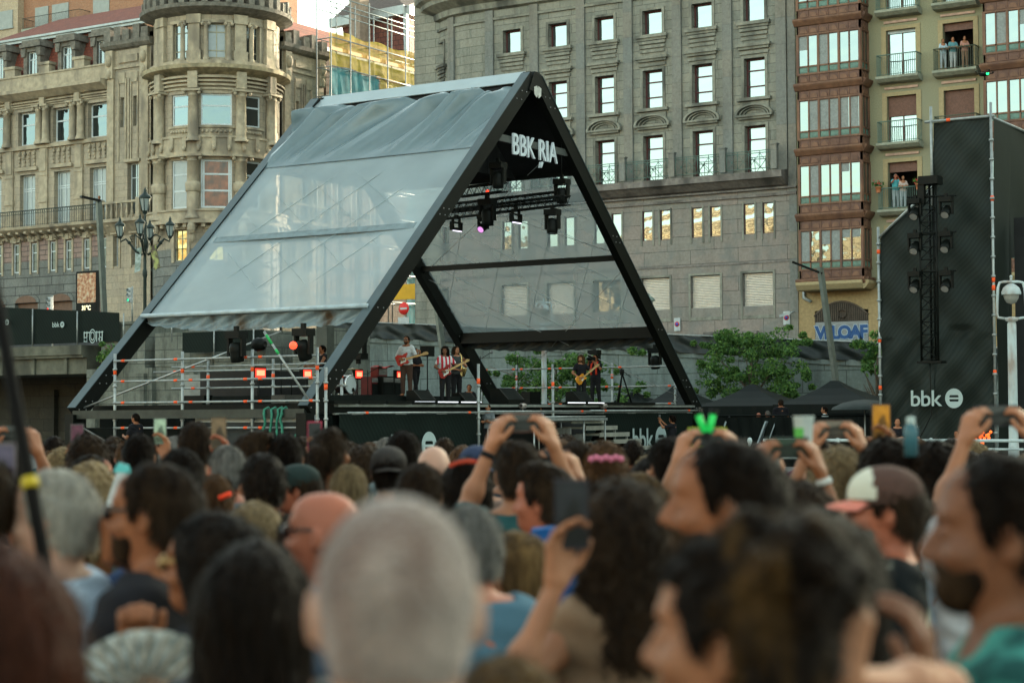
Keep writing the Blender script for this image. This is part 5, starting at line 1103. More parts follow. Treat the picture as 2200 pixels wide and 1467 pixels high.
# ---------------------------------------------------------------- street lamps
M_lampg = mat('lamp_globe_glass', (.22, .26, .25), .2, var=.05, spec=.8)
M_ironl = mat('black_green_cast_iron', (.018, .028, .025), .45, metal=.3)
def ornate_lamp(px, yt, t, label):
    top = onT(px, yt, t); zb = ramp(top[0])-.3 if t > 66 else 4.2; E = tag(empty('ornate_street_lamp', (top[0], t, zb)), label, 'street lamp'); h = top[2]-zb; k = h/7.2
    m = MB(); m.lathe([(.28, 0), (.28, .3), (.2, .4), (.22, .9), (.13, 1.05), (.10, 1.4), (.09, 3.6), (.13, 3.7), (.13, 3.85), (.09, 3.95), (.085, 4.7), (.16, 4.85), (.20, 5.0), (.12, 5.15), (.07, 5.6), (.11, 5.75), (.06, 5.9), (.05, 6.2)], (0, 0, 0), 12)
    for v_ in range(len(m.v)): m.v[v_] = (m.v[v_][0], m.v[v_][1], m.v[v_][2]*k)
    m.build('post', M_ironl, E)
    def lantern(x, y, z, s):
        L_ = empty('lantern', (x, y, z), parent=E)
        m = MB(); m.lathe([(.02, -.12*s), (.09*s, -.08*s), (.12*s, 0), (.14*s, .02*s)], (0, 0, 0), 6, False); m.lathe([(.24*s, .50*s), (.26*s, .54*s), (.20*s, .62*s), (.10*s, .70*s), (.06*s, .78*s), (.075*s, .82*s), (.02*s, .92*s), (.0, 1.0*s)], (0, 0, 0), 10, True)
        for k_ in range(6): a = PI/3*k_; m.tube([(.13*s*math.cos(a), .13*s*math.sin(a), 0), (.235*s*math.cos(a), .235*s*math.sin(a), .52*s)], .012*s*1.4, 4)
        m.build('lantern_cap', M_ironl, L_); m = MB(); m.lathe([(.12*s, .02*s), (.22*s, .5*s)], (0, 0, 0), 6, False); m.build('lantern_glass', M_lampg, L_)
    lantern(0, 0, h*.862, 1.0*k)
    for k_ in range(4):
        a = PI/2*k_+.57; c, s_ = math.cos(a), math.sin(a); r_ = .98*k
        m = MB(); m.tube([(q*c*k, q*s_*k, z*k) for q, z in ((.1, 4.5), (.35, 4.62), (.6, 4.95), (.75, 5.12), (.95, 5.02), (.98, 5.2))], [.07, .06, .06, .055, .045, .04], 6)
        m.tube([(q*c*k, q*s_*k, z*k) for q, z in ((.15, 5.1), (.4, 5.3), (.6, 5.2), (.5, 5.0))], .035, 5); m.ball((.62*c*k, .62*s_*k, 4.98*k), .1, 4); m.build('bracket', M_ironl, E)
        lantern(r_*c, r_*s_, 5.22*k, .82*k)
    return E
ornate_lamp(312, 400, 66, 'ornate black five-lantern street lamp in front of the round tower')
def white_lamp(px, yt, yb, t, label, lean):
    top = onT(px, yt, t); zb = 0; h = top[2]; E = tag(empty('white_lamp_post', (top[0]-math.sin(lean)*0, t, 0)), label, 'lamp post', 'white riverside lamp posts')
    M_wp = mat('chipped_white_paint', (.34, .40, .40), .5, var=.12, vscale=3, stain=(.16, .07, .03), stscale=2.2)
    m = MB(); m.lathe([(.34, 0), (.34, .5), (.28, .6), (.17, .72), (.14, .8), (.12, 1.2), (.115, 2.2), (.11, h-1.15), (.09, h-1.1), (.15, h-1.08), (.16, h-1.02), (.08, h-.98)], (0, 0, 0), 14); m.build('post', M_wp, E)
    m = MB(); w_ = .36
    pts = [(-w_*.5, -1.02), (-w_*.95, -.99), (-w_*1.02, -.88), (-w_*.92, -.25), (-w_*.8, -.12), (-w_*.5, -.1), (w_*.5, -.1), (w_*.8, -.12), (w_*.92, -.25), (w_*1.02, -.88), (w_*.95, -.99), (w_*.5, -1.02)]
    e = np.array([_r[0], _r[1]]); e /= np.linalg.norm(e)
    m.tube([(q*e[0], q*e[1], h+z) for q, z in pts+[pts[0]]], .035, 7); m.tube([(0, 0, h-.12), (0, 0, h+.05)], .03, 6); m.ball((0, 0, h+.03), .04, 4)
    m.lathe([(.24, h-.42), (.245, h-.36), (.20, h-.25), (.12, h-.18), (.05, h-.14)], (0, 0, 0), 16); m.build('lamp_frame', M_wp, E)
    m = MB(); m.lathe([(.02, h-.66), (.12, h-.62), (.18, h-.52), (.2, h-.42)], (0, 0, 0), 14); m.build('lamp_glass', mat('smoked_lamp_glass', (.22, .22, .19), .1, spec=.9), E)
white_lamp(2172, 597, 950, 45, 'white lamp post with hooped head in front of the speaker tower', 0)
white_lamp(1168, 645, 870, 66, 'white hooped lamp post standing behind the stage, its head seen through the mesh', 0)
def slab_lamp(px0, y0, px1, y1, t, label, w_=.3):
    a, b = onT(px0, y0, t), onT(px1, y1, t); E = tag(empty('slanted_street_lamp', (b[0], t, 0)), label, 'street lamp'); d = (a-b)/np.linalg.norm(a-b)
    foot = b-d*(b[2]/d[2]); o = np.array([b[0], t, 0])
    m = MB(); m.bar(foot-o, a-o, w_, .14); m.build('post', mat('grey_green_steel', (.11, .125, .11), .45, metal=.4), E)
    return E, a-o, d
E, a_, d_ = slab_lamp(1762, 575, 1796, 818, 68, 'tall slanted grey lamp post with flat head in front of the timber bays', .38)
m = MB(); m.bar(a_+np.array([.1, 0, -.25]), a_+np.array([-1.05, -.3, .25]), .34, .09); m.build('lamp_head', M_black, E)
E, a_, d_ = slab_lamp(212, 432, 224, 672, 63.5, 'slim slanted grey street lamp at the edge of the bridge', .30)
m = MB(); m.bar(a_+np.array([.1, 0, 0]), a_+np.array([-.3, -.9, .15]), .3, .08); m.build('lamp_head', M_black, E)
E, a_, d_ = slab_lamp(936, 640, 950, 742, 66, 'grey lamp post rising beside the rear leg of the canopy', .34)
m = MB(); m.box(-50, -49.9, 66, 66.1, 0, 5.9) if False else m.box(onT(680, 720, 59)[0], onT(702, 720, 59)[0], 59, 59.5, 0, 6.3); tag(m.build('steel_column', mat('olive_black_steel', (.05, .055, .045), .6)), 'dark square steel column behind the drummer', 'column')
# wall lantern on granite building side street, on its own bracket post
p = onT(1393, 640, 85); E = tag(empty('street_lantern', (p[0], 85, ramp(p[0]))), 'old lantern on a thin post in front of the left roller shutter', 'street lamp'); h = p[2]-ramp(p[0])
m = MB(); m.tube([(0, 0, 0), (0, 0, h-.35)], .05, 6); m.build('post', M_ironl, E); m = MB(); m.lathe([(.0, .55), (.06, .5), (.1, .42), (.32, .25), (.36, .16), (.34, .12)], (0, 0, h-.3), 12); m.build('lantern_cap', mat('patina_green', (.16, .2, .17), .6), E); m = MB(); m.lathe([(.05, -.25), (.2, -.15), (.24, 0), (.22, .12)], (0, 0, h-.3), 12); m.build('lantern_glass', M_lampg, E)

# ---------------------------------------------------------------- signs, info panel, traffic lights
p, q = onT(170, 588, 75), onT(203, 665, 75); E = tag(empty('information_panel', ((p[0]+q[0])/2, 75, ramp(p[0]))), 'tall dark street information panel with a lit poster and 31°C display', 'information panel')
cx = 0; w_ = (q[0]-p[0])/2+.12; zt_ = p[2]-ramp(p[0]); zb_ = q[2]-ramp(p[0])
m = MB(); m.box(-w_-.12, w_+.3, 0, .35, 0, zt_+.12); m.build('cabinet', M_black, E)
pm_ = bpy.data.materials.new('lit_poster'); pm_.use_nodes = True; n = pm_.node_tree.nodes; l = pm_.node_tree.links; pp = n['Principled BSDF']; tc = n.new('ShaderNodeTexCoord'); nz = n.new('ShaderNodeTexNoise'); nz.inputs['Scale'].default_value = 5; nz.inputs['Detail'].default_value = 3; l.new(tc.outputs['Object'], nz.inputs[0])
cr = n.new('ShaderNodeValToRGB'); cr.color_ramp.elements[0].position = .35; cr.color_ramp.elements[0].color = (.16, .05, .02, 1); cr.color_ramp.elements[1].position = .65; cr.color_ramp.elements[1].color = (.36, .30, .2, 1); e_ = cr.color_ramp.elements.new(.5); e_.color = (.30, .14, .06, 1); l.new(nz.outputs[0], cr.inputs[0]); l.new(cr.outputs[0], pp.inputs['Base Color']); l.new(cr.outputs[0], pp.inputs['Emission Color']); pp.inputs['Emission Strength'].default_value = .03
m = MB(); m.box(-w_, w_-.02, -.02, -.002, zb_+.42, zt_); m.build('poster', pm_, E)
m = MB(); m.box(-w_, w_, -.015, -.002, zb_-.05, zb_+.3); d_o = m.build('display', M_black, E)
text('digits', '31°C', .36, mat('amber_digits', (.9, .8, .5), .5, emit=(1, .85, .5), estr=.22), E, frame_mat((-.02, -.02, zb_+.0), (1, 0, 0)), .006, 'CENTER', .012, sx=.95)
def round_sign(px, y, t, r_, col, label, plate=False, pole=True):
    p = onT(px, y, t); zb = ramp(p[0]) if t > 74 else 0; E = tag(empty('road_sign', (p[0], t, zb)), label, 'sign'); h = p[2]-zb
    if pole: m = MB(); m.tube([(0, 0, 0), (0, 0, h+.2)], .03, 6); m.build('post', M_steel, E)
    m = MB(); m.lathe([(0, 0), (r_, 0), (r_, .02), (0, .02)], (0, -.05, h), 20, axis='y'); m.build('face', col, E); return E, h
M_red = mat('sign_red', (.55, .03, .025), .4); M_wht = mat('sign_white', (.34, .37, .37), .4)
E, h = round_sign(869, 663, 78, .33, M_red, 'round red and white no entry sign beyond the rear leg'); m = MB(); m.box(-.22, .22, -.09, -.075, h-.05, h+.05); m.build('bar', M_wht, E); m = MB(); m.box(-.4, .3, -.04, -.02, h-1.3, h-.45); m.build('plate', M_wht, E)
for k, (px, y) in enumerate(((1455, 697), (1690, 683))):
    p = onT(px, y, 89.9); E = tag(empty('no_parking_sign', (p[0], 89.9, p[2])), ['white no parking sign on the granite wall, left of the green tree', 'white no parking sign near the right end of the granite wall'][k], 'sign', 'no parking signs on the granite wall')
    m = MB(); m.box(-.19, .19, -.02, 0, -.36, .36); m.build('board', M_wht, E); m = MB(); m.lathe([(0, 0), (.14, 0), (.14, .01), (0, .01)], (0, -.03, .02), 16, axis='y'); m.build('red_ring', M_red, E); m = MB(); m.lathe([(0, 0), (.09, 0), (.09, .006), (0, .006)], (0, -.044, .02), 16, axis='y'); m.build('blue_disc', mat('sign_blue', (.04, .06, .3), .4), E)
p = onT(1697, 672, 89.6); m = MB(); m.bar(p, p+np.array([-.45, -.35, -.18]), .14, .14); m.tube([p, p+np.array([.1, .35, .1])], .03, 5); tag(m.build('security_camera', M_wht), 'white security camera above the right no parking sign', 'camera')
def traffic_light(px, y, t, label, lit):
    p = onT(px, y, t); zb = ramp(p[0]) if t > 70 else 4.5; E = tag(empty('traffic_light', (p[0], t, zb)), label, 'traffic light', 'traffic lights along the street'); h = p[2]-zb
    m = MB(); m.tube([(0, .15, 0), (0, .15, h+.5)], .05, 6); m.build('post', M_steel, E)
    m = MB(); m.box(-.13, .13, -.1, .08, h-.38, h+.42); [m.lathe([(.1, 0), (.1, .12)], (0, -.1, h+dz), 8, axis='y') for dz in (-.25, .02, .29)]; m.build('housing', M_wht, E)
    col, dz = lit; m = MB(); m.lathe([(0, 0), (.09, 0), (.09, .02), (0, .03)], (0, -.11, h+dz), 12, axis='y'); m.build('lens', mat('lens_'+('red' if col[0] > .5 else 'green'), col, .4, emit=col, estr=.3), E)
traffic_light(108, 655, 70, 'white-backed traffic light showing red behind the fence banner', ((.9, .05, .03), -.25))
traffic_light(280, 635, 72, 'white-backed traffic light showing green beside the ornate lamp', ((.03, .6, .3), -.25))
for k, (px, y0, y1) in enumerate(((298, 535, 585), (328, 530, 580))):
    a, b = onT(px, y0, 65.8), onT(px+8, y1, 65.8); m = MB(); w_ = .38; dd = (-.0, .12)[k]
    m.mesh([(a[0]-w_/2, 65.8, a[2]), (a[0]+w_/2, 65.8, a[2]+.1), (a[0]+w_/2+(.25 if k else -.15), 65.85, b[2]+.1), (a[0]-w_/2+(.25 if k else -.15), 65.85, b[2])], [(0, 1, 2, 3)]); m.mesh([(a[0]-w_/2, 65.83, a[2]), (a[0]+w_/2, 65.83, a[2]+.1), (a[0]+w_/2+(.25 if k else -.15), 65.88, b[2]+.1), (a[0]-w_/2+(.25 if k else -.15), 65.88, b[2])], [(3, 2, 1, 0)])
    bm = bpy.data.materials.new('banner_print'); bm.use_nodes = True; n = bm.node_tree.nodes; l = bm.node_tree.links; nz = n.new('ShaderNodeTexNoise'); nz.inputs['Scale'].default_value = 4; cr = n.new('ShaderNodeValToRGB'); cr.color_ramp.elements[0].position = .42; cr.color_ramp.elements[0].color = ((.14, .2, .17, 1), (.05, .035, .025, 1))[k]; cr.color_ramp.elements[1].position = .6; cr.color_ramp.elements[1].color = ((.3, .38, .38, 1), (.25, .28, .08, 1))[k]; tc = n.new('ShaderNodeTexCoord'); l.new(tc.outputs['Object'], nz.inputs[0]); l.new(nz.outputs[0], cr.inputs[0]); l.new(cr.outputs[0], n['Principled BSDF'].inputs['Base Color'])
    tag(m.build('lamp_banner', bm), ['pale green banner hanging left of the ornate lamp', 'dark flapping banner with green figures right of the ornate lamp'][k], 'banner')
p, q = onT(268, 633, 86), onT(308, 655, 86); m = MB(); m.box(p[0], q[0], 86, 88, ramp(p[0]), p[2]); m.box(p[0]-.1, q[0]+.1, 85.9, 88, p[2], p[2]+.1); tag(m.build('white_van', M_wht), 'white van body seen between the lamp and the traffic light', 'van') if False else None

# ---------------------------------------------------------------- speaker tower scrim on the right
TP = 55.0
PT = tag(empty('speaker_tower', (-19, TP, 0)), 'tall scaffold speaker tower wrapped in dark striped mesh with a white bbk logo', 'speaker tower')
M_mesh = banner_mat('charcoal_diamond_mesh', (.017, .023, .0195), (.024, .031, .027), 2.6, .75, .6)
def tp(name, mb, m_): return part(name, mb, m_, PT)
c_ = [onT(1890, 950, TP), onT(1889, 512, TP), onT(2003, 402, TP), onT(2006, 264, TP), onT(2131, 254, TP), onT(2142, 950, TP)]
xl, zl, xm, zm, zt_, xr = c_[1][0], c_[1][2], c_[2][0]+.02, c_[2][2], c_[3][2], c_[4][0]
def topz(x): return zl+(zm-zl)*(x-xl)/(xm-xl) if x < xm else zt_
m = MB()
def fn(u, v):
    x = xl+(xr-xl)*u; zt2 = topz(x); z = .0+(zt2-.0)*v
    k = .07*math.sin(3*x+1.1*z)*math.sin(2.2*z+x)+.05*math.sin(6*(x-.75*z))*(.3+.7*(z < 4.2))+.14*max(0, 1-abs((x-xl)-.75*(z-1.3)))*(z < 4.5)*(z > 1)*math.sin(3*x)
    return (x, TP+k*1.5, z)
v, f = wave(fn, 110, 120); m.mesh(v, f, True); fr = tp('front_scrim', m, M_mesh)
p = onT(1955, 872, TP-.36); o_ = frame_mat((p[0], TP-.36, p[2]), (1, 0, 0)); n0 = set(COL.objects); bbk(None, o_, .54, name='logo')
for o in set(COL.objects)-n0: o.parent = fr
m = MB(); v, f = wave(lambda u, v: (xr+.03*math.sin(u*9+v*7), TP+.1+7*u, (.0 if u < .22 else 6.4+.5*math.sin(u*3))+(zt_-(.0 if u < .22 else 6.4+.5*math.sin(u*3)))*v), 40, 20); m.mesh(v, f, True); tp('side_scrim', m, mat('olive_charcoal_mesh', (.011, .015, .011), .6, var=.15))
m = MB(); v, f = wave(lambda u, v: (xr+.2+6*u, TP+1.4+.05*math.sin(u*9), 0+(zt_-3.0)*v), 20, 10); m.mesh(v, f, True); tp('inner_scrim', m, M_caninn)
m = MB()
tubes = [((xl, TP-.08, 0), (xl, TP-.08, zl+.35)), ((xl, TP-.08, zl), (xm, TP-.08, zm)), ((xm, TP-.08, zm-.6), (xm, TP-.08, zt_+.5)), ((xm-.2, TP-.08, zt_+.03), (xr+.1, TP-.08, zt_+.03)), ((xr, TP-.1, 0), (xr, TP-.1, zt_+.45)), ((xr, TP-.1, zt_), (xr, TP+7, zt_))]
for a, b in tubes: m.tube([a, b], .045, 7)
for k in range(18):
    if .6*k < zt_: m.tube([(xr, TP-.1, .6*k), (xr, TP-.1, .6*k+.07)], .075, 7)
    if .6*k < zl: m.tube([(xl, TP-.08, .6*k), (xl, TP-.08, .6*k+.07)], .075, 7)
tp('tubes', m, M_steel)
m = MB()
for z in (zt_-2.6, zt_-5.1, 3.0, 5.6): m.tube([(xr, TP-.1, z), (xr, TP-.1, z+.16)], .055, 7)
for z in (zl-.5, 4.1, 2.6): m.tube([(xl, TP-.08, z), (xl, TP-.08, z+.13)], .055, 7)
m.tube([(xm+.5, TP-.08, zt_+.03), (xm+.62, TP-.08, zt_+.03)], .055, 7); tp('clamps', m, M_or)
m = MB()
for k in range(9):
    z = .5+1.1*k
    if z < zt_-3.2: m.tube([(xr+.4, TP+3, z), (xr+4.5, TP+3, z)], .04, 5); m.tube([(xr+.4, TP+3, z), (xr+2.2, TP+3, z+1.1)], .03, 5); m.tube([(xr+2.2, TP+3, z), (xr+4.2, TP+3, z+1.1)], .03, 5)
for x in (xr+.5, xr+1.6, xr+2.8, xr+4): m.tube([(x, TP+3, 0), (x, TP+3, zt_-2)], .045, 6)
tp('inner_scaffold', m, M_steel)
m = MB(); v, f = wave(lambda u, v: (xr+.5+5*u, TP+4.2, 1.5+(zt_-4.4)*v), 10, 10); m.mesh(v, f); tp('blue_grey_screen', m, mat('blue_grey_screen', (.22, .27, .30), .6, var=.15, vscale=.6))
# black truss column with six moving heads, hung before the scrim
TT = 53.4
a, b = onT(1992, 372, TT), onT(1992, 772, TT); x0, x1 = onT(1976, 500, TT)[0], onT(2012, 500, TT)[0]
TR = tag(empty('lighting_truss_tower', ((x0+x1)/2, TT, 0)), 'black vertical lighting truss carrying six moving heads in front of the speaker tower', 'lighting truss')
def trp(name, mb, m_): return part(name, mb, m_, TR)
m = MB()
for x in (x0, x1, (x0+x1)/2-.05, (x0+x1)/2+.08):
    m.tube([(x, TT+(.3 if abs(x-(x0+x1)/2) < .1 else 0), b[2]-.1), (x, TT+(.3 if abs(x-(x0+x1)/2) < .1 else 0), a[2]-.2)], .035, 6)
z = b[2]; k = 0
while z < a[2]-.5:
    m.tube([(x0 if k % 2 else x1, TT, z), (x1 if k % 2 else x0, TT, z+.38)], .016, 4); m.tube([(x0, TT, z), ((x0+x1)/2, TT+.3, z+.38)], .016, 4); m.tube([(x0, TT, z), (x1, TT, z)], .018, 4); z += .38; k += 1
m.box(x0-.12, x1+.12, TT-.1, TT+.4, b[2]-.12, b[2]-.05); trp('truss', m, M_black)
m = MB(); m.box(x0+.02, x1+.1, TT-.15, TT+.35, a[2]-.35, a[2]-.1); m.box(x0-.02, x0+.18, TT-.1, TT+.1, a[2]-.95, a[2]-.35); trp('hoist', m, M_black)
m = MB(); m.tube([((x0+x1)/2, TT, b[2]-.1), ((x0+x1)/2, TT, 3.0), ((x0+x1)/2+.02, TT, 1.8), ((x0+x1)/2-.3, TT, 1.2), ((x0+x1)/2-.9, TT, .5), ((x0+x1)/2-1.2, TT, .02)], .022, 5); trp('cable', m, M_black)
M_lens = mat('fixture_lens', (.25, .24, .22), .08, spec=1, metal=.3, var=.1)
def moving_head(loc, label, group, tilt=.3, yaw=0., k=1., up=False, lens=None, par=None):
    """yoke fixture: base, two arms, barrel head with lens; hangs from its clamp unless up"""
    E = tag(empty('moving_head_light', loc, yaw), label, 'stage light', group); f = 1 if up else -1
    m = MB(); m.box(-.2*k, .2*k, -.16*k, .16*k, *sorted((0, f*.16*k))); m.box(-.05*k, .05*k, -.04*k, .04*k, *sorted((-f*.12*k, 0))); m.build('base', M_black, E)
    m = MB()
    for q in (-1, 1): m.box(*sorted((q*.17*k, q*.225*k)), -.07*k, .07*k, *sorted((f*.16*k, f*.56*k)))
    m.build('yoke', M_black, E)
    m = MB(); m.lathe([(.0, -.22*k), (.12*k, -.2*k), (.155*k, -.12*k), (.155*k, .10*k), (.15*k, .22*k), (.13*k, .23*k)], (0, 0, 0), 14); m.lathe([(.162*k, -.05*k), (.162*k, 0)], (0, 0, 0), 14)
    hd = m.build('head', M_black, E, loc=(0, 0, f*.46*k)); hd.rotation_euler = (tilt+(0 if up else PI), 0, 0)
    m = MB(); m.lathe([(.0, .215*k), (.135*k, .215*k)], (0, 0, 0), 14); m.build('lens', lens or M_lens, hd); return E
for k, (px, y, row, sd_) in enumerate([(1968, 428, 'top', 'left'), (2035, 424, 'top', 'right'), (1968, 502, 'middle', 'left'), (2034, 498, 'middle', 'right'), (1968, 584, 'bottom', 'left'), (2035, 582, 'bottom', 'right')]):
    p = onT(px, y, TT); moving_head((p[0], TT-.1, p[2]), '%s moving head on the %s side of the vertical truss' % (row, sd_), 'moving heads on the vertical truss', tilt=-.9, k=.95)
m = MB()
for y in (424, 502, 585): p, q = onT(1950, y, TT), onT(2055, y-4, TT); m.tube([p, q], .03, 6)
trp('cross_bar', m, M_black)
# white quay railing
Tq = 43.0
q0, q1 = onT(1640, 930, Tq), onT(2260, 930, Tq)
RL = tag(empty('white_quay_railing', ((q0[0]+q1[0])/2, Tq, 0)), 'white tubular quay railing with ball-topped posts in front of the speaker tower', 'railing')
M_wr = mat('white_rail_paint', (.34, .40, .40), .45, var=.08)
z1_, z2_, z3_ = onT(1950, 946, Tq)[2], onT(2100, 962, Tq)[2]-.03, onT(2100, 982, Tq)[2]-.05
for z, r_ in ((z1_, .04), (z2_, .03), (z3_, .03)): m = MB(); m.tube([(q0[0], Tq, z), (q1[0], Tq, z)], r_, 7); part('rail', m, M_wr, RL)
x = onT(2000, 940, Tq)[0]
for k in range(-2, 3): m = MB(); m.lathe([(.06, 0), (.05, .1), (.04, z1_-.1), (.07, z1_-.02), (.05, z1_+.05), (.0, z1_+.07)], (x+2.42*k, Tq, 0), 8); part('post', m, M_wr, RL)
m = MB(); m.box(q0[0], q1[0], Tq-.3, Tq+.3, 0, .12); part('kerb', m, M_slab, RL)
p = onT(2107, 948, 47); E = tag(empty('orange_beacon_stack', (p[0], 47, 0)), 'orange warning lights and cones beyond the white railing', 'beacons')
m = MB(); m.lathe([(.22, 0), (.2, .05), (.12, .1), (.04, .75), (0, .76)], (0, 0, 0), 12); m.build('cone', mat('cone_orange', (.8, .13, .02), .5), E); m = MB()
for k in range(14): m.ball((.25*math.sin(k*2.4), .1*math.cos(k*1.7), p[2]+.15+.22*math.sin(k*3.1)), .045, 4)
m.lathe([(.09, p[2]-.2), (.09, p[2]-.02)], (0, 0, 0), 10); m.tube([(0, 0, .7), (0, 0, p[2]+.2)], .015, 5); m.build('lights', mat('orange_beacon', (.9, .15, .02), .4, emit=(1, .12, .02), estr=.25), E)

# ================================================================== stage rig and gear
def truss(a, b, label, w_=.30, k=1, group='black trusses hung under the canopy'):
    a = np.array(a, float); b = np.array(b, float); c = (a+b)/2; E = tag(empty('lighting_truss', tuple(c)), label, 'truss', group)
    d = b-a; L_ = np.linalg.norm(d); d /= L_; s = np.cross(d, (0, 0, 1)); s /= np.linalg.norm(s); u = np.array([0, 0, 1.])
    A_ = [s*w_/2+u*w_/2, -s*w_/2+u*w_/2, s*w_/2-u*w_/2, -s*w_/2-u*w_/2]
    m = MB()
    for o in A_: m.tube([a-c+o, b-c+o], .028, 6)
    m.build('chords', M_black, E); m = MB(); n = int(L_/.35)
    for i in range(n):
        p, q = a-c+d*L_*i/n, a-c+d*L_*(i+.5)/n; r_ = a-c+d*L_*(i+1)/n
        for x, y in ((0, 2), (1, 3), (2, 3), (0, 1)): m.tube([p+A_[x], q+A_[y]], .012, 4); m.tube([q+A_[y], r_+A_[x]], .012, 4)
    m.build('lattice', M_black, E); return E
def G(px, y, s): return onS(px, y, s)
# trusses run along the stage front direction (t) at two depths
for (x0_, y0_, x1_, y1_, t_r, lab) in ((952, 462, 1219, 430, 52.2, 'long lower truss crossing the stage under the canopy'), (965, 448, 1205, 421, 53.6, 'second long truss just behind the lower one'), (985, 414, 1084, 402, 51.0, 'short upper truss further back, by the left leg')):
    b_ = onT(x1_, y1_, t_r); a_ = onZ(x0_, y0_, b_[2]); a_ = b_+(a_-b_)*min(1, 7/np.linalg.norm(a_-b_)); truss(tuple(a_), tuple(b_), lab)
    print('truss', a_, b_)
M_ledp = mat('pale_led_panel', (.7, .65, .8), .4, emit=(.85, .75, 1), estr=.3)
M_pink_l = mat('pink_led', (.6, .3, .6), .4, emit=(.9, .35, .9), estr=.15)
def panel_light(loc, label, tilt=-.3):
    E = tag(empty('led_blinder', loc, 0), label, 'stage light', 'LED blinders under the truss')
    m = MB(); m.box(-.05, .05, -.22, -.19, -.4, .02); m.box(-.05, .05, .19, .22, -.4, .02); m.box(-.07, .07, -.05, .05, -.02, .12); m.build('yoke', M_black, E)
    m = MB(); m.box(-.06, .06, -.3, .3, -.05, .0); m.box(-.07, .07, -.31, -.26, -.3, 0); m.box(-.07, .07, .26, .31, -.3, 0); m.box(-.06, .06, -.28, .28, -.3, -.2); m.build('housing', M_black, E, loc=(0, 0, -.12))
    m = MB(); m.box(.02, .07, -.25, .25, -.335, -.302); m.build('led_panel', M_ledp, E, loc=(0, 0, -.12))
zt2 = 7.85
for k, (px, y) in enumerate(((980, 476), (1108, 458))):
    p = onT(px, y, 52.4); panel_light((p[0], p[1], p[2]+.1), ['open-frame LED blinder hanging by the left leg', 'open-frame LED blinder hanging mid truss'][k])
for k, (px, y, kk, tl) in enumerate(((1047, 428, 1.35, .1), (1187, 450, 1.2, -.1), (1038, 462, .9, -1.0), (1070, 350, 1.2, 0.), (1207, 385, 1.2, 0))):
    p = onT(px, y, (52.2, 52.2, 52.2, 49.5, 53)[k]); moving_head(tuple(p), ['large moving head pointing down from the middle of the long truss', 'moving head hanging near the right end of the long truss', 'small moving head with pink glowing lens', 'motor hoist and fixture high in the peak, left', 'fixture hanging under the right slope beside the truss end'][k], 'moving heads under the canopy', tilt=tl, k=kk, lens=M_pink_l if k == 2 else None)
m = MB()
for px, t in ((1070, 49.5), (1047, 52.2), (1207, 53)): p = onT(px, 400, t); m.tube([tuple(p), (p[0], t, H-abs(t-TM)*(H-ZB)/(W/2)-.3)], .012, 4)
tag(m.build('hoist_cables', M_black), 'thin black hoist cables holding up the trusses', 'cables')
M_rlamp = mat('red_indicator', (.9, .05, .02), .4, emit=(1, .05, .02), estr=.5)
p = onT(1048, 412, 51.9); m = MB(); m.ball(tuple(p), .07, 5); tag(m.build('indicator_lamp', M_rlamp), 'small red indicator lamp glowing on the long truss', 'lamp')
# moving heads standing/hanging around the deck
def mh(px, y, s, label, kk, tl, up=True, yaw=0.): p = G(px, y, s); return moving_head(tuple(p), label, 'moving heads around the deck', tilt=tl, k=kk, up=up, yaw=yaw)
mh(508, 712, -33.8-0, 'big black moving head left, above the red blinder', 1.25, .2, False)
mh(652, 706, S0+.2, 'big black moving head with orange lens in front of the drummer', 1.25, .4, False)
mh(1277, 752, S0-7.5, 'square black moving head behind the cameraman', 1.2, .2, False)
mh(1407, 748, S0-2.5, 'black moving head hanging beside the right leg', 1.2, .2, False)
mh(770, 772, S0-6.0, 'round-faced moving head glowing dark red behind the bass drum', 1.3, -1.2, True)
p = G(630, 742, S0+.3); m = MB(); m.ball(tuple(p), .11, 6); tag(m.build('beacon', M_rlamp), 'small orange red lamp left of the drummer', 'lamp')
p = G(548, 740, -33.8); m = MB(); m.lathe([(.16, -.02), (.2, .1), (.17, .3), (.08, .38)], tuple(p), 12, axis='x'); tag(m.build('spot_fixture', M_black), 'black round spot fixture beside the left moving head', 'stage light')
M_blind_r = mat('red_blinder_glow', (.5, .03, .02), .4, emit=(1, .035, .02), estr=.35); M_blind_w = mat('hot_blinder_core', (.6, .2, .1), .4, emit=(1, .18, .09), estr=.5)
def blinder(px, y, s, w_, h_, label):
    p = G(px, y, s); E = tag(empty('red_blinder', tuple(p)), label, 'stage light', 'red glowing blinders on the stage')
    m = MB(); m.box(-.12, .0, -w_/2-.05, w_/2+.05, -h_/2-.05, h_/2+.05); m.tube([(-.05, 0, -h_/2), (-.05, 0, DZ-p[2])], .02, 5); m.tube([(-.05, -.3, DZ-p[2]+.01), (-.05, .3, DZ-p[2]+.01)], .02, 5); m.build('housing', M_black, E)
    m = MB(); m.box(.0, .02, -w_/2, w_/2, -h_/2, h_/2); m.build('lamp_face', M_blind_r, E); m = MB(); m.box(.021, .028, -w_/2*.8, w_/2*.8, -h_/2*.6, h_/2*.6); m.build('lamp_core', M_blind_w, E)
blinder(559, 801, -34.4, .44, .26, 'red glowing blinder leftmost, by the scaffold pole')
blinder(660, 803, -34.4, .36, .24, 'red glowing blinder left of the front leg')
blinder(771, 804, -35.5, .34, .24, 'red glowing blinder right of the bass drum')
blinder(857, 806, -34.8, .20, .24, 'red glowing blinder on the amplifiers behind the guitarist')
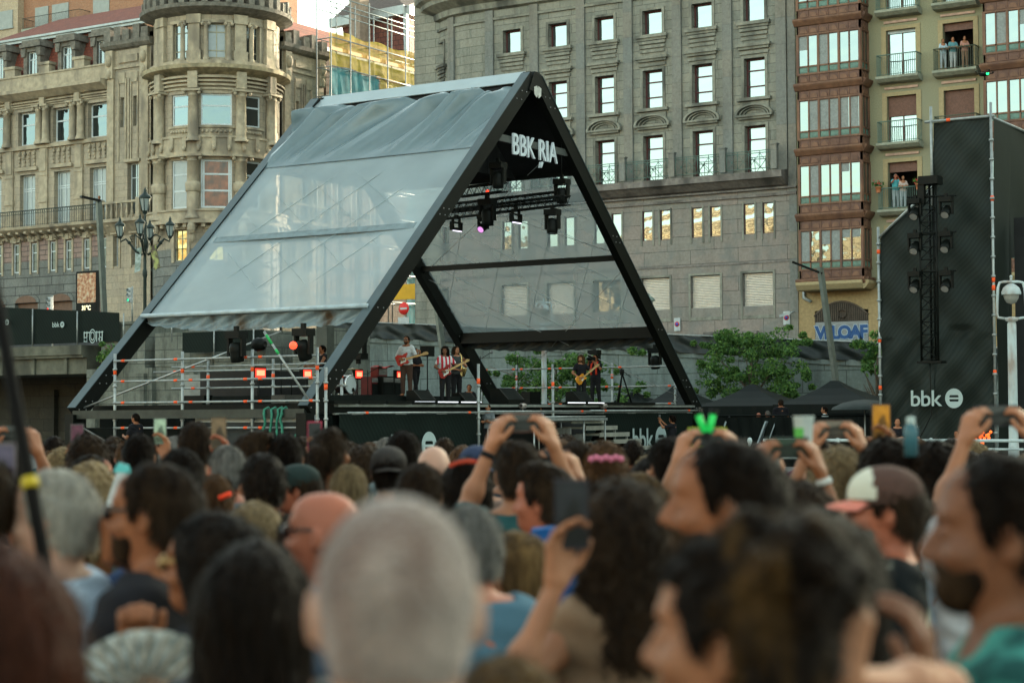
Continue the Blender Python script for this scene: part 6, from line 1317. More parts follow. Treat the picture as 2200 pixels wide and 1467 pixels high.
# black box standing for the dark truck bed opening, and white truck seen through the left rails
p, q = onT(430, 798, 44.5), onT(556, 885, 44.5); m = MB(); m.box(p[0], q[0], 44.5, 47, 1.9, p[2]); m.box(q[0]-.1, q[0]+.1, 44.3, 44.5, 1.9, p[2]); tag(m.build('dark_truck_bed', mat('truck_bed_dark', (.01, .01, .01), .6)), 'black box standing for the dark truck bed behind the left rails', 'case')
p2, q2 = onT(393, 805, 44.6), onT(432, 885, 44.6); m = MB(); m.box(p2[0], q2[0], 44.6, 45.4, 1.9, p2[2]); tag(m.build('upright_board', mat('pale_grey_board', (.20, .215, .20), .7)), 'pale grey upright board left of the black box', 'board')
p2, q2 = onT(404, 850, 44.2), onT(452, 883, 44.2); m = MB(); m.box(p2[0], q2[0], 43.9, 44.3, 1.95, p2[2]); m.box(p2[0]+.05, q2[0]-.05, 43.86, 43.9, 2.0, p2[2]-.2); tag(m.build('amplifier', M_black), 'small black amplifier standing before the grey board', 'amplifier')
p, q = onT(395, 893, T0-.35), onT(655, 905, T0-.35); m = MB(); m.box(p[0], q[0], T0+.13, T0+.19, q[2]-.02, p[2]); tag(m.build('white_trailer_edge', mat('white_trailer', (.28, .32, .32), .5, var=.1)), 'white trailer edge below the base beam', 'trailer')
p, q = onT(395, 905, T0-.4), onT(655, 905, T0-.4); m = MB(); v, f = wave(lambda u, v: (p[0]+(q[0]-p[0])*u, T0+.15+.03*math.sin(u*14+v*6), q[2]-.02-(q[2]-.05)*v), 40, 8); m.mesh(v, f, True); tag(m.build('grey_skirt', mat('grey_black_skirt', (.025, .03, .03), .7, var=.3)), 'dark grey fabric skirt under the left side of the stage', 'skirt')

# musical gear
M_red2 = mat('amp_red', (.09, .01, .01), .5, var=.2)
def wp(px, y, s): return onS(px, y, s)
def gbox(name, label, cat, px0, px1, ytop, s, dpt, m_, group=None, ybot=None, det=None):
    a, b = wp(px0, ytop, s), wp(px1, ytop, s); E = tag(empty(name, (s, (a[1]+b[1])/2, DZ)), label, cat, group); h = a[2]-DZ; w_ = (b[1]-a[1])/2
    m = MB(); m.box(-dpt, 0, -w_, w_, 0.01, h); m.build('cabinet', m_, E)
    m = MB(); m.box(.0, .015, -w_+.05, w_-.05, .08, h*.75); m.build('grille', M_blackc, E); m = MB(); m.box(.0, .02, -w_+.05, w_-.05, h*.8, h-.04); [m.ball((.03, -w_+.1+(w_*2-.2)*k/6, h*.87), .02, 3) for k in range(7)]; m.build('control_panel', mat('panel_grey', (.12, .12, .11), .4), E); return E, h, w_
gbox('guitar_amplifier', 'dark red guitar amplifier stack left of the guitarist', 'amplifier', 797, 822, 809, -34.6, .4, M_red2)
gbox('guitar_amplifier', 'black guitar amplifier half hidden behind the guitarist legs', 'amplifier', 822, 846, 808, -34.4, .4, M_black)
gbox('guitar_amplifier', 'black amplifier right behind the guitarist in grey shirt', 'amplifier', 846, 866, 810, -34.4, .4, M_black)
E, h, w_ = gbox('guitar_amplifier', 'amplifier head with a red cloth on top, stacked on the red amplifier', 'amplifier', 812, 832, 789, -34.9, .3, M_red2)
m = MB(); v, f = wave(lambda u, v: (-.3+.45*u, -w_-.08+(2*w_+.3)*v, h+.02+.05*math.sin(v*6)*math.sin(u*5)), 8, 10); m.mesh(v, f, True); o = m.build('red_cloth', mat('bright_red_cloth', (.32, .02, .015), .7)); o.location = E.location; tag(o, 'bright red cloth lying over the amplifier head', 'cloth')
def wedge(px, s, label, k=1.):
    p = wp(px, 868, s); E = tag(empty('monitor_wedge', (s, p[1], DZ), 0), label, 'monitor speaker', 'black floor monitors')
    m = MB(); m.prism([(-.28*k, 0), (.28*k, 0), (.28*k, .12*k), (-.02*k, .42*k), (-.28*k, .40*k)], lambda a, b, d: (a, d, b), -.4*k, .4*k); m.build('cabinet', M_black, E); m = MB(); m.mesh([(-.02*k-.02+.02, -.35*k, .425*k), (.28*k, -.35*k, .125*k), (.28*k, .35*k, .125*k), (-.02*k, .35*k, .425*k)], [(0, 1, 2, 3)]); m.build('grille', M_blackc, E)
wedge(1090, S0-.4, 'big black floor monitor by the scaffold poles, centre stage', 1.25); wedge(1245, S0-.6, 'floor monitor at the feet of the guitarist in black', 1.1); wedge(905, S0-.5, 'low floor monitor before the guitarist in the grey shirt', 1.0); wedge(1000, S0-1.0, 'floor monitor behind the striped shirt guitarist', .9)
for k, (px0, px1, s) in enumerate(((612, 656, -33.0), (705, 745, -33.2), (745, 752, -33.3))):
    if k < 2: a, b = wp(px0, 848, s), wp(px1, 848, s); m = MB(); m.box(s-.5, s, a[1], b[1], DZ+.01, a[2]); m.box(s, s+.015, a[1]+.1, a[1]+.25, a[2]-.2, a[2]-.12); tag(m.build('flight_case', mat('scuffed_black_case', (.04, .04, .035), .6, var=.3)), ['black flight case under the left moving head', 'grey-lidded flight case below the bass drum'][k], 'case', 'flight cases on the deck')
# drum kit
dk = wp(742, 846, -34.4); E = tag(empty('drum_kit', (-34.4, dk[1], DZ)), 'drum kit with white bass drum head, chrome stands and cymbals', 'drum kit')
M_shell = mat('dark_drum_shell', (.03, .02, .02), .3, coat=.5); M_chr = mat('chrome', (.6, .6, .6), .2, metal=.9); M_cym = mat('bronze_cymbal', (.35, .25, .10), .3, metal=.8)
z = wp(742, 826, -34.4)[2]-DZ
m = MB(); m.lathe([(.29, -.22), (.29, .2)], (0, 0, z), 24, axis='x'); m.build('bass_drum_shell', M_shell, E)
m = MB(); m.lathe([(.0, .2), (.28, .205)], (0, 0, z), 24, axis='x'); m.build('bass_drum_head', mat('white_drum_skin', (.34, .38, .38), .5, var=.05), E)
m = MB(); m.lathe([(.275, .19), (.30, .19), (.30, .225), (.275, .225)], (0, 0, z), 24, axis='x'); m.build('hoop', M_chr, E)
m = MB(); m.lathe([(0, .215), (.07, .216)], (0, .12, z-.17), 14, axis='x'); m.build('port_hole', M_black, E)
for y, zz_, r_ in ((-.28, .62, .17), (.18, .62, .15), (-.7, .5, .2), (.6, .45, .2)):
    m = MB(); m.lathe([(r_, -.13), (r_, .13)], (-.25, y, zz_), 18); m.lathe([(0, .13), (r_, .131)], (-.25, y, zz_), 18); m.build('tom', M_shell, E); m = MB(); m.lathe([(r_+.01, .1), (r_+.012, .14)], (-.25, y, zz_), 18); m.build('rim', M_chr, E)
for y, zz_, r_ in ((-.75, 1.15, .26), (-.1, 1.3, .3), (.75, 1.1, .24), (-1.1, .9, .2)):
    m = MB(); m.lathe([(0, .04), (.05, .03), (r_, 0), (r_, -.004)], (-.3, y, zz_), 20); m.build('cymbal', M_cym, E)
    m = MB(); m.tube([(-.3, y, .5), (-.3, y, zz_+.06)], .012, 5)
    for a in (0, 2.1, 4.2): m.tube([(-.3, y, .55), (-.3+.32*math.cos(a), y+.32*math.sin(a), .01)], .014, 5)
    m.tube([(-.3, y, .0+.3), (-.3, y, .6)], .016, 5); m.build('stand', M_chr, E)
for k, (x0, y0, x1, y1) in enumerate(((-32.2, 44.5, -33.8, 42.2), (-32.1, 47.5, -34.3, 46.0), (-32.3, 52.5, -33.9, 49.0), (-32.5, 56.5, -35.0, 59.5))):
    m = MB(); m.tube([(x0+(x1-x0)*j/14+.12*math.sin(j*1.9+k), y0+(y1-y0)*j/14+.15*math.sin(j*1.1+k), DZ+(.265 if k == 0 else .012)) for j in range(15)], .012, 4); tag(m.build('audio_cable', M_black), ['black cable snaking over the riser to the drums', 'black cable behind the striped guitarist', 'black cable running from the centre monitor', 'black cable winding behind the cameraman'][k], 'cable', 'cables on the stage deck')
p = onS(1150, 846, S0-5.5); m = MB(); m.box(p[0]-.4, p[0], p[1]-.4, p[1]+.4, DZ, DZ+.55); m.box(p[0], p[0]+.01, p[1]-.3, p[1]+.3, DZ+.1, DZ+.2); tag(m.build('flight_case', M_black), 'black flight case before the green tree', 'case', 'flight cases on the deck')
def mic_stand(px, ytop, s, label, boom=False, base=True):
    p = wp(px, ytop, s); E = tag(empty('microphone_stand', (s, p[1], DZ)), label, 'microphone stand', 'microphone stands on the stage'); h = p[2]-DZ
    m = MB(); m.tube([(0, 0, .02), (0, 0, h)], .014, 5); m.lathe([(.15, 0), (.15, .02), (.02, .05)], (0, 0, 0), 12)
    if boom: m.tube([(0, 0, h-.1), (.1, .55, h+.15)], .012, 5)
    m.build('stand', M_black, E); m = MB(); q = (.1, .55, h+.15) if boom else (0, 0, h+.05); m.ball(q, .045, 5, (1, 1, 1.4)); m.build('microphone', mat('mic_grille', (.15, .15, .15), .4, metal=.7), E)
mic_stand(604, 772, S0-2.6, 'microphone stand left of the drummer'); mic_stand(626, 790, S0-3.0, 'boom microphone stand over the drums', True); mic_stand(790, 795, S0-2.2, 'low microphone stand before the red amplifier', True); mic_stand(1112, 768, S0-.9, 'microphone stand left of the white lamp post', False); mic_stand(1190, 780, S0-.9, 'microphone stand right of the white lamp post', True); mic_stand(1032, 765, S0-2.4, 'boom microphone stand at the striped guitarist neck', True)
# screen box on stand behind the striped guitarist, tripod
p = wp(918, 744, S0-1.6); E = tag(empty('monitor_on_stand', (S0-1.6, p[1], DZ)), 'black equipment box on a stand between the guitarists', 'speaker'); h = p[2]-DZ
m = MB(); m.box(-.18, .18, -.2, .2, h, h+.42) if False else m.box(-.15, .15, -.19, .19, h-.32, h); m.build('cabinet', M_black, E); m = MB(); m.tube([(0, 0, 0), (0, 0, h-.3)], .02, 6); [m.tube([(0, 0, .5), (.35*math.cos(a), .35*math.sin(a), 0)], .015, 5) for a in (0, 2.1, 4.2)]; m.build('stand', M_black, E)
p = wp(1336, 794, S0-2.2); E = tag(empty('camera_tripod', (S0-2.2, p[1], DZ)), 'tall black camera tripod with panning handle', 'tripod'); h = p[2]-DZ
m = MB()
for a in (.4, 2.5, 4.6):
    m.tube([(0, 0, h-.15), (.38*math.cos(a), .38*math.sin(a), 0)], .022, 5); m.tube([(.03, 0, h-.15), (.38*math.cos(a)+.03, .38*math.sin(a), 0)], .015, 5)
m.build('legs', M_black, E); m = MB(); m.lathe([(.07, h-.2), (.09, h-.1), (.09, h), (.03, h+.04)], (0, 0, 0), 10); m.tube([(0, 0, h-.02), (.1, .5, h-.28)], .014, 5); m.build('head', M_black, E)
for k, px in enumerate((1123, 1297)):
    p = G(px, 872, S0+.5); m = MB(); m.lathe([(.05, -.16), (.09, -.12), (.09, .1), (.07, .12)], (p[0], p[1], p[2]), 10, axis='y'); m.tube([(p[0], p[1], p[2]-.1), (p[0], p[1], 2.0)], .02, 5); tag(m.build('par_can', mat('warm_grey_can', (.25, .22, .20), .4, metal=.5)), ['small metallic spotlight on the front rail below the monitor', 'small metallic spotlight on the front rail below the cameraman'][k], 'stage light', 'small spotlights on the front rail')
# drone
p = at(2115, 160, 60); E = tag(empty('drone', tuple(p)), 'small black drone with a green light flying before the bay windows', 'drone')
m = MB(); m.ball((0, 0, 0), .12, 6, (1.6, 1, .6)); [m.tube([(0, 0, 0), (.22*i, .2*j, .04)], .02, 5) for i in (-1, 1) for j in (-1, 1)]; m.build('body', M_black, E)
for i in (-1, 1):
    for j in (-1, 1): m = MB(); m.lathe([(.0, 0), (.03, .0), (.03, .05), (0, .06)], (.22*i, .2*j, .04), 6); m.bar((.22*i-.11, .2*j, .10), (.22*i+.11, .2*j, .10), .015, .005); m.build('rotor', M_black, E)
m = MB(); m.ball((.13, -.08, 0), .05, 5); m.build('green_light', mat('green_led', (0, .8, .15), .4, emit=(.02, 1, .2), estr=.6), E)
# plants, chairs on the balconies
def zbal(k): return 19.28+3.46*(k-4)+.02
for k, (px, y) in enumerate(((1887, 402), (1973, 395))):
    p = onT(px, y, 89.3); E = tag(empty('flower_pot', (p[0], 89.3, p[2]-.15)), ['terracotta pot of red flowers at the left end of the lower balcony', 'terracotta pot at the right end of the lower balcony'][k], 'plant pot')
    m = MB(); m.lathe([(.1, 0), (.15, .25), (.17, .25), (.17, .3)], (0, 0, -.15), 12); m.build('pot', mat('terracotta', (.4, .15, .07), .8), E)
    rg = np.random.RandomState(k); m = MB()
    for j in range(60): c = rg.normal(size=3)*np.array([.14, .12, .09])+np.array([0, 0, .28]); d = rg.normal(size=3)*.05; e = rg.normal(size=3)*.04; m.mesh([c-d, c-e, c+d, c+e], [(0, 1, 2, 3)])
    m.build('foliage', M_leaf[k], E)
    m = MB()
    for j in range(14): c = rg.normal(size=3)*np.array([.14, .12, .08])+np.array([0, -.06, .32]); m.ball(tuple(c), .03, 3)
    m.build('blossom', mat('red_blossom', (.5, .04, .05), .6), E)
# ================================================================== people: one continuous surface per body
class Field:
    def __init__(s, xs, ys, zs): s.x, s.y, s.z = xs, ys, zs; s.F = np.full((len(xs), len(ys), len(zs)), 1.0, np.float32)
    def sub(s, lo, hi, pad):
        r = []
        for ax, l, h in zip((s.x, s.y, s.z), lo, hi):
            a, b = np.searchsorted(ax, l-pad), np.searchsorted(ax, h+pad)
            if b <= a: return None
            r.append(slice(max(0, a-1), min(len(ax), b+1)))
        return r
    def grid(s, r): return s.x[r[0]][:, None, None], s.y[r[1]][None, :, None], s.z[r[2]][None, None, :]
    def comb(s, r, d, k, op):
        f = s.F[tuple(r)]
        if op == 'u': h = np.maximum(k-np.abs(f-d), 0)/k if k > 0 else 0; o = np.minimum(f, d)-(h*h*k*.25 if k > 0 else 0)
        elif op == 's': d = -d; h = np.maximum(k-np.abs(f-d), 0)/k; o = np.maximum(f, d)+h*h*k*.25
        s.F[tuple(r)] = o
    def ell(s, c, rad, k=.02, op='u', rot=None):
        c = np.array(c, float); rad = np.array(rad, float); R_ = max(rad); r = s.sub(c-R_, c+R_, k+.03)
        if r is None: return
        X, Y, Z = s.grid(r); X, Y, Z = X-c[0], Y-c[1], Z-c[2]
        if rot is not None: M = rot; X, Y, Z = M[0][0]*X+M[1][0]*Y+M[2][0]*Z, M[0][1]*X+M[1][1]*Y+M[2][1]*Z, M[0][2]*X+M[1][2]*Y+M[2][2]*Z
        k0 = np.sqrt((X/rad[0])**2+(Y/rad[1])**2+(Z/rad[2])**2)+1e-6; k1 = np.sqrt((X/rad[0]**2)**2+(Y/rad[1]**2)**2+(Z/rad[2]**2)**2)+1e-6
        s.comb(r, k0*(k0-1)/k1, k, op)
    def cap(s, a, b, ra, rb, k=.02, op='u', sy=1.):
        a = np.array(a, float); b = np.array(b, float); m_ = max(ra, rb)*max(1, sy); r = s.sub(np.minimum(a, b)-m_, np.maximum(a, b)+m_, k+.02)
        if r is None: return
        X, Y, Z = s.grid(r); d = b-a; L = (d*d).sum()+1e-9
        t = np.clip(((X-a[0])*d[0]+(Y-a[1])*d[1]+(Z-a[2])*d[2])/L, 0, 1)
        q = np.sqrt((X-a[0]-t*d[0])**2+((Y-a[1]-t*d[1])/sy)**2+(Z-a[2]-t*d[2])**2)
        s.comb(r, q-(ra+(rb-ra)*t), k, op)
    def mesh(s):
        F = s.F; nx, ny, nz = F.shape; I = F < 0; cs = np.zeros((nx-1, ny-1, nz-1), np.int32); acc = np.zeros((nx-1, ny-1, nz-1, 3)); quads = []
        ax_ = (s.x, s.y, s.z)
        edges = []
        for ax in range(3):
            sl0 = [slice(None)]*3; sl1 = [slice(None)]*3; sl0[ax] = slice(0, -1); sl1[ax] = slice(1, None)
            e = np.argwhere(I[tuple(sl0)] != I[tuple(sl1)])
            if len(e) == 0: edges.append((e, None)); continue
            e1 = e.copy(); e1[:, ax] += 1; f0 = F[e[:, 0], e[:, 1], e[:, 2]]; f1 = F[e1[:, 0], e1[:, 1], e1[:, 2]]; t = f0/(f0-f1)
            P_ = np.stack([ax_[i][e[:, i]] for i in range(3)], 1); P1 = np.stack([ax_[i][e1[:, i]] for i in range(3)], 1); P_ = P_+(P1-P_)*t[:, None]
            o1, o2 = [i for i in range(3) if i != ax]
            for d1 in (0, 1):
                for d2 in (0, 1):
                    c = e.copy(); c[:, o1] -= d1; c[:, o2] -= d2; ok = (c >= 0).all(1) & (c[:, 0] < nx-1) & (c[:, 1] < ny-1) & (c[:, 2] < nz-1)
                    cc = c[ok]; np.add.at(cs, (cc[:, 0], cc[:, 1], cc[:, 2]), 1); np.add.at(acc, (cc[:, 0], cc[:, 1], cc[:, 2]), P_[ok])
            edges.append((e, I[e[:, 0], e[:, 1], e[:, 2]]))
        w_ = cs > 0; idx = np.full(cs.shape, -1, np.int64); n = int(w_.sum()); idx[w_] = np.arange(n); V = acc[w_]/cs[w_][:, None]
        for ax, (e, ins) in enumerate(edges):
            if len(e) == 0: continue
            o1, o2 = ((1, 2), (2, 0), (0, 1))[ax]
            ok = (e[:, o1] > 0) & (e[:, o2] > 0) & (e[:, o1] < F.shape[o1]-1) & (e[:, o2] < F.shape[o2]-1); e = e[ok]; ins = ins[ok]
            q = []
            for d1, d2 in ((1, 1), (0, 1), (0, 0), (1, 0)): c = e.copy(); c[:, o1] -= d1; c[:, o2] -= d2; q.append(idx[c[:, 0], c[:, 1], c[:, 2]])
            Q = np.stack(q, 1); Q[~ins] = Q[~ins][:, ::-1]; quads.append(Q)
        return V, np.concatenate(quads) if quads else np.zeros((0, 4), int)
def to_mesh(name, V, Q, m_):
    me = bpy.data.meshes.new(name); me.vertices.add(len(V)); me.vertices.foreach_set('co', V.astype(np.float32).ravel())
    me.loops.add(len(Q)*4); me.loops.foreach_set('vertex_index', Q.astype(np.int32).ravel()); me.polygons.add(len(Q)); me.polygons.foreach_set('loop_start', np.arange(0, len(Q)*4, 4, dtype=np.int32))
    me.polygons.foreach_set('use_smooth', np.ones(len(Q), bool)); me.materials.append(m_); me.update(calc_edges=True); me.validate(); return me
def axis(rs):
    """rs: [(start, end, step)...] -> non-uniform coordinates"""
    o = []
    for a, b, st in rs: o.append(np.arange(a, b-st*.3, st))
    return np.concatenate(o+[[rs[-1][1]]]).astype(np.float32)

def skinmat(name, col, sss=True):
    m_ = mat(name, col, .55, var=.14, vscale=9, spec=.25, objcol=False); p = m_.node_tree.nodes['Principled BSDF']
    return m_
M_skin = [skinmat('skin_fair', (.25, .105, .052)), skinmat('skin_tan', (.175, .064, .027)), skinmat('skin_ruddy', (.24, .075, .04)), skinmat('skin_brown', (.12, .046, .021))]
def hairmat(name, c1, c2, sc_=60, rough=.45, lo=.75, sheen=.0):
    m_ = bpy.data.materials.new(name); m_.use_nodes = True; n = m_.node_tree.nodes; l = m_.node_tree.links; p = n['Principled BSDF']; p.inputs['Roughness'].default_value = rough+.1; p.inputs['Specular IOR Level'].default_value = .04
    tc = n.new('ShaderNodeTexCoord'); mp = n.new('ShaderNodeMapping'); mp.inputs['Scale'].default_value = (1, 1, .18); l.new(tc.outputs['Object'], mp.inputs[0])
    nz = n.new('ShaderNodeTexNoise'); nz.inputs['Scale'].default_value = sc_; nz.inputs['Detail'].default_value = 4; l.new(mp.outputs[0], nz.inputs[0])
    n2 = n.new('ShaderNodeTexNoise'); n2.inputs['Scale'].default_value = 9; l.new(mp.outputs[0], n2.inputs[0]); ad = n.new('ShaderNodeMath'); ad.operation = 'ADD'; l.new(nz.outputs[0], ad.inputs[0]); l.new(n2.outputs[0], ad.inputs[1])
    mr = n.new('ShaderNodeMapRange'); mr.inputs[1].default_value = lo; mr.inputs[2].default_value = lo+.5; p.inputs['Sheen Weight'].default_value = sheen; l.new(ad.outputs[0], mr.inputs[0])
    mx = n.new('ShaderNodeMix'); mx.data_type = 'RGBA'; l.new(mr.outputs[0], mx.inputs[0]); mx.inputs[6].default_value = (*c1, 1); mx.inputs[7].default_value = (*c2, 1); l.new(mx.outputs[2], p.inputs['Base Color'])
    b = n.new('ShaderNodeBump'); b.inputs['Strength'].default_value = .7; b.inputs['Distance'].default_value = .008; l.new(nz.outputs[0], b.inputs['Height']); l.new(b.outputs[0], p.inputs['Normal']); return m_
HM = dict(black=hairmat('black_hair', (.0025, .0016, .0010), (.010, .0058, .0032)), brown=hairmat('brown_hair', (.006, .0038, .0026), (.028, .016, .008)), chestnut=hairmat('chestnut_hair', (.022, .011, .005), (.085, .042, .018)),
          blond=hairmat('dark_blond_hair', (.06, .04, .02), (.19, .135, .07)), honey=hairmat('honey_hair', (.035, .02, .009), (.13, .075, .028)), grey=hairmat('grey_hair', (.05, .048, .043), (.17, .16, .145)), white=hairmat('white_hair', (.15, .14, .115), (.28, .26, .22), 60, .45, .75, .2), red=hairmat('auburn_hair', (.014, .005, .003), (.05, .016, .008)),
          stubble=mat('cropped_grey_hair', (.20, .155, .13), .7, var=.4, vscale=16, stain=(.10, .05, .033), stscale=8, sheen=.32, bump=.6, bscale=90), darkhoney=hairmat('dark_honey_hair', (.007, .0045, .003), (.12, .062, .018), 24, .45, .95))
def clothmat(name, **k): return mat(name, (.5, .5, .5), .85, var=.2, vscale=5, bump=.35, bscale=14, spec=.12, objcol=True, **k)
M_cloth = clothmat('cotton_cloth')
def cmat(name, col): return mat(name, col, .85, var=.18, vscale=5, bump=.3, bscale=14, spec=.12)

def rotz2(a): c, s = math.cos(a), math.sin(a); return np.array([[c, -s, 0], [s, c, 0], [0, 0, 1]])
def hand(F, W_, D, N, thumb, curl=.35, s=1., spread=.12):
    """W_ wrist, D direction to the fingers, N palm normal, thumb: unit side of the thumb"""
    W_ = np.array(W_, float); D = np.array(D, float); D /= np.linalg.norm(D); N = np.array(N, float); N -= D*N.dot(D); N /= np.linalg.norm(N); S = np.cross(N, D)
    if S.dot(thumb) < 0: S = -S
    for i, (o, L, fl) in enumerate(((.030, .092, .074), (.010, .096, .083), (-.010, .092, .077), (-.029, .084, .060))):
        K = W_+D*L*s+S*o*s
        F.cap(W_+S*o*.6*s+D*.008, K, .0155*s, .0125*s, .016)
        d = D+S*(o*spread*20*.3); d /= np.linalg.norm(d); p = K; ang = 0; r_ = .0102*s
        for j, (q, cc) in enumerate(((.46, .8), (.30, 1.1), (.24, .8))):
            ang += curl*cc; v = d*math.cos(ang)+N*math.sin(ang); p2 = p+v*fl*q*s*(1.0); F.cap(p, p2, r_, r_*.9, .004 if j else .008); p = p2; r_ *= .91
    b = W_+D*.022*s+S*.020*s; m_ = b+(S*.72+D*.62+N*.25)*.040*s; e = m_+(D*.85+S*.28+N*.30)*.033*s; t = e+(D*.92+N*.35)*.027*s
    F.cap(b, m_, .0165*s, .0125*s, .014); F.cap(m_, e, .0122*s, .0108*s, .005); F.cap(e, t, .0106*s, .0092*s, .004)

def make_person(style, pose='down', res=.011, sex='m', shirt_len=.25, beard=False, cap=None, glasses=False, skin=0, hair='black', shirt=None, legs=None, bald_shirt=False, headyaw=0., tilt=0., collar=.0, build=1.0, stance=0., arms=None, holdr=None, fat=0., nose=1.0, lean=0., apron=None, handres=None, sleeveless=False, beardmat=None, smile=False):
    """returns body object (faces +Y, feet at z=0, crown at 1.75) with hair / shirt / trousers children"""
    A = {'down': dict(L=((-.26, .02, 1.12), (-.25, .13, .90)), R=((.26, .02, 1.12), (.25, .13, .90))),
         'chat': dict(L=((-.25, .06, 1.13), (-.12, .28, 1.18)), R=((.26, .02, 1.12), (.25, .13, .90))),
         'fold': dict(L=((-.25, .10, 1.13), (.02, .25, 1.15)), R=((.25, .10, 1.13), (-.02, .27, 1.17))),
         'phone_high': dict(L=((-.27, .16, 1.60), (-.105, .34, 1.80)), R=((.27, .16, 1.60), (.105, .34, 1.80))),
         'phone_top': dict(L=((-.25, .10, 1.68), (-.10, .20, 1.93)), R=((.25, .10, 1.68), (.10, .20, 1.93))),
         'phone_one': dict(L=((-.26, .02, 1.12), (-.25, .13, .90)), R=((.26, .20, 1.52), (.20, .30, 1.77))),
         'phone_face': dict(L=((-.24, .22, 1.30), (-.07, .36, 1.50)), R=((.24, .22, 1.30), (.07, .36, 1.50))),
         'fan': dict(L=((-.27, .10, 1.16), (-.16, .36, 1.24)), R=((.26, .02, 1.12), (.25, .13, .90)))}.get(pose, None) if arms is None else arms
    hz = handres or (.0065 if pose.startswith('phone') or pose == 'fan' or (arms and handres) else res)
    up = pose in ('phone_high', 'phone_top', 'phone_one', 'phone_face') or bool(handres)
    he = [A['L'][1], A['R'][1]]; xm = max(abs(p[0]) for s_ in 'LR' for p in A[s_][:2])+.16
    xs = axis([(-xm, xm, hz if up else res)]); ymx = max(max(p[1] for s_ in 'LR' for p in A[s_][:2])+.16, .3)
    ys = axis([(-.26, ymx, hz if up else res)]); zt = max(1.80, max(p[2] for p in he)+.22)
    zs = axis([(-.02, 1.0, .022), (1.0, 1.38, res), (1.38, zt, hz if up else min(res, .010))])
    F = Field(xs, ys, zs)
    fw = .93 if sex == 'f' else 1.0; sh = (.175 if sex == 'm' else .155)*build
    # head group, turned on the neck
    hy = headyaw; Rz = rotz2(hy); hc = np.array([0, .0, 0])
    def H(p): q = Rz @ np.array([p[0], p[1], 0]); q2 = np.array([q[0], q[1]+0, p[2]]); dz = p[2]-1.52; q2[1] += math.sin(tilt)*dz*1.0*math.cos(hy); q2[0] += -math.sin(tilt)*dz*math.sin(hy); return q2+np.array([0, lean, 0])
    def HE(c, r, k=.02, op='u'): F.ell(H(c), r, k, op, Rz)
    HE((0, -.008, 1.650), (.076*fw+.002, .098, .098), .02); HE((0, -.045, 1.625), (.068*fw, .062, .08), .02)
    HE((0, .035, 1.590), (.058*fw, .066, .075), .03); HE((0, .062, 1.552), (.034*fw, .036, .028), .025)
    HE((0, .040, 1.690), (.060*fw, .054, .052), .02); HE((0, .080, 1.668), (.052*fw, .018, .014), .02)
    for q in (-1, 1):
        HE((q*.033, .098, 1.640), (.019, .018, .014), .014, 's'); HE((q*.033, .084, 1.640), (.0145, .0145, .0125), .004)
        HE((q*.046, .066, 1.605), (.022, .022, .02), .02); HE((q*.083*fw, -.014, 1.625), (.013, .018, .032), .008); HE((q*.088*fw, -.004, 1.628), (.007, .009, .016), .005, 's')
    a, b = H((0, .094, 1.648)), H((0, .119*nose, 1.607)); F.cap(a, b, .008, .0115, .010); HE((0, .106, 1.600), (.020, .014, .010), .008)
    HE((0, .094, 1.575), (.024, .011, .0065), .006); HE((0, .092, 1.562), (.021, .011, .0065), .006); HE((0, .108, 1.5685), (.024, .010, .0022), .003, 's')
    nk = (.056 if sex == 'm' else .046)*build**.5+fat*.1
    F.cap((0, -.025+lean*.3, 1.40), H((0, -.018, 1.585)), nk*1.06, nk, .035); F.cap((0, -.02+lean*.3, 1.43), (0, -.02, 1.36), nk, .10, .06)
    # torso
    sy = .62
    F.cap((-sh*.78, -.02, 1.415), (sh*.78, -.02, 1.415), .062, .062, .05); F.cap((-sh*.55, -.03, 1.43), (sh*.55, -.03, 1.43), .06, .06, .06)
    F.ell((0, -.005, 1.25), (sh*.98+.005, .118+fat, .20), .06); F.ell((0, .0, 1.06), ((.145 if sex == 'm' else .13)*build, .105+fat*1.6, .17), .08); F.ell((0, -.005, .93), ((.16 if sex == 'm' else .175)*build, .118+fat, .13), .07)
    if sex == 'f':
        for q in (-1, 1): F.ell((q*.07, .085, 1.25), (.062, .055, .06), .04)
    def arm(s_, el, wr):
        q = -1 if s_ == 'L' else 1; S_ = np.array([q*sh, -.01, 1.395+(.05 if el[2] > 1.45 else 0)]); el = np.array(el); wr = np.array(wr)
        k = .9 if sex == 'f' else 1.0
        F.cap(S_, el, .050*k*build**.5, .038*k, .04); F.cap(el, wr, .038*k, .0245*k, .03); m_ = el+(wr-el)*.3; F.ell(m_, (.040*k, .040*k, .045*k), .03)
        return S_, el, wr
    arms_ = {s_: arm(s_, *A[s_][:2]) for s_ in 'LR'}
    hd = {}
    for s_, (S_, el, wr) in arms_.items():
        q = -1 if s_ == 'L' else 1; D = wr-el; D /= np.linalg.norm(D); spec = A[s_][2] if len(A[s_]) > 2 else None
        if spec: hand(F, wr, spec[0], spec[1], spec[2], spec[3])
        elif pose in ('phone_high', 'phone_top', 'phone_face'): hand(F, wr, (D*.5+np.array([-q*.25, .05, .75])), (-q*.9, .45, 0), np.array([0, -1., .2]), .55)
        elif pose == 'phone_one' and s_ == 'R': hand(F, wr, (0, .1, 1), (-.3, .95, 0), np.array([-1., 0, 0]), .42)
        else: hand(F, wr, D, (-q, 0, 0), np.array([0, 1., 0]), .3)
    # legs
    sp = .09; st = stance
    for q in (-1, 1):
        kx = q*(sp+.012); f = q*st
        F.cap((q*sp, 0, .90), (kx, .01+f*.5, .50), .088 if sex == 'm' else .092, .056, .05); F.cap((kx, .01+f*.5, .50), (kx, -.02+f, .09), .055, .037, .03); F.ell((kx, -.03+f*.7, .36), (.052, .055, .12), .04)
        F.cap((kx, -.05+f, .045), (kx+q*.01, .13+f, .035), .036, .030, .03)
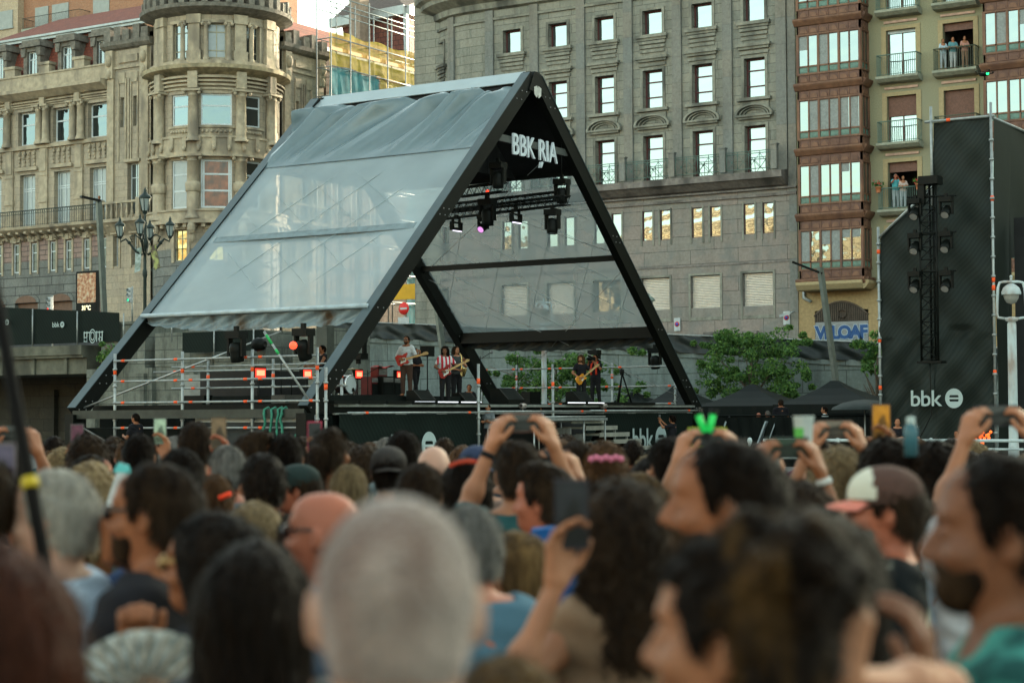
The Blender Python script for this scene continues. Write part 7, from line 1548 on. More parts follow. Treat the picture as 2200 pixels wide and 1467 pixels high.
    V, Q = F.mesh(); body = to_mesh('person', V, Q, M_skin[skin] if isinstance(skin, int) else skin); O = put('person', body)
    # ---- shirt
    Fs = Field(axis([(-xm, xm, res)]), axis([(-.28, ymx, res)]), axis([(.80, zt, res)])); g = .013
    Fs.cap((-sh*.78, -.02, 1.412), (sh*.78, -.02, 1.412), .064+g, .064+g, .05); Fs.cap((-sh*.55, -.03, 1.43), (sh*.55, -.03, 1.43), .062+g, .062+g, .06); Fs.ell((0, -.005, 1.25), (sh*.98+.008+g, .122+fat+g, .21), .06)
    Fs.ell((0, .0, 1.06), ((.155 if sex == 'm' else .138)*build+g+.012, .112+fat*1.6+g, .18), .08); Fs.ell((0, -.005, .93), ((.165 if sex == 'm' else .18)*build+g+.012, .124+fat+g, .14), .07)
    Fs.cap((0, -.025+lean*.3, 1.40), (0, -.02+lean*.3, 1.52), nk*1.08+g, nk*1.02+g, .03)
    if sex == 'f':
        for q in (-1, 1): Fs.ell((q*.07, .088, 1.25), (.066+g*.5, .058+g*.5, .064), .04)
    for s_, (S_, el, wr) in arms_.items():
        L_ = np.linalg.norm(el-S_); tot = shirt_len*2.2
        if sleeveless: Fs.ell(S_, (.055, .055, .055), .03); continue
        e = S_+(el-S_)*min(1, tot/ max(.01, 1)); Fs.cap(S_, S_+(el-S_)*min(1, shirt_len/.28*.62), .056+g, .050+g, .04)
        if shirt_len > .4: Fs.cap(S_+(el-S_)*.6, el, .050+g*.6, .044+g*.6, .03); Fs.cap(el, el+(wr-el)*min(1, (shirt_len-.28)/.25), .044+g*.6, .034+g*.6, .03)
    X, Y, Z = Fs.x[:, None, None], Fs.y[None, :, None], Fs.z[None, None, :]
    wr_ = .004*np.sin(X*31+Z*43)*np.sin(Y*37-Z*29)+.003*np.sin(Z*75+X*20+Y*13); Fs.F = np.maximum(Fs.F+wr_, .905-Z)
    neckz = (1.487 if sex == 'm' else 1.462)+collar
    Fs.F = np.maximum(Fs.F, np.minimum(Z-(neckz-np.maximum(0, Y+.03)*(.42 if sex == 'm' else .9)), .12-np.abs(X)))
    V, Q = Fs.mesh(); sm_ = to_mesh('shirt', V, Q, shirt if shirt else M_cloth); so_ = put('shirt', sm_, O)
    # ---- trousers
    Ft = Field(axis([(-.3, .3, .014)]), axis([(-.35, .4, .014)]), axis([(.03, 1.02, .018)])); g = .012
    Ft.ell((0, -.005, .93), ((.16 if sex == 'm' else .175)*build+g, .118+fat+g, .13), .06)
    for q in (-1, 1):
        kx = q*(sp+.012); f = q*st; Ft.cap((q*sp, 0, .90), (kx, .01+f*.5, .50), .09+g, .062+g, .05); Ft.cap((kx, .01+f*.5, .50), (kx, -.02+f, .09), .060+g, .048+g, .03)
    Z = Ft.z[None, None, :]; Ft.F = np.maximum(Ft.F, np.maximum(.075-Z, Z-.99)); V, Q = Ft.mesh(); put('trousers', to_mesh('trousers', V, Q, legs or M_denim), O)
    # ---- hair
    if style:
        hr = min(res, .009); long_ = style in ('long', 'verylong', 'wavy', 'curlylong'); zl = {'long': 1.28, 'verylong': 1.02, 'wavy': 1.34, 'curlylong': 1.36, 'bob': 1.47, 'pony': 1.30, 'bun': 1.5, 'updo': 1.48}.get(style, 1.49)
        Fh = Field(axis([(-.20, .20, hr)]), axis([(-.26, .20, hr)]), axis([(zl-.05, 1.90, hr)]))
        def HH(c, r, k=.02, op='u'): Fh.ell(H(c), r, k, op, Rz)
        vol = {'short': .012, 'buzz': .004, 'thin': .005, 'curly': .035, 'quiff': .018, 'long': .016, 'verylong': .018, 'wavy': .028, 'curlylong': .04, 'bob': .02, 'pony': .010, 'bun': .010, 'updo': .024, 'fade': .012}.get(style, .012)
        HH((0, -.010, 1.655), (.076*fw+.002+vol, .098+vol, .096+vol), .02); HH((0, -.048, 1.630), (.068*fw+vol*.9, .064+vol, .085), .02)
        if style in ('short', 'quiff', 'curly', 'fade', 'thin', 'buzz'):
            HH((0, -.055, 1.590), (.062*fw+vol*.6, .050+vol*.6, .06), .02)
            if style == 'quiff': HH((0, .035, 1.745), (.06, .06, .035), .03)
        if long_ or style == 'bob':
            for q in (-1, 1): Fh.cap(H((q*.058, -.03, 1.66)), H((q*.075, -.035, zl+.05)), .045+vol*.4, .045+vol*.4, .05, sy=1.)
            Fh.cap(H((0, -.065, 1.65)), H((0, -.085, zl+.05)), .065+vol*.4, .055+vol*.4, .06); Fh.cap(H((-.05, -.07, 1.6)), H((-.05, -.09, zl+.04)), .05, .045, .05); Fh.cap(H((.05, -.07, 1.6)), H((.05, -.09, zl+.04)), .05, .045, .05)
        if style == 'pony': Fh.cap(H((0, -.10, 1.68)), H((0, -.15, 1.64)), .028, .036, .02); Fh.cap(H((0, -.15, 1.64)), H((0, -.13, 1.42)), .034, .028, .02); Fh.cap(H((0, -.13, 1.42)), H((.01, -.11, 1.32)), .028, .012, .02)
        if style == 'bun': HH((0, -.125, 1.64), (.045, .042, .045), .012)
        if style == 'updo':
            HH((0, -.10, 1.745), (.062, .055, .055), .02); rg = np.random.RandomState(5)
            for j in range(16): a = rg.uniform(0, 6.28); HH((.06*math.cos(a), -.08+.07*math.sin(a), 1.72+.06*rg.uniform(-1, 1)), (.03, .03, .028), .012)
            for q in (-1, 1): Fh.cap(H((q*.075, .04, 1.68)), H((q*.085, .035, 1.53)), .012, .008, .01)
        X, Y, Z = Fh.x[:, None, None], Fh.y[None, :, None], Fh.z[None, None, :]
        c0 = H((0, 0, 1.65)); Xl = (X-c0[0])*math.cos(hy)+(Y-c0[1])*math.sin(hy); Yl = -(X-c0[0])*math.sin(hy)+(Y-c0[1])*math.cos(hy)
        if style in ('curly', 'updo', 'curlylong', 'wavy'): Fh.F = Fh.F+.010*np.sin(Xl*95+1)*np.sin(Yl*88)*np.sin(Z*92)+.005*np.sin(Xl*190)*np.sin(Z*170+Yl*60)
        elif style in ('buzz', 'thin'): pass
        else: Fh.F = Fh.F+.0035*np.sin(np.arctan2(Xl, -Yl-.02)*26+Z*9)+.003*np.sin(Xl*120)*np.sin(Z*50+Yl*80)
        # the face stays clear
        hairline = {'thin': 1.72, 'buzz': 1.705}.get(style, 1.705)
        if style == 'fringe': hairline = 1.67
        face = np.maximum(-(Yl-(.030-.55*np.maximum(0, 1.66-Z)*0+.0)), Z-hairline-(.05-np.abs(Xl)*.5)*0)
        side = .022 if style not in ('long', 'verylong', 'wavy', 'bob', 'curlylong') else .045
        cut = np.minimum(Yl-side-.15*np.maximum(0, Z-1.60)*2.0, hairline-Z+.25*np.maximum(0, .08-Yl)*0)
        Fh.F = np.maximum(Fh.F, cut)
        if style in ('short', 'quiff', 'curly', 'fade', 'thin', 'buzz', 'bun', 'pony', 'updo'):
            nape = 1.565 if style not in ('curly',) else 1.545
            low = nape+.045*np.clip((Yl+.05)/.06, 0, 1)-Z
            if style in ('bun', 'pony', 'updo'): low = np.where(Yl < -.085, zl-Z, low)
            if style in ('pony',): low = np.where(Yl < -.088, -1, low)
            Fh.F = np.maximum(Fh.F, low)
            # ears free
            for q in (-1, 1): Fh.ell(H((q*.082, -.005, 1.618)), (.022, .026, .036), .01, 's', Rz)
        V, Q = Fh.mesh()
        if len(Q):
            rg = np.random.RandomState(len(V) % 997); nb = (900 if res > .012 else 4500) if style not in ('buzz',) else 7000
            ix = rg.randint(0, len(V), nb); B = V[ix]; n_ = B-np.array([c0[0], c0[1]-.03, 1.62]); n_[:, 2] *= np.where(B[:, 2] < 1.6, .0, 1); n_ /= np.linalg.norm(n_, axis=1)[:, None]+1e-9
            dn = np.array([0, -.25, -1.])+rg.normal(size=(nb, 3))*(.9 if style in ('curly', 'wavy', 'curlylong', 'updo') else .35); dn -= n_*(dn*n_).sum(1)[:, None]*.8; dn /= np.linalg.norm(dn, axis=1)[:, None]
            L_ = rg.uniform(.012, .045, nb)[:, None]*(1.3 if zl < 1.4 else .8)*(.25 if style == 'buzz' else 1); T_ = B+dn*L_+n_*L_*rg.uniform(.05, .5, nb)[:, None]; s_ = np.cross(dn, n_); s_ /= np.linalg.norm(s_, axis=1)[:, None]+1e-9; w2 = (.0022 if res < .012 else .005)
            low_ok = ((B[:, 1]-c0[1] < .02) | (B[:, 2] > 1.72))[:, None]; T_ = np.where(low_ok, T_, B+n_*.004+dn*.006)
            V2 = np.concatenate([V, B-s_*w2, T_, B+s_*w2]); k0 = len(V); a = np.arange(nb); Q2 = np.stack([k0+a, k0+nb+a, k0+2*nb+a], 1)
            me = bpy.data.meshes.new('hair'); me.vertices.add(len(V2)); me.vertices.foreach_set('co', V2.astype(np.float32).ravel()); nl = len(Q)*4+nb*3
            me.loops.add(nl); me.loops.foreach_set('vertex_index', np.concatenate([Q.ravel(), Q2.ravel()]).astype(np.int32)); me.polygons.add(len(Q)+nb); me.polygons.foreach_set('loop_start', np.concatenate([np.arange(len(Q))*4, len(Q)*4+np.arange(nb)*3]).astype(np.int32)); me.polygons.foreach_set('use_smooth', np.ones(len(Q)+nb, bool)); me.materials.append(HM[hair]); me.update(calc_edges=True); me.validate(); put('hair', me, O)
    if beard:
        Fb = Field(axis([(-.12, .12, .008)]), axis([(-.12, .2, .008)]), axis([(1.46, 1.68, .008)]))
        def HB(c, r, k=.02, op='u'): Fb.ell(H(c), r, k, op, Rz)
        HB((0, .035, 1.586), (.063*fw, .071, .070), .03); HB((0, .066, 1.545), (.040, .038, .034), .025); HB((0, .098, 1.585), (.028, .013, .006), .008)
        HB((0, .11, 1.5685), (.022, .02, .009), .004, 's'); X, Y, Z = Fb.x[:, None, None], Fb.y[None, :, None], Fb.z[None, None, :]
        c0 = H((0, 0, 1.6)); Yl = -(X-c0[0])*math.sin(hy)+(Y-c0[1])*math.cos(hy)
        Fb.F = np.maximum(Fb.F, np.maximum(Z-1.592-.03*(Yl < .045), -(Yl-.0))); V, Q = Fb.mesh()
        if len(Q): put('beard', to_mesh('beard', V, Q, HM[beardmat or hair]), O)
    def headmat(): return Matrix.Translation(Vector(H((0, 0, 1.65)))) @ Matrix.Rotation(hy, 4, 'Z')
    HMx = headmat()
    if cap is not None:
        back = cap.get('back', False); mb = MB(); n = 48
        for i in range(16):
            for j in range(n):
                th0, th1 = PI/2*i/16, PI/2*(i+1)/16; p0, p1 = 2*PI*j/n, 2*PI*(j+1)/n; q = lambda t, p: (.094*math.sin(t)*math.cos(p), -.006+.114*math.sin(t)*math.sin(p), .022+.098*math.cos(t)**.8 if math.cos(t) > 0 else .022)
                mb.cur = 0 if (q(th0, p0)[1] < .035) or cap.get('front') is None else 1
                mb.mesh([q(th0, p0), q(th1, p0), q(th1, p1), q(th0, p1)], [(0, 1, 2, 3)], True)
        mb.lathe([(.094, 0), (.096, -.012)], (0, -.006, .022), 20)
        mb.cur = 2; f = -1 if back else 1; V_ = []
        for i in range(9):
            a = -1.1+2.2*i/8; V_ += [(.085*math.sin(a), -.006+f*.10*math.cos(a), .018), (.085*math.sin(a), -.006+f*(.10*math.cos(a)+.075*math.cos(a*.9)), .002-.012*abs(math.sin(a)))]
        V2 = [(x, y, z-.006) for x, y, z in V_]; mb.mesh(V_+V2, [(2*i, 2*i+1, 2*i+3, 2*i+2) for i in range(8)]+[(18+2*i, 18+2*i+2, 18+2*i+3, 18+2*i+1) for i in range(8)]+[(2*i+1, 2*i+19, 2*i+21, 2*i+3) for i in range(8)], True)
        o = mb.build('cap', [cmat('cap_'+cap['n'], cap['c']), cmat('capfront_'+cap['n'], cap.get('front') or cap['c']), cmat('peak_'+cap['n'], cap.get('peak') or cap['c'])], O); o.data.transform(HMx)
    if glasses:
        mb = MB()
        for q in (-1, 1): mb.ball((q*.034, .106, -.008), .026, 6, (1, .28, .80)); mb.bar((q*.060, .098, 0), (q*.080, -.005, .0), .005, .009)
        mb.bar((-.012, .114, .0), (.012, .114, .0), .004, .006); o = mb.build('sunglasses', glassy_dark if glasses is True else glasses, O); o.data.transform(HMx)
    return O
M_denim = mat('dark_denim', (.015, .02, .035), .85, var=.25, vscale=6)
glassy_dark = mat('sunglass_lens', (.012, .012, .014), .12, spec=.9, var=.02)
M_white_sh = cmat('white_shirt', (.33, .42, .52))
def hawaii():
    m_ = bpy.data.materials.new('floral_shirt'); m_.use_nodes = True; n = m_.node_tree.nodes; l = m_.node_tree.links; p = n['Principled BSDF']; p.inputs['Roughness'].default_value = .85; p.inputs['Specular IOR Level'].default_value = .08; tc = n.new('ShaderNodeTexCoord')
    nz = n.new('ShaderNodeTexNoise'); nz.inputs['Scale'].default_value = 26; l.new(tc.outputs['Object'], nz.inputs[0]); mx0 = n.new('ShaderNodeMix'); mx0.data_type = 'RGBA'; mx0.inputs[0].default_value = .05; l.new(tc.outputs['Object'], mx0.inputs[6]); l.new(nz.outputs[1], mx0.inputs[7])
    vo = n.new('ShaderNodeTexVoronoi'); vo.inputs['Scale'].default_value = 11; l.new(mx0.outputs[2], vo.inputs[0]); cr = n.new('ShaderNodeValToRGB'); cr.color_ramp.elements[0].position = .24; cr.color_ramp.elements[0].color = (.20, .21, .17, 1); cr.color_ramp.elements[1].position = .36; cr.color_ramp.elements[1].color = (.003, .0045, .005, 1); l.new(vo.outputs['Distance'], cr.inputs[0]); l.new(cr.outputs[0], p.inputs['Base Color']); return m_
def twotone(name, c1, c2, scale, kind='noise'):
    m_ = bpy.data.materials.new(name); m_.use_nodes = True; n = m_.node_tree.nodes; l = m_.node_tree.links; p = n['Principled BSDF']; p.inputs['Roughness'].default_value = .85; p.inputs['Specular IOR Level'].default_value = .08; tc = n.new('ShaderNodeTexCoord')
    if kind == 'stripe':
        t = n.new('ShaderNodeTexWave'); t.inputs['Scale'].default_value = scale; t.bands_direction = 'X'
    else: t = n.new('ShaderNodeTexNoise'); t.inputs['Scale'].default_value = scale
    l.new(tc.outputs['Object'], t.inputs[0]); cr = n.new('ShaderNodeValToRGB'); cr.color_ramp.elements[0].position = .44; cr.color_ramp.elements[0].color = (*c1, 1); cr.color_ramp.elements[1].position = .56; cr.color_ramp.elements[1].color = (*c2, 1); l.new(t.outputs[0], cr.inputs[0]); l.new(cr.outputs[0], p.inputs['Base Color']); return m_

def place(O, px, py, dist, yaw, label, group='people in the crowd', sc_=None, shirtcol=None, ztop=1.755):
    """crown at pixel height py, standing on z=0 at the given depth; yaw 0 = back to us, 90 = facing left"""
    p = at(px, py, dist); h = p[2]; s_ = h/ztop if sc_ is None else sc_
    a = YAW+R(yaw); O.rotation_euler = (0, 0, a); O.scale = (s_, s_, s_) if sc_ is None else (s_, s_, s_)
    O.location = (p[0], p[1], 0 if sc_ is None else h-ztop*s_)
    tag(O, label, 'person', group)
    if shirtcol:
        for c in O.children:
            if c.name.startswith('shirt'): c.color = (*shirtcol, 1)
    return O
def phone(center, ex, ey, label, screen=None, case=(.015, .015, .018), w_=.152, h_=.074, cat='phone', group='phones held up by the crowd'):
    """ex: long axis, ey: short axis; the screen looks back along ex x ey"""
    ex = Vector(ex).normalized(); ey = Vector(ey); ey = (ey-ex*ey.dot(ex)).normalized(); ez = ex.cross(ey)
    M_ = Matrix(((ex[0], ey[0], ez[0], center[0]), (ex[1], ey[1], ez[1], center[1]), (ex[2], ey[2], ez[2], center[2]), (0, 0, 0, 1)))
    E = tag(empty('phone', (0, 0, 0)), label, cat, group); E.matrix_world = M_
    m = MB(); m.box(-w_/2, w_/2, -h_/2, h_/2, -.004, .004); m.build('case', mat('phone_case_%.2f_%.2f_%.2f' % case, case, .4, var=.05), E)
    land = abs(ex.z) < .5; screen = screen or (.035, .04, .038)
    m = MB(); m.box(-w_/2+.006, w_/2-.006, -h_/2+.004, h_/2-.004, .0042, .0052); m.build('screen', mat('screen_%.2f_%.2f_%.2f' % screen, screen, .2, var=.3, vscale=30, emit=screen, estr=.06), E)
    m = MB(); q = (lambda a, b, d: (a, b, d)) if land else (lambda a, b, d: (b, -a, d)); W2, H2 = (w_/2, h_/2) if land else (h_/2, w_/2)
    m.prism([(-W2*.85, -H2*.35), (W2*.75, -H2*.35), (W2*.35, H2*.45), (W2*.05, H2*.4)], q, .0053, .0056); m.prism([(-W2*.9, -H2*.88), (W2*.9, -H2*.88), (W2*.9, -H2*.42), (-W2*.9, -H2*.42)], q, .0053, .0056)
    m.build('screen_picture', mat('picture_%.2f_%.2f_%.2f' % screen, tuple(c*.35 for c in screen), .3, var=.6, vscale=60), E)
    return E
CAMR = np.array([_r[0], _r[1], 0]); CAMF = np.array([-math.sin(YAW), math.cos(YAW), 0]); UPV = np.array([0, 0, 1.])
# ================================================================== the crowd, near people first
def ik(S_, W_, pole, l1=.29, l2=.27):
    S_, W_ = np.array(S_, float), np.array(W_, float); d = W_-S_; L = np.linalg.norm(d); d /= L
    L2 = min(L, (l1+l2)*.985); a = (l1*l1-l2*l2+L2*L2)/(2*L2)*L/L2; h = math.sqrt(max(0, l1*l1-min(a, l1)**2)); p = np.array(pole, float); p -= d*p.dot(d); p /= np.linalg.norm(p)+1e-9
    return S_+d*a+p*h
def loc_of(px, py, dist, yaw, ztop=1.755):
    p = at(px, py, dist); s_ = p[2]/ztop; a = YAW+R(yaw); c, s = math.cos(a), math.sin(a)
    def f(w_): w_ = np.array(w_)-np.array([p[0], p[1], 0]); return np.array([c*w_[0]+s*w_[1], -s*w_[0]+c*w_[1], w_[2]])/s_
    def g(v): return np.array([c*v[0]+s*v[1], -s*v[0]+c*v[1], v[2]])
    return f, g
NP = [0]
def near(px, py, dist, yaw, label, style='short', hair='brown', shirt=None, col=None, phone_at=None, hands=None, group='people in the crowd', watch=(), **kw):
    """hands: {'L': (px,py,dist)} wrist targets.  phone_at: (px,py,dist,'land'|'port',label,screen,case)"""
    f, g = loc_of(px, py, dist, yaw); arms = None; sh = (.175 if kw.get('sex', 'm') == 'm' else .155)*kw.get('build', 1.0)
    inv = lambda v: np.array(f(np.array(at(px, py, dist))*np.array([1, 1, 0])+np.array(v)))     # direction world->local
    if phone_at or hands:
        arms = {'L': ((-.26, .02, 1.12), (-.25, .13, .90)), 'R': ((.26, .02, 1.12), (.25, .13, .90))}
        if phone_at:
            if abs(yaw) < 40 and phone_at[0] != 1228: phone_at = phone_at[:2]+(dist+.27,)+phone_at[3:]
            C_ = at(*phone_at[:3]); fc = f(C_); lr = inv(CAMR); lr /= np.linalg.norm(lr); lb = inv(-CAMF); lb /= np.linalg.norm(lb); up = UPV
            flip = 1 if lr[0] >= 0 else -1
            if phone_at[3] == 'land':
                for s_, q in (('L', -flip), ('R', flip)):
                    wr = fc+lr*q*.125-up*.095+lb*.02; q2 = -1 if s_ == 'L' else 1; S_ = np.array([q2*sh, -.01, 1.43])
                    el = ik(S_, wr, (q2*.35, .1, -.9)); arms[s_] = (tuple(el), tuple(wr), (up*.93-lr*q*.30, -lr*q*.8-lb*.5, lb+up*.3, .62))
            else:
                s_ = phone_at[7] if len(phone_at) > 7 else 'R'; q = flip if s_ == 'R' else -flip; wr = fc-up*.155+lr*q*.035-lb*.01; q2 = -1 if s_ == 'L' else 1; S_ = np.array([q2*sh, -.01, 1.43])
                arms[s_] = (tuple(ik(S_, wr, (q2*.35, .1, -.9))), tuple(wr), (up-lr*q*.12, -lr*q*.6+lb*.8, -lr*q+up*.2, .5))
        if hands:
            for s_, (hx, hy, hd_, D, N, T_, cu) in hands.items():
                wr = f(at(hx, hy, hd_)); q2 = -1 if s_ == 'L' else 1; S_ = np.array([q2*sh, -.01, 1.43]); D, N, T_ = [inv(CAMR*v[0]+UPV*v[1]-CAMF*v[2]) for v in (D, N, T_)]
                arms[s_] = (tuple(ik(S_, wr, (q2*1., -.2, -.25))), tuple(wr), (D, N, T_, cu))
    O = make_person(style, 'phone_high' if phone_at else 'x', arms=arms, hair=hair, shirt=shirt, handres=.007 if arms else None, **kw) if arms else make_person(style, 'down', hair=hair, shirt=shirt, **kw)
    place(O, px, py, dist, yaw, label, group, shirtcol=col); NP[0] += 1
    if watch:
        for s_, cw in watch: el, wr = [np.array(v) for v in arms[s_][:2]]; d_ = (wr-el)/np.linalg.norm(wr-el); m = MB(); m.tube([wr-d_*.045, wr-d_*.022], .030, 12); m.build('wrist_band', cmat('band_%.2f_%.2f' % cw[:2], cw), O)
    if phone_at:
        if phone_at[3] == 'land': phone(at(*phone_at[:3]), CAMR, UPV, phone_at[4], phone_at[5], phone_at[6])
        else: phone(at(*phone_at[:3]), UPV, -CAMR, phone_at[4], phone_at[5], phone_at[6])
    return O
NEAR = []
def nr(px, py, d, *a, **k): NEAR.append((px, d)); return near(px, py, d, *a, **k)
skinw = skinmat('skin_pale_pink', (.30, .17, .12))
# --- closest row
nr(852, 1062, 1.98, 4, 'biggest head of all, cropped grey hair, back turned, bottom centre', 'buzz', 'stubble', skin=skinw, col=(.30, .30, .28), build=1.12, fat=.02).scale[0] *= 1.05
nr(-25, 1185, 2.25, 20, 'person with long dark auburn hair filling the bottom left corner', 'verylong', 'red', sex='f', col=(.03, .03, .03))
nr(552, 1172, 3.35, -5, 'woman with straight jet black hair falling down her back, bottom centre left', 'verylong', 'black', sex='f', col=(.05, .05, .05))
nr(1090, 1418, 2.4, 0, 'top of a honey blond head at the very bottom edge', 'short', 'honey', col=(.1, .1, .1))
nr(1575, 1172, 2.25, 62, 'woman with messy curly brown updo and golden highlights, bottom right', 'updo', 'darkhoney', sex='f', col=(.05, .04, .04), skin=0,
   hands={'R': (1800, 1468, 2.3, (.12, 1, 0), (-.2, 0, -1), (-1, 0, 0), .9)})
nr(2148, 985, 2.9, 78, 'dark-haired bearded man in teal patterned shirt at the right edge', 'short', 'black', shirt=twotone('teal_leaf_print', (.012, .05, .045), (.04, .17, .14), 14), beard=True, beardmat='brown', skin=3, build=1.05,
   hands={'R': (1995, 1500, 2.6, (-.1, 1, .1), (-1, 0, -.4), (0, .3, 1), .5)})
# --- second row
nr(450, 1108, 4.1, 72, 'woman in round glasses with long dark brown hair, looking left', 'long', 'black', sex='f', shirt=cmat('black_tee', (.008, .008, .010)), skin=1, glasses=glassy('brass_glasses', (.35, .25, .12), .2, 0, .6),
   hands={'L': (285, 1400, 3.8, (.1, 1, .1), (.2, -.2, 1), (1, 0, 0), 1.4)})
nr(700, 1052, 4.7, 68, 'bald man in dark sunglasses with pink scalp, left of the biggest head', None, 'grey', skin=2, glasses=True, col=(.04, .06, .09), build=1.05)
nr(1005, 1088, 4.8, 20, 'man with short grey hair in a blue-grey t-shirt, back turned', 'short', 'grey', shirt=cmat('blue_grey_tee', (.055, .115, .155)), skin=2, build=1.12, fat=.01)
nr(1325, 1046, 4.2, 25, 'woman with loose brown hair in a strapless beige top, filming', 'wavy', 'brown', sex='f', sleeveless=True, shirt=cmat('beige_top', (.16, .10, .06)), skin=0,
   phone_at=(1228, 1104, 3.95, 'port', 'dark phone held before the woman with loose brown hair', (.012, .014, .016), (.008, .006, .012), 'L'))
nr(1552, 952, 3.65, 84, 'tall dark-haired man with stubble in a grey t-shirt, in profile facing left', 'short', 'black', shirt=cmat('grey_tee', (.14, .16, .17)), beard=True, skin=1, build=1.08, beardmat='brown')
nr(1755, 1105, 3.3, 10, 'woman with very long black hair behind the curly updo', 'verylong', 'black', sex='f', col=(.02, .02, .02))
nr(330, 1000, 4.4, 76, 'dark-haired man in sunglasses and black t-shirt, facing left with a raised hand', 'short', 'brown', shirt=cmat('black_tee', (.008, .008, .010)), beard=True, skin=1, glasses=True, build=1.1,
   hands={'R': (240, 1195, 4.55, (-.15, 1, 0), (.9, 0, -.5), (0, 0, 1), .9)})
nr(112, 1014, 4.6, 80, 'white-haired man in a crisp white shirt, facing left', 'short', 'white', shirt=M_white_sh, skin=skinw, build=1.08, shirt_len=.3)
nr(1898, 1010, 5.2, 80, 'man in a pink and white peaked cap, sunglasses and black floral shirt', 'short', 'brown', shirt=hawaii(), skin=2, glasses=True, beard=True, beardmat='grey', cap=dict(n='trucker', c=(.06, .032, .025), front=(.40, .40, .33), peak=(.50, .17, .13)), build=1.05)
nr(1100, 1148, 5.4, 95, 'woman with straight light brown hair half hidden beside the blue backpack', 'long', 'honey', sex='f', col=(.30, .28, .25), skin=0)
nr(1168, 1006, 6.3, 65, 'smiling man with short dark brown hair and pale collar, facing left', 'quiff', 'brown', shirt=cmat('pale_grey_polo', (.30, .34, .34)), skin=2, build=1.05)
nr(1722, 1046, 6.0, 2, 'woman with brown hair and bracelets filming with both arms raised', 'wavy', 'brown', sex='f', sleeveless=True, col=(.02, .02, .02), skin=1, phone_at=(1690, 962, 5.85, 'land', 'dark green phone held sideways between braceleted hands', (.015, .03, .02), (.02, .03, .03)), watch=(('L', (.12, .02, .07)), ('R', (.35, .36, .34))))
nr(-40, 985, 4.6, 5, 'person at the far left edge holding up a big phone', 'short', 'brown', col=(.3, .1, .08), skin=1, phone_at=(4, 1012, 4.4, 'port', 'large pale phone at the left edge, upright', (.05, .045, .07), (.10, .085, .09)))
nr(2125, 1002, 6.0, 0, 'person behind the teal-shirted man with long pale arms raised', 'short', 'black', col=(.3, .3, .3), skin=0, phone_at=(2142, 893, 5.9, 'land', 'black phone held high and sideways at the right', None, (.01, .01, .01)))
nr(2010, 964, 6.9, 10, 'dark frizzy-haired man in black top with white strap, back turned', 'curly', 'black', shirt=cmat('black_tee', (.008, .008, .010)), skin=1)
nr(1965, 1070, 6.2, 20, 'person in pale blue-white sleeve beside the floral shirt', 'short', 'brown', col=(.35, .42, .5), skin=0)
nr(1368, 1018, 7.2, 70, 'ginger-brown haired woman with low knot, facing left', 'bun', 'honey', sex='f', col=(.12, .04, .05), skin=0)
nr(1225, 1035, 7.2, -4, 'person behind the smiling man, filming with right arm up', 'short', 'brown', col=(.1, .12, .12), skin=0, phone_at=(1185, 985, 7.1, 'land', 'brown-cased phone held sideways above the smiling man', (.03, .03, .03), (.12, .06, .04)))
nr(548, 935, 9.3, -72, 'bearded dark-haired man in a bright blue top, looking right', 'quiff', 'brown', shirt=cmat('royal_blue_top', (.012, .07, .25)), beard=True, skin=0)
nr(420, 908, 9.6, 15, 'boy with cropped brown hair raised above the crowd', 'fade', 'brown', shirt=cmat('pale_tee', (.40, .46, .48)), skin=0)
nr(390, 966, 7.2, 12, 'large dark-haired head behind the man in sunglasses', 'short', 'black', col=(.04, .05, .05), skin=0)
nr(200, 980, 8.8, -80, 'woman in profile looking right, dark hair tied back', 'bun', 'black', sex='f', col=(.4, .25, .06), skin=2)
nr(486, 955, 8.4, 25, 'greying man with thinning hair behind the cropped boy', 'thin', 'grey', col=(.1, .1, .1), skin=2, phone_at=(470, 930, 8.3, 'port', 'brown-backed phone held upright behind the boy', (.10, .07, .04), (.05, .035, .02)))
nr(712, 920, 9.0, -20, 'person with dark hair in a ponytail near the pink phone', 'pony', 'brown', sex='f', col=(.05, .06, .05), skin=1)
nr(614, 934, 9.3, 0, 'dark round head holding up a pink phone', 'short', 'black', col=(.05, .05, .06), skin=0, phone_at=(676, 936, 9.0, 'port', 'pink-cased phone held upright near the stage leg', (.01, .012, .02), (.35, .03, .07)))
nr(866, 928, 9.6, 8, 'dark-haired head in front of the logo banner', 'short', 'black', col=(.08, .1, .1), skin=1)
nr(835, 964, 9.0, 5, 'person in a dark backwards trucker cap with white top', 'short', 'black', cap=dict(n='dark_white', c=(.025, .022, .02), front=(.42, .46, .50), back=True), col=(.1, .1, .1), skin=1)
nr(640, 1002, 8.6, 85, 'person in a dark green peaked cap, facing left', 'short', 'brown', cap=dict(n='green', c=(.012, .022, .02)), col=(.3, .1, .1), skin=2)
nr(932, 955, 8.4, 0, 'bald pink head in front of the stage banner', None, 'grey', skin=skinw, col=(.06, .06, .06))
nr(1024, 962, 9.0, 10, 'person in a navy cap left of the raised arms', 'short', 'brown', cap=dict(n='navy', c=(.02, .03, .06), back=True), col=(.15, .1, .08), skin=0)
nr(750, 1000, 8.2, 0, 'sandy blond head in the middle of the crowd', 'short', 'blond', col=(.1, .1, .1), skin=0)
nr(903, 998, 6.8, -8, 'brown-haired head just above the biggest head', 'short', 'brown', col=(.07, .06, .05), skin=0)
nr(1000, 988, 7.8, 5, 'woman with long dark hair and a red flowered headband', 'long', 'black', sex='f', col=(.04, .02, .02), skin=1)
nr(1112, 950, 6.9, 12, 'man in a dark teal top filming with both arms high', 'fade', 'brown', shirt=cmat('dark_teal_top', (.015, .055, .055)), skin=0, build=1.1, phone_at=(1122, 908, 6.8, 'land', 'rosy-cased phone held sideways in two raised hands', None, (.14, .06, .045)), watch=(('L', (.01, .01, .01)),))
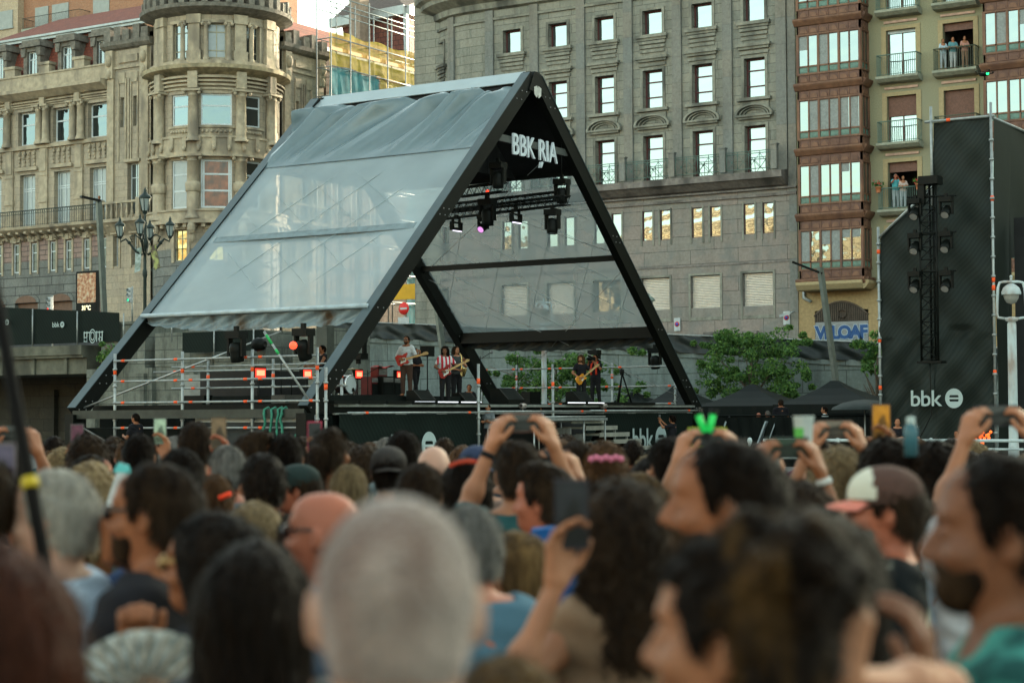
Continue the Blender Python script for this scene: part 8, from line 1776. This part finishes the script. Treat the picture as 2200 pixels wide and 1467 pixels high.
nr(1240, 950, 8.4, -10, 'short-haired man turned slightly right near the steps', 'short', 'brown', col=(.05, .06, .05), skin=0)
nr(1300, 962, 8.3, 0, 'curly ginger head with a pink hair scrunchie', 'curly', 'chestnut', col=(.2, .05, .1), sex='f', skin=0)
nr(1398, 985, 7.8, 12, 'woman with sleek dark hair and a small silver clip', 'long', 'black', sex='f', col=(.03, .04, .04), skin=0)
nr(1435, 942, 7.6, 25, 'dark-haired man left of the tall profile', 'short', 'black', col=(.04, .05, .05), skin=0)
nr(1500, 985, 7.0, 0, 'person filming behind the tall man in profile', 'short', 'black', col=(.05, .05, .05), skin=0, phone_at=(1520, 938, 6.9, 'land', 'phone with a lime strap held sideways right of the steps', (.02, .04, .04), (.30, .36, .03)))
nr(1800, 970, 7.4, 0, 'person with blond braids filming', 'wavy', 'blond', sex='f', col=(.1, .1, .1), skin=0, phone_at=(1792, 922, 7.3, 'land', 'silver-edged phone held sideways left of the orange screen', (.10, .09, .07), (.12, .09, .07)))
nr(1905, 955, 7.0, 0, 'dark round head below the orange phone screen', 'curly', 'black', col=(.05, .05, .05), skin=0, phone_at=(1893, 908, 6.9, 'port', 'phone with a glowing orange screen held upright', (.30, .13, .012), (.03, .02, .02)))
nr(547, 1082, 6.0, 8, 'woman with long straight blond hair, back turned', 'long', 'blond', sex='f', col=(.2, .12, .03), skin=0)
nr(462, 1022, 7.8, 0, 'light brown head with a red and white hair clip below it', 'short', 'chestnut', col=(.05, .2, .1), skin=0)
nr(20, 962, 8.5, 10, 'person at the far left with both arms raised filming', 'short', 'black', col=(.1, .05, .05), skin=1, phone_at=(30, 930, 8.3, 'land', 'black phone held sideways at the far left', None, (.015, .02, .02)))
nr(190, 944, 9.8, 5, 'curly brown head with a small phone beside it', 'curly', 'brown', col=(.1, .1, .08), skin=1, phone_at=(166, 940, 9.6, 'port', 'small phone with a pink glow beside curly brown hair', (.06, .02, .035), (.06, .06, .06), 'L'))
nr(300, 934, 10.2, 0, 'dark head left of two lit phones', 'short', 'black', col=(.03, .03, .03), skin=0, phone_at=(344, 926, 10.0, 'port', 'phone with a pale green lit screen left of the boy', (.20, .28, .20), (.05, .05, .05)))
nr(648, 1100, 5.8, 15, 'person with dark brown hair beside the bald man', 'short', 'brown', col=(.05, .04, .03), skin=1)
nr(1650, 1012, 6.6, -15, 'dark wavy head right of the tall man in profile', 'wavy', 'brown', sex='f', col=(.04, .04, .04), skin=1)
# held things
p = at(255, 1052, 6.6); E = tag(empty('paper_fan', tuple(p), YAW), 'white paper sheet with turquoise edge held up beside the woman in profile', 'paper')
m = MB(); m.prism([(-.06, -.10), (.07, -.09), (.035, .09), (.005, .10)], lambda a, b, d: (a, d, b), -.002, .002); m.build('sheet', cmat('white_paper', (.40, .44, .44)), E); m = MB(); m.prism([(-.02, .065), (.045, .06), (.035, .09), (.0, .10)], lambda a, b, d: (a, d, b), -.004, .004); m.build('edge', cmat('turquoise_edge', (.1, .4, .4)), E)
p = at(318, 1450, 3.72); E = tag(empty('folding_fan', tuple(p), YAW), 'cream patterned folding fan at the bottom left', 'fan'); E.scale = (1.25,)*3; m = MB(); n = 22
for k in range(n):
    a0, a1 = R(150-112*k/n), R(150-112*(k+1)/n); q = .006*(1 if k % 2 else -1)
    m.mesh([(.03*math.cos(a0), -q, .03*math.sin(a0)-.03), (.165*math.cos(a0), -q, .165*math.sin(a0)-.09), (.165*math.cos(a1), q, .165*math.sin(a1)-.09), (.03*math.cos(a1), q, .03*math.sin(a1)-.03)], [(0, 1, 2, 3)])
m.build('fan_leaf', twotone('cream_print', (.22, .24, .22), (.42, .44, .41), 30), E)
m = MB()
for k in range(0, n+1, 2): a0 = R(150-112*k/n); m.tube([(-.02, -.008, -.06), (.16*math.cos(a0), -.008, .16*math.sin(a0)-.09)], .0025, 4)
m.build('ribs', cmat('fan_rib', (.25, .22, .17)), E)
p0, p1 = at(-8, 640, 4.0), at(100, 1230, 3.75); m = MB(); d_ = (p1-p0)/np.linalg.norm(p1-p0); e0 = p0-d_*.25; e1 = p1+d_*(p1[2]/abs(d_[2]))*.98; m.tube([e0, p1, e1], .015, 10); o = m.build('pole', mat('black_pole', (.005, .0045, .004), .7, spec=.03)); tag(o, 'black pole with a yellow tape band leaning at the left edge', 'pole')
pt = at(58, 1028, 3.8); m = MB(); pm = p0+d_*np.dot(pt-p0, d_); m.tube([pm-d_*.012, pm+d_*.012], .0185, 10); m.build('yellow_band', mat('yellow_tape', (.30, .22, .008), .5), o)
p = at(1727, 928, 6.4); E = tag(empty('plastic_cup', tuple(p)), 'white plastic cup with green print held up between phones', 'cup'); m = MB(); m.lathe([(.026, -.06), (.036, .05), (.038, .055), (.036, .057)], (0, 0, 0), 16); m.build('cup', cmat('white_cup', (.32, .36, .34)), E); m = MB(); m.lathe([(.031, -.035), (.0345, .015)], (0, 0, 0), 16, a0=-2.6, a1=-1.2); m.build('print', cmat('green_print', (.08, .3, .06)), E)
for k, (px, dx) in enumerate(((1507, -.35), (1528, .25))):
    p = at(px, 908, 6.0); m = MB(); d2 = CAMR*dx+UPV; d2 /= np.linalg.norm(d2); m.tube([p-d2*.032, p+d2*.028], .011, 10); o = m.build('light_stick', mat('green_glow', (.01, .25, .05), .4, emit=(.02, .85, .12), estr=.06)); tag(o, ['left stick of the glowing green pair', 'right stick of the glowing green pair'][k]+' before the right stage leg', 'light stick', 'glowing green sticks'); m = MB(); m.tube([p+d2*.028, p+d2*.045], .013, 8); m.tube([p-d2*.06, p-d2*.032], .012, 8); m.build('cap', M_black, o)
p = at(1957, 930, 6.2); E = tag(empty('water_bottle', tuple(p)), 'dark teal water bottle with pale cap held up at the right', 'bottle'); E.scale = (.72,)*3; m = MB(); m.lathe([(.0, -.11), (.032, -.11), (.034, 0), (.03, .03), (.016, .05)], (0, 0, 0), 14); m.build('bottle', mat('teal_bottle', (.03, .09, .11), .3), E); m = MB(); m.lathe([(.02, .045), (.022, .075), (0, .08)], (0, 0, 0), 12); m.build('lid', cmat('pale_lid', (.3, .36, .34)), E)
p = at(573, 1062, 6.0)
# backpack strap patch and headband, scrunchie, clip as small own things worn in hair
p = at(486, 1070, 7.6); m = MB(); m.tube([p-CAMR*.03, p+CAMR*.02+UPV*.02], .012, 6); tag(m.build('hair_clip', cmat('red_clip', (.6, .05, .02))), 'red and white hair clip behind the light brown head', 'hair clip')
p = at(1302, 986, 8.1); m = MB(); [m.ball(tuple(p+CAMR*.022*(k-3)+UPV*.006*(k % 2)), .016, 4) for k in range(7)]; tag(m.build('hair_scrunchie', cmat('rose_scrunchie', (.4, .12, .18))), 'pink hair scrunchie on the curly ginger head', 'scrunchie')
p = at(1006, 991, 7.7); m = MB(); [m.ball(tuple(p+CAMR*.018*(k-4)-UPV*.002*(k-4)**2*.5), .012, 4) for k in range(9)]; tag(m.build('headband', cmat('red_headband', (.3, .04, .02))), 'red flowered headband on the long dark hair', 'headband')
p = at(1178, 1235, 5.9); m = MB(); m.prism([(-.09, -.22), (.10, -.24), (.12, .05), (.05, .16), (-.05, .15), (-.10, .02)], lambda a, b, d: tuple(p+CAMR*a+UPV*b+CAMF*d), -.06, .06); tag(m.build('backpack', cmat('blue_backpack', (.007, .055, .17))), 'bright blue backpack between the grey-haired man and the filming woman', 'backpack')

# --- crowd further back: a set of people, copied
PROTO = []
SH = [(.008, .008, .009), (.02, .025, .03), (.15, .18, .20), (.07, .015, .015), (.012, .025, .06), (.07, .07, .065), (.035, .045, .025), (.13, .10, .07), (.22, .26, .28), (.05, .01, .025), (.01, .05, .055), (.12, .05, .02)]
SHN = ['black', 'charcoal', 'pale grey', 'maroon', 'navy', 'mid grey', 'olive', 'sand', 'white', 'burgundy', 'teal', 'rust']
spec = [('short', 'chestnut', 'm', 0), ('short', 'brown', 'm', 1), ('curly', 'brown', 'm', 0), ('long', 'chestnut', 'f', 1), ('long', 'brown', 'f', 0), ('wavy', 'chestnut', 'f', 0), ('bun', 'black', 'f', 1), ('pony', 'brown', 'f', 0), ('fade', 'black', 'm', 1), ('thin', 'grey', 'm', 2), ('short', 'grey', 'm', 0), ('quiff', 'brown', 'm', 0), ('wavy', 'blond', 'f', 0), ('curly', 'black', 'f', 1), ('long', 'honey', 'f', 0), ('short', 'chestnut', 'm', 2)]
sn = {'short': 'short', 'curly': 'curly', 'long': 'long', 'wavy': 'wavy', 'bun': 'knotted', 'pony': 'ponytailed', 'fade': 'cropped', 'thin': 'thinning', 'quiff': 'swept-up'}
for st_, hc_, sx_, sk_ in spec:
    o = make_person(st_, 'down', res=.013, sex=sx_, hair=hc_, skin=sk_); PROTO.append(o)
rg = np.random.RandomState(11); d = 6.0; cnt = 0; rows = 0; used = [0]*len(PROTO)
where = lambda px: 'far left' if px < 250 else 'left' if px < 600 else 'centre left' if px < 950 else 'centre' if px < 1250 else 'centre right' if px < 1600 else 'right' if px < 1950 else 'far right'
LS = {}
while d < 15.6:
    px = -40+rg.uniform(0, 30)
    while px < 2250:
        step = .50*FPX/d
        if not any(abs(px-x)*dd/FPX < .27 and abs(dd-d) < .62 for x, dd in NEAR):
            k = rg.randint(len(PROTO)); c = rg.randint(len(SH)); ht = rg.normal(1.66, .06) if spec[k][2] == 'm' else rg.normal(1.585, .05); ht = min(ht, 1.76 if rg.rand() < .12 else 1.70)
            if d < 8: ht = min(ht, 1.72)
            if d > 10: ht = min(ht, 1.85-rg.uniform(43, 62)*d/FPX)
            dd = d+rg.uniform(-.2, .2); lx = px
            # pixel height of the crown for that stature
            y0 = 892+(1.85-ht)*FPX/dd
            O = PROTO[k] if used[k] == 0 else copy_tree(PROTO[k]); used[k] += 1
            yaw = rg.normal(-4 if px < 1100 else 6, 14)+(0 if rg.rand() > .12 else rg.choice([-70, 75]))
            lab = '%s %s-haired head above a %s top, %s, %s row' % (sn[spec[k][0]], hc_ if False else {'honey': 'honey', 'red': 'auburn'}.get(spec[k][1], spec[k][1]), SHN[c], where(px), 'nearer' if d < 8.5 else 'middle' if d < 11 else 'farthest')
            n_ = LS.get(lab, 0); LS[lab] = n_+1
            if n_: lab = lab.replace(' head', ' head '+['', 'beside a similar one', 'right of its twin', 'rightmost alike'][min(n_, 3)])
            place(O, lx, y0, dd, yaw, lab, shirtcol=SH[c]); cnt += 1
        px += step*rg.uniform(.85, 1.25)
    d += .58+.02*d
print('near', NP[0], 'fill', cnt)

# ================================================================== people on the stage and around
def on_stage(px, ytop, s, yaw, base, label, cat_group='musicians on the stage', t=None, **kw):
    p = onS(px, ytop, s) if t is None else onT(px, ytop, t); O = make_person(**kw); sc_ = (p[2]-base)/1.755; O.scale = (sc_,)*3; O.location = (p[0], p[1], base); O.rotation_euler = (0, 0, YAW+R(yaw)); tag(O, label, 'person', cat_group); return O
def child_space(O, name, mb, m_): return mb.build(name, m_, O)
def guitar(O, label, bodycol, c, nd, lp=False, guard=(.5, .5, .45), sz=1.):
    """electric guitar hung on the player: c body centre, nd direction of the neck, in the player's space; its own thing"""
    nd = Vector(nd).normalized(); up = Vector((0, .25, 1)); up = (up-nd*up.dot(nd)).normalized(); out = nd.cross(up); 
    if out.y < 0: out = -out
    E = empty('electric_guitar'); tag(E, label, 'guitar', 'electric guitars played on stage')
    M_ = Matrix(((nd[0], up[0], out[0], c[0]), (nd[1], up[1], out[1], c[1]), (nd[2], up[2], out[2], c[2]), (0, 0, 0, 1)))
    bpy.context.view_layer.update(); E.matrix_world = O.matrix_world @ M_
    def fx(a, b, d): return (a, b, d)
    out_s = [(-.21, .03), (-.20, .13), (-.12, .175), (-.03, .15), (.03, .125), (.10, .16), (.19, .175), (.20, .13), (.13, .06), (.11, .0), (.14, -.07), (.17, -.12), (.11, -.15), (.03, -.12), (-.03, -.14), (-.12, -.17), (-.20, -.12)]
    out_l = [(-.21, 0), (-.19, .13), (-.10, .17), (-.02, .13), (.05, .11), (.12, .135), (.17, .10), (.16, .04), (.13, .0), (.17, -.06), (.19, -.11), (.13, -.12), (.06, -.10), (0, -.12), (-.10, -.17), (-.19, -.13)]
    m = MB(); m.prism([(a*sz, b*sz) for a, b in (out_l if lp else out_s)], fx, -.022, .022); m.build('body', bodycol, E)
    m = MB(); m.prism([(-.10, -.10), (.08, -.08), (.12, -.02), (.10, .05), (.02, .06), (-.06, .0)] if not lp else [(-.02, -.10), (.08, -.06), (.09, -.02), (-.02, -.03)], fx, .023, .027); m.build('pickguard', cmat('guard_%.1f' % guard[0], guard), E)
    m = MB(); m.box(.10, .66*sz, -.026, .026, .008, .030); m.build('neck', mat('maple_neck', (.40, .27, .12), .4), E); m = MB(); m.prism([(.655*sz, -.03), (.82*sz, -.045), (.85*sz, .0), (.80*sz, .045), (.70*sz, .05), (.655*sz, .028)], fx, .0, .02); m.build('headstock', MATS['maple_neck'], E)
    m = MB(); m.box(-.09, -.06, -.04, .04, .027, .036); m.box(.0, .025, -.035, .035, .027, .034); m.box(.06, .08, -.035, .035, .027, .034); m.build('bridge', M_chr, E)
    return E
GB = DZ+.25
m = MB(); m.box(-36.6, -32.5, 41.0, 48.2, DZ+.002, GB); tag(m.build('drum_riser', M_blackc), 'low black riser under the drums and the lead guitarist', 'riser')
ga = lambda: {'L': ((-.34, .10, 1.14), (-.50, .27, 1.22), ((-.2, .35, .9), (.5, .5, .2), (.3, .2, 1), .9)), 'R': ((.32, -.02, 1.12), (.14, .21, 1.08), ((-.9, .15, -.2), (0, -1, 0), (0, 0, 1), .5))}
g1 = on_stage(873, 722, -33, 165, GB, 'guitarist in grey shirt, brown trousers and sunglasses playing a red guitar', style='short', hair='brown', arms=ga(), res=.012, beard=True, glasses=True, shirt=cmat('pale_grey_shirt', (.32, .34, .34)), legs=cmat('brown_trousers', (.045, .025, .018)), skin=1, shirt_len=.33, stance=.04)
guitar(g1, 'red guitar with cream scratchplate held by the guitarist in grey', mat('red_lacquer', (.35, .04, .03), .25, coat=.5, var=.05), (.05, .18, 1.06), (-.95, .12, .22))
g1b = on_stage(893, 748, -34.2, 230, GB, 'person in black cropped trousers stepping behind the guitarist', style='short', hair='black', arms={'L': ((-.26, .06, 1.13), (-.12, .25, 1.12)), 'R': ((.26, .06, 1.13), (.12, .25, 1.12))}, res=.013, shirt=cmat('black_tee', (.008, .008, .010)), legs=cmat('black_trousers', (.010, .010, .011)), skin=1, stance=.16)
g2 = on_stage(956, 745, -32.4, 200, DZ, 'guitarist in red and white striped shirt with dark wavy hair', style='wavy', hair='black', arms={'L': ((-.34, .12, 1.16), (-.52, .26, 1.28), ((-.2, .35, .9), (.5, .5, .2), (.3, .2, 1), .9)), 'R': ((.32, .0, 1.14), (.16, .22, 1.0), ((-.9, .15, -.2), (0, -1, 0), (0, 0, 1), .5))}, res=.012, shirt=twotone('red_white_stripes', (.34, .02, .03), (.42, .42, .42), 2.6, 'stripe'), legs=cmat('black_trousers', (.010, .010, .011)), skin=3, headyaw=-.5)
guitar(g2, 'dark red guitar held by the striped shirt guitarist', mat('cherry_lacquer', (.22, .02, .015), .25, coat=.5, var=.05), (.06, .19, .98), (-.88, .12, .45))
g3 = on_stage(980, 744, -33.2, 215, DZ, 'long-haired saxophonist in a dark grey t-shirt', style='long', hair='brown', arms={'L': ((-.27, .12, 1.15), (-.06, .30, 1.22)), 'R': ((.27, .10, 1.10), (.06, .28, 1.02))}, res=.012, shirt=cmat('charcoal_tee', (.035, .04, .04)), legs=cmat('black_trousers', (.010, .010, .011)), skin=0)
E = empty('saxophone'); tag(E, 'brass saxophone held by the long-haired player', 'saxophone'); bpy.context.view_layer.update(); E.matrix_world = g3.matrix_world
m = MB(); m.tube([(0, .13, 1.56), (0, .20, 1.54), (.0, .27, 1.48), (.0, .30, 1.38), (.0, .30, 1.10), (.0, .29, .92), (.0, .33, .85), (.0, .40, .86), (.0, .43, .95), (.0, .45, 1.08)], [.008, .010, .014, .018, .024, .034, .038, .042, .055, .085], 10, cap=False); m.build('tube', mat('brass', (.55, .38, .14), .25, metal=.9, var=.05), E)
m = MB(); [m.ball((.03*(1 if k % 2 else -1), .33, 1.4-.05*k), .016, 3) for k in range(10)]; m.build('keys', MATS['brass'], E)
g4 = on_stage(1248, 764, -32.9, 200, DZ, 'guitarist in black with long curly brown hair and beard', style='curlylong', hair='chestnut', arms={'L': ((-.34, .12, 1.20), (-.44, .27, 1.38), ((-.2, .35, .9), (.5, .5, .2), (.3, .2, 1), .9)), 'R': ((.32, -.02, 1.14), (.18, .22, .98), ((-.9, .15, -.2), (0, -1, 0), (0, 0, 1), .5))}, res=.012, beard=True, shirt=cmat('black_tee', (.008, .008, .010)), legs=cmat('black_trousers', (.010, .010, .011)), skin=0, headyaw=-.7)
guitar(g4, 'sunburst orange guitar held by the guitarist in black', mat('sunburst_lacquer', (.55, .22, .02), .2, coat=.6, var=.3, vscale=5), (.08, .20, .93), (-.78, .12, .62), lp=True)
g5 = on_stage(1279, 762, -33.4, 150, DZ, 'cameraman in black with a red harness filming the guitarist', 'crew around the stage', style='short', hair='black', arms={'L': ((-.27, .14, 1.25), (-.06, .30, 1.52)), 'R': ((.27, .16, 1.25), (.08, .32, 1.52))}, res=.012, shirt=cmat('black_tee', (.008, .008, .010)), legs=cmat('black_trousers', (.010, .010, .011)), skin=1, stance=.08, glasses=True)
m = MB(); [m.tube([(q*.10, .135, 1.05), (q*.11, .15, 1.25), (q*.10, .10, 1.42), (q*.08, -.02, 1.49)], .035, 6) for q in (-1, 1)]; m.build('red_harness', cmat('red_harness', (.5, .04, .02)), g5)
E = empty('video_camera'); tag(E, 'black shoulder video camera aimed at the guitarist', 'camera'); bpy.context.view_layer.update(); E.matrix_world = g5.matrix_world
m = MB(); m.box(-.06, .06, .12, .42, 1.54, 1.68); m.build('body', M_black, E); m = MB(); m.lathe([(.045, -.58), (.055, -.50), (.05, -.42)], (0, 0, 1.6), 12, axis='y'); m.build('lens', M_black, E)
g6 = on_stage(692, 742, -34.6, 120, DZ+.05, 'drummer in a black sleeveless top leaning over the kit', style='short', hair='black', arms={'L': ((-.28, .16, 1.18), (-.14, .42, 1.08)), 'R': ((.30, .12, 1.16), (.20, .42, 1.12))}, res=.012, shirt=cmat('black_tee', (.008, .008, .010)), legs=cmat('black_trousers', (.010, .010, .011)), skin=1, sleeveless=True)
g7 = on_stage(1444, 893, -29.5, 60, 0, 'photographer in black raising a phone near the right stage leg', 'crew around the stage', style='curly', hair='black', arms={'L': ((-.24, .24, 1.36), (-.06, .42, 1.52)), 'R': ((.24, .26, 1.34), (.02, .42, 1.60))}, res=.012, shirt=cmat('black_tee', (.008, .008, .010)), legs=cmat('black_trousers', (.010, .010, .011)), skin=0)
bpy.context.view_layer.update(); q = g7.matrix_world @ Vector((-.02, .46, 1.72)); phone(tuple(q), UPV, -CAMR, 'black gimbal phone held by the photographer', None, (.012, .012, .012), group='phones and cameras of the crew')
BB = dict(legs=cmat('black_trousers', (.010, .010, .011)), res=.014)
on_stage(291, 888, 0, 60, 0, 'stagehand in black bending behind the left base beam', 'crew around the stage', t=38.0, style='short', hair='black', pose='chat', shirt=cmat('black_tee', (.008, .008, .010)), skin=1, **BB)
on_stage(1677, 858, 0, 10, .5, 'broad man in black walking away before the marquees', 'crew around the stage', t=61.5, style='short', hair='brown', pose='down', shirt=cmat('black_tee', (.008, .008, .010)), skin=1, build=1.2, **BB)
on_stage(1771, 873, 0, 70, .3, 'man with a white collar sitting low before the black marquee', 'crew around the stage', t=61.5, style='short', hair='black', pose='down', shirt=cmat('white_tee', (.4, .44, .44)), skin=0, **BB)
on_stage(1630, 886, 0, -20, .15, 'bald man seated left of the broad man in black', 'crew around the stage', t=61.4, style=None, hair='black', pose='down', shirt=cmat('pale_tee', (.40, .46, .48)), skin=2, **BB)
on_stage(1649, 882, 0, 20, .15, 'man in a grey cap with pale phone beside the seated bald man', 'crew around the stage', t=61.5, style='thin', hair='grey', pose='chat', shirt=cmat('charcoal_tee', (.035, .04, .04)), skin=2, **BB)
for k, (px, y, t, yaw, sk, lab) in enumerate(((1928, 898, 50, 170, 0, 'security man in black cap left of the hanging cable'), (1957, 898, 50, 150, 0, 'man in black with folded arms right below the cable'), (2104, 905, 49, 120, 0, 'man in black behind the white railing, near the beacons'), (2055, 925, 48.5, 150, 1, 'crew member in black beside the railing post'))):
    on_stage(px, y, 0, yaw, 0, lab, 'crew around the stage', t=t, style='short', hair='black', pose='fold', shirt=cmat('black_tee', (.008, .008, .010)), skin=sk, **BB)
for k, (px, y, s, yaw) in enumerate(((1048, 868, S0+.35, 160), (1160, 870, S0+.2, 110))):
    on_stage(px, y, s, yaw, .62, ['technician crouching at the foot of the orange-banded pole', 'technician leaning on the stage edge below the lamp post'][k], 'crew around the stage', style='short', hair='brown', pose='fold', shirt=cmat('grey_tee', (.14, .16, .17)), skin=0, **BB)
on_stage(1008, 826, S0-7.2, 180, 1.2, 'dark-haired person sitting behind the deck, by the rear leg', 'crew around the stage', style='short', hair='black', pose='chat', shirt=cmat('black_tee', (.008, .008, .010)), skin=1, **BB)
# watchers on the balconies
def watcher(px, ytop, t, base, label, shirt, style='short', hair='brown', sex='m', skin=0, yaw=180, pose='fold', legs=None):
    p = onT(px, ytop, t); O = make_person(style, pose, hair=hair, sex=sex, skin=skin, shirt=shirt, res=.015, legs=legs or cmat('pale_skirt', (.3, .33, .35))); sc_ = (p[2]-base)/1.755; O.scale = (sc_,)*3; O.location = (p[0], t, base); O.rotation_euler = (0, 0, YAW+R(yaw)); tag(O, label, 'person', 'people watching from windows and balconies')
zb4 = 19.28+.05; zb2 = 19.28-3.46*2+.05
watcher(2026, 84, 89.6, zb4, 'woman in a long pale blue dress on the upper balcony, leftmost', cmat('pale_blue_top', (.3, .38, .42)), 'bun', 'black', 'f')
watcher(2047, 80, 89.65, zb4, 'man in teal shirt and white shorts on the upper balcony, middle', cmat('teal_shirt', (.08, .2, .22)), legs=cmat('white_shorts', (.4, .42, .42)))
watcher(2072, 78, 89.6, zb4, 'woman in a pink top on the upper balcony, rightmost', cmat('salmon_top', (.35, .18, .14)), 'bun', 'brown', 'f', legs=cmat('floral_skirt', (.2, .12, .08)))
watcher(1924, 374, 89.6, zb2, 'man in turquoise shirt filming on the lower balcony', cmat('turquoise_shirt', (.06, .26, .28)), hair='grey', pose='phone_face', skin=2)
watcher(1940, 378, 89.55, zb2, 'woman in a pale blouse leaning on the lower balcony rail', cmat('pale_blouse', (.38, .30, .26)), 'bun', 'honey', 'f')
zb = 12.25+3.45*2+.62
watcher(2142, 70, 89.3, zb-.6, 'man in a blue shirt leaning out of the right bay window', cmat('blue_grey_tee', (.065, .125, .165)), hair='grey')
watcher(2162, 65, 89.35, zb-.6, 'person in a dark red top in the right bay window', cmat('maroon_top', (.15, .02, .02)), hair='brown')
watcher(2189, 58, 89.3, zb-.6, 'older man in a khaki shirt at the right bay window', cmat('khaki_shirt', (.2, .18, .11)), 'thin', 'grey')
p = onT(213, 420, 89.25); watcher(213, 421, 89.4, 15.3, 'man in a blue shirt leaning on the long iron balcony', cmat('blue_shirt', (.06, .12, .28)), hair='brown')
